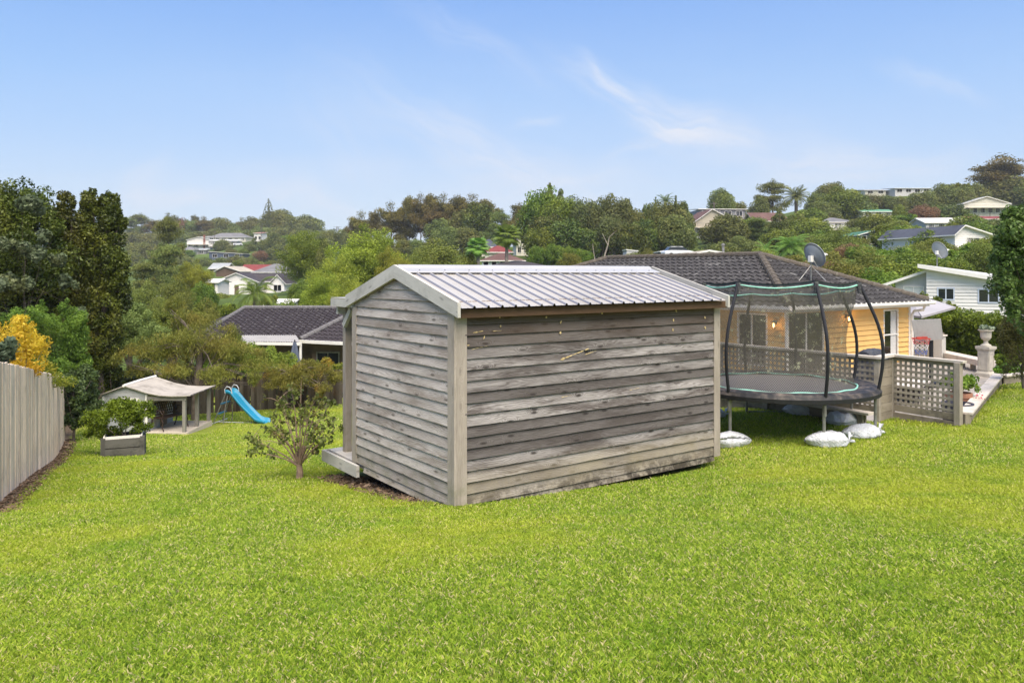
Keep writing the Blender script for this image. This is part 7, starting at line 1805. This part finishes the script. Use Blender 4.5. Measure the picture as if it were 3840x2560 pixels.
for xd, yt, Y, w, k, lb in ((1850, 500, 160, 100, 'dense3', 'rounded dark green tree left of the white balcony house'), (2008, 493, 165, 70, 'dense3', 'dark green tree below the mint green roof'), (2042, 502, 165, 50, 'dense3', 'second dark green tree below the mint green roof'), (1975, 505, 168, 40, 'round2', 'small olive tree between the white balcony house and the green roof'), (2110, 510, 140, 90, 'airy2', 'airy yellow-green tree below the pale grey house'),
                            (2220, 500, 150, 60, 'round1', 'small tree against the long white roof'), (1905, 530, 110, 116, 'olive1', 'large soft olive-green tree above the yellow house roof'), (1965, 550, 112, 50, 'round3', 'olive tree behind the dark blue house'), (1950, 565, 92, 50, 'rust1', 'rusty brown shrub above the roof dish'), (1972, 568, 90, 50, 'dense3', 'fresh green shrub right of the rusty one'),
                            (2040, 520, 112, 60, 'round1', 'green tree right of the dark blue house'), (2095, 525, 104, 110, 'round1', 'leafy tree beneath the pale grey house'), (2150, 530, 96, 80, 'round1', 'leafy tree left of the dark metal roof'), (2060, 545, 84, 120, 'airy2', 'grey twiggy tree in the middle of the right slope'), (2000, 580, 76, 110, 'olive1', 'yellow-olive bush at the centre of the right slope'),
                            (1880, 600, 66, 90, 'rust1', 'brownish shrub just above the roof edge left of the dish'), (1940, 600, 62, 120, 'olive1', 'rusty olive shrub mass right of the roof dish'), (2010, 620, 60, 110, 'dense3', 'dark green shrub mass above the right end of the roof'), (2060, 600, 62, 110, 'dense3', 'shaded green tree left of the white house wing'), (2100, 580, 70, 90, 'round1', 'mid green tree above the white house wing'),
                            (2160, 590, 66, 80, 'dense3', 'green bush behind the flat roof'), (2210, 548, 70, 110, 'airy1', 'spreading light green tree with bare limbs behind the white house roof'), (2255, 560, 68, 80, 'olive1', 'olive tree right of the light green spreading one'), (1820, 590, 75, 60, 'round3', 'olive tree under the lower feather palm'), (1760, 575, 72, 70, 'bright1', 'yellow-green shrub left of the lower feather palm'),
                            (2080, 640, 55, 90, 'dense3', 'dark foliage just left of the white house wing roof'), (1730, 560, 120, 70, 'dense1', 'dark tree behind the wide beige roof'), (1650, 560, 122, 70, 'dense1', 'dark foliage behind the wide beige roof, left part'), (1600, 575, 118, 50, 'dense1', 'dark bush above the carport'), (1310, 585, 90, 40, 'round3', 'small bush behind the roof ridge at the centre'), (2280, 540, 110, 60, 'round1', 'green tree behind the dark metal roof'), (1850, 545, 125, 60, 'dense1', 'dark tree behind the lower feather palm'), (1795, 530, 130, 70, 'dense3', 'dark tree at the foot of the cedar'), (2195, 600, 62, 50, 'round1', 'small tree right behind the flat roof dish')):
    T_(k, xd, yt - 6, Y, w * 1.4, lb)
gf = 'rounded garden trees filling the right slope'
for xd, yt, Y, w, k in ((1870, 530, 140, 70, 'dense3'), (1940, 545, 120, 70, 'round3'), (1990, 560, 100, 80, 'dense1'), (2020, 575, 88, 80, 'round1'), (2080, 560, 92, 80, 'bright1'), (2120, 560, 80, 90, 'olive1'), (2170, 565, 76, 80, 'round1'), (2110, 600, 66, 90, 'dense3'), (2040, 650, 55, 80, 'dense1'), (1900, 575, 90, 80, 'round3'),
                        (1850, 575, 100, 60, 'dense3'), (2180, 515, 120, 70, 'round1'), (2130, 520, 125, 60, 'airy2'), (2240, 505, 140, 60, 'dense3'), (2000, 525, 150, 60, 'dense3'), (1950, 520, 150, 50, 'round2'), (2290, 500, 150, 70, 'dense1'), (2260, 545, 75, 60, 'round1'), (2060, 505, 160, 60, 'round3'), (1820, 500, 165, 60, 'dense1'), (1780, 510, 160, 50, 'round2'), (2150, 545, 88, 60, 'dense3')):
    T_(k, xd, yt, Y, w * 1.25, 'rounded green garden tree among others on the slope right of the roof dish', gf)
gv = 'garden trees in the left valley'
for xd, yt, Y, w, k in ((455, 665, 110, 50, 'round1'), (500, 672, 120, 60, 'round3'), (540, 678, 125, 60, 'dense3'), (600, 672, 130, 40, 'round1'), (470, 632, 160, 40, 'dense3'), (420, 620, 170, 60, 'round1'), (380, 625, 140, 70, 'round3'), (330, 640, 120, 70, 'round2'), (590, 690, 95, 50, 'round3'), (530, 695, 85, 60, 'bright1'), (310, 665, 95, 60, 'dense3')):
    T_(k, xd, yt, Y, w * 1.25, 'leafy green garden tree in the valley left of the shed', gv)
# -- palms
def palm_px(name, xd, ytip, ycen, Y, Rpx, nf, label, **k):
    x = (xd - 1176) / 1794 * Y; z = hz(x, Y); zc = (626.6 - ycen) / 1794 * Y; return palm(name, x, Y, z, zc - z, Rpx / 1794 * Y, nf, label, **k)
palm_px('fan_palm', 1162, 513, 545, 100, 44, 30, 'tall fan palm with shaggy dead skirt rising above the shed ridge', kind='fan', droop=.55, seed=5, dead=7, r0=.24)
palm_px('fan_palm', 1098, 545, 570, 96, 38, 28, 'shorter fan palm left of the tall one', kind='fan', droop=.55, seed=7, dead=7, r0=.26)
palm_px('feather_palm', 583, 620, 672, 60, 66, 20, 'feather palm with drooping windblown fronds above the neighbour roof', droop=.95, seed=8, r0=.22)
palm_px('feather_palm', 1830, 424, 452, 205, 36, 40, 'date palm on the right skyline', droop=.6, seed=9, r0=.5, lmat=L_far)
palm_px('feather_palm', 1816, 536, 568, 92, 50, 44, 'green date palm above the yellow house roof', droop=.75, seed=11, r0=.5)
palm_px('feather_palm', 1760, 545, 572, 80, 34, 12, 'thin pale palm left of the green date palm', droop=.6, seed=12, r0=.12)
palm_px('banana_plant', 1294, 587, 603, 92, 22, 11, 'banana-like plant with broad bright leaves behind the shed ridge', kind='feather', droop=.4, seed=14, r0=.15, lmat=L_bright, cat='plant')
palm_px('feather_palm', 1532, 440, 462, 150, 26, 22, 'small palm poking above the right end of the dark belt', droop=.6, seed=15, r0=.3, lmat=L_far)
# -- vehicles, fence, pylons, poles
M_car = m_plain('car_white', (.72, .73, .75), .25, .02, 1, .5)
def car(xd, yd, Y, rz, label, mat=None, name='parked_car', s=1.0, cat='car'):
    x = (xd - 1176) / 1794 * Y; z = (626.6 - yd) / 1794 * Y; e = empty(name, (x, Y, z), R_(rz), label, cat); e.scale = (s, s, s)
    mb = MB(1); pr = [(-2.15, .3), (-2.15, .75), (-2.0, .92), (-1.2, .98), (1.0, .95), (1.9, .82), (2.15, .65), (2.15, .3)]; mb.prism(pr, -.85, .85); mb.build('body', mat or M_car, e, merge=True, bevel=.08)
    mb = MB(2); pr = [(-1.75, .95), (-1.35, 1.40), (-.2, 1.48), (.45, 1.42), (1.15, .95)]; mb.prism(pr, -.72, .72); mb.build('window_band', M_glass, e, merge=True, bevel=.05)
    mb = MB(3); mb.box(-1.3, .4, -.66, .66, 1.44, 1.50); mb.build('roof', mat or M_car, e, bevel=.02)
    for (a, b) in ((-1.3, -.86), (-1.3, .86), (1.35, -.86), (1.35, .86)): mb = MB(4); mb.tube([(a, b - .1, .32), (a, b + .1, .32)], .32, 14); mb.build('wheel', M_black, e)
    return e
car(664, 684, 160, 12, 'white parked car behind the red-brown fence, left of the two'); car(693, 682, 163, 100, 'dark-windowed parked car at the right end of the red-brown fence')
car(546, 564, 362, 20, 'white car parked on the drive of the left hill'); car(432, 563, 368, 10, 'pale car parked beside the brick chimney house') if False else None
car(1608, 553, 158, 5, 'white car roof showing among trees below the beige house')
x = (1553 - 1176) / 1794 * 104; 
e = car(1558, 592, 104, 8, 'white pickup parked by the carport behind the roof ridge', name='parked_pickup', s=1.0, cat='pickup')
mf = m_plain('red_brown_fence', (.09, .022, .02), .8, .2, 6)
fx0, fx1 = D(637, 690, 146), D(697, 690, 147); e = empty('board_fence', (fx0.x, 146, fx0.z), 0, 'red-brown board fence in front of the parked cars', 'fence'); mb = MB(2); L = fx1.x - fx0.x; k = 0; x_ = 0
while x_ < L: mb.box(x_, x_ + .14, 0, .03, -1.5, 1.35 + random.uniform(-.02, .02)); x_ += .16
mb.build('boards', mf, e); mb = MB(3); mb.box(L * .49, L * .49 + .12, -.05, 0, -1, 1.4); mb.build('post', M_white, e)
for (xd, y0, y1, Y, lab) in ((775, 520, 534, 900, 'distant lattice power pylon in the dip of the skyline'), (386, 490, 510, 900, 'distant lattice power pylon above the left skyline')):
    b = D(xd, y1 + 6, Y); h = (y1 + 6 - y0) / 1794 * Y; e = empty('power_pylon', b, 0, lab, 'pylon'); mb = MB(1); w0 = 2.6
    for s in (-1, 1):
        for s2 in (-1, 1): mb.beam((s * w0, s2 * w0, -8), (s * .8, s2 * .8, h), .35, .35)
    n_ = 7
    for k in range(n_):
        za, zb_ = h * k / n_, h * (k + 1) / n_; wa = w0 + (.8 - w0) * k / n_; wb = w0 + (.8 - w0) * (k + 1) / n_; mb.beam((-wa, -wa, za), (wb, -wb, zb_), .2, .2); mb.beam((wa, -wa, za), (-wb, -wb, zb_), .2, .2)
    mb.build('lattice_tower', M_galv, e); mb = MB(2)
    for k in (.55, .75, .95): mb.beam((-4.6, 0, h * k), (4.6, 0, h * k), .4, .3)
    mb.build('cross_arms', M_galv, e)
for (xd, yb, yt, Y, lab) in ((600, 545, 520, 355, 'utility pole on the left hill beside the tall white house'), (493, 552, 531, 385, 'utility pole left of the long cream house'), (1640, 480, 464, 190, 'roof aerial pole above the grey flat-roofed house')):
    b = D(xd, yb, Y); e = empty('utility_pole', b, 0, lab, 'pole'); h = (yb - yt) / 1794 * Y; mb = MB(1); mb.tube([(0, 0, -2), (0, 0, h)], .14, 6); mb.build('pole', M_bark, e); mb = MB(2); mb.beam((-.9, 0, h - .4), (.9, 0, h - .4), .12, .12); mb.build('cross_arm', M_bark, e)
# ---------------------------------------------------------------- lawn grass
rg = np.random.default_rng(99)
def in_view(X, Y): return np.abs(X) < Y * .68 + .35
def scatter(y0, y1, dens, hgt, wid, pexp=1.0):
    area_w = y1 * .68 + .4; n = int(dens * (2 * area_w) * (y1 - y0)); X = rg.uniform(-area_w, area_w, n); Y = rg.uniform(y0, y1, n)
    k = in_view(X, Y) & (fence_d(X, Y) > .15 + .20 * rg.random(n)) & ~inpoly(X, Y, deck_poly)
    u = (X - SC.x) * RD.x + (Y - SC.y) * RD.y; w = (X - SC.x) * LD.x + (Y - SC.y) * LD.y
    k &= ~((u > .1) & (u < 4.25) & (w > -.02) & (w < 3.75))
    k &= ~((u > -.42 + .25 * rg.random(n)) & (u < 4.2) & (w > .6) & (w < 3.55))
    k &= Y < 31.5 + .31 * (X + 12)                      # stop at the back fence
    k &= ~((X < -9.9) & (X > -13.6) & (Y > 24.95) & (Y < 27.2))
    X, Y = X[k], Y[k]; n = len(X); Z = HT(X, Y)
    d = rg.uniform(0, 2 * math.pi, n); lean = rg.uniform(.1, 1.15, n); h = hgt * rg.uniform(.45, 1.25, n); w_ = wid * rg.uniform(.7, 1.3, n)
    cs, sn = np.cos(d), np.sin(d); f = rg.uniform(0, math.pi, n)
    wx, wy = np.cos(f) * w_ * .5, np.sin(f) * w_ * .5
    bx, by = cs * lean * h, sn * lean * h
    V = np.empty((n, 4, 3))
    V[:, 0] = np.stack([X - wx, Y - wy, Z - .004], 1); V[:, 1] = np.stack([X + wx, Y + wy, Z - .004], 1)
    V[:, 2] = np.stack([X + bx * .45 + wx * .75, Y + by * .45 + wy * .75, Z + h * .62], 1); V[:, 3] = np.stack([X + bx, Y + by, Z + h * .86], 1)
    V2 = V.copy()
    tint = np.clip(rg.normal(.5, .30, n) + .22 * np.sin(X * 31 + 3 * np.sin(Y * 17)) * np.sin(Y * 37 + 2 * np.sin(X * 23)), 0, 1); dead = rg.random(n) < .10; tint[dead] = 1.5
    return V.reshape(-1, 3), np.repeat(tint, 4)
parts = [scatter(2.6, 4.5, 20000, .026, .0042), scatter(4.5, 7, 11000, .030, .0054), scatter(7, 10.5, 5200, .032, .0078), scatter(10.5, 16, 2000, .036, .012), scatter(16, 33, 450, .042, .023)]
V = np.vstack([p[0] for p in parts]); T = np.concatenate([p[1] for p in parts])
m, t, out = newmat('grass_blade')
at = t.nodes.new('ShaderNodeAttribute'); at.attribute_name = 'tint'; g = t.nodes.new('ShaderNodeNewGeometry'); pos = g.outputs['Position']
cc = ramp(t, mth(t, 'MULTIPLY', at.outputs['Fac'], .66), [(0.05, (.12, .20, .018)), (.33, (.265, .40, .028)), (.60, (.49, .585, .065)), (.97, (.68, .58, .30))])
n1 = noise(t, pos, .30, 3, .55); n2 = noise(t, pos, 1.3, 4, .6); n3 = noise(t, pos, 7, 4, .6)
cc = mixc(t, mapr(t, n1, .42, .66, 0, .52), cc, (.52, .54, .045)); cc = mixc(t, mapr(t, n2, .48, .70, 0, .45), cc, (.17, .32, .018)); cc = mixc(t, mapr(t, n3, .56, .75, 0, .30), cc, (.50, .47, .16))
d = t.nodes.new('ShaderNodeBsdfPrincipled'); d.inputs['Roughness'].default_value = .5; d.inputs['Specular IOR Level'].default_value = .25; tr = t.nodes.new('ShaderNodeBsdfTranslucent'); t.links.new(cc, d.inputs['Base Color']); t.links.new(cc, tr.inputs[0])
mx = t.nodes.new('ShaderNodeMixShader'); mx.inputs[0].default_value = .4; t.links.new(d.outputs[0], mx.inputs[1]); t.links.new(tr.outputs[0], mx.inputs[2]); t.links.new(mx.outputs[0], out.inputs[0])
gr = np_obj('grass', V, quads(V), m, None, T); tag(gr, 'short bright green lawn grass with pale dry blades covering the whole yard', 'grass', kind='stuff')
# earth, leaves and clods beside the gable and along the fence foot
n = 2600; r5 = np.random.default_rng(5)
s = r5.uniform(-1.2, 14.5, n); dd = r5.uniform(.02, .32, n); X = fA.x + fdir.x * s + fnor.x * dd; Y = fA.y + fdir.y * s + fnor.y * dd
u = r5.uniform(-.35, .3, 700); w = r5.uniform(.7, 3.6, 700); X = np.concatenate([X, SC.x + RD.x * u + LD.x * w]); Y = np.concatenate([Y, SC.y + RD.y * u + LD.y * w]); n = len(X)
Z = HT(X, Y); d = r5.normal(size=(n, 3)); d[:, 2] *= .35; d /= np.linalg.norm(d, axis=1)[:, None]; b = np.cross(d, r5.normal(size=(n, 3))); b /= np.linalg.norm(b, axis=1)[:, None]
sz = r5.uniform(.015, .06, n)[:, None]; c = np.stack([X, Y, Z + .012], 1)
V = np.stack([c - d * sz, c + b * sz * .35, c + d * sz, c - b * sz * .35], 1).reshape(-1, 3)
lt = np_obj('leaf_litter', V, quads(V), m_leaf('litter', (.10, .065, .04), (.30, .21, .13), (.06, .045, .03), .1, .8, .4, 2), None, np.repeat(r5.random(n), 4)); tag(lt, 'brown dead leaves and twigs along the fence foot and beside the shed', 'leaf litter', kind='stuff')

# ---------------------------------------------------------------- air
mb = MB(1); mb.box(-420, 420, -12, 560, -14, 70); hz_m = bpy.data.materials.new('air_haze'); hz_m.use_nodes = True; t = hz_m.node_tree; t.nodes.clear()
out = t.nodes.new('ShaderNodeOutputMaterial'); pv = t.nodes.new('ShaderNodeVolumePrincipled'); pv.inputs['Color'].default_value = (.93, .93, .92, 1); pv.inputs['Density'].default_value = .00028; pv.inputs['Anisotropy'].default_value = .2
t.links.new(pv.outputs[0], out.inputs['Volume'])
hb_ = mb.build('haze', hz_m); tag(hb_, 'thin pale air over the far hillsides', 'haze', kind='stuff')
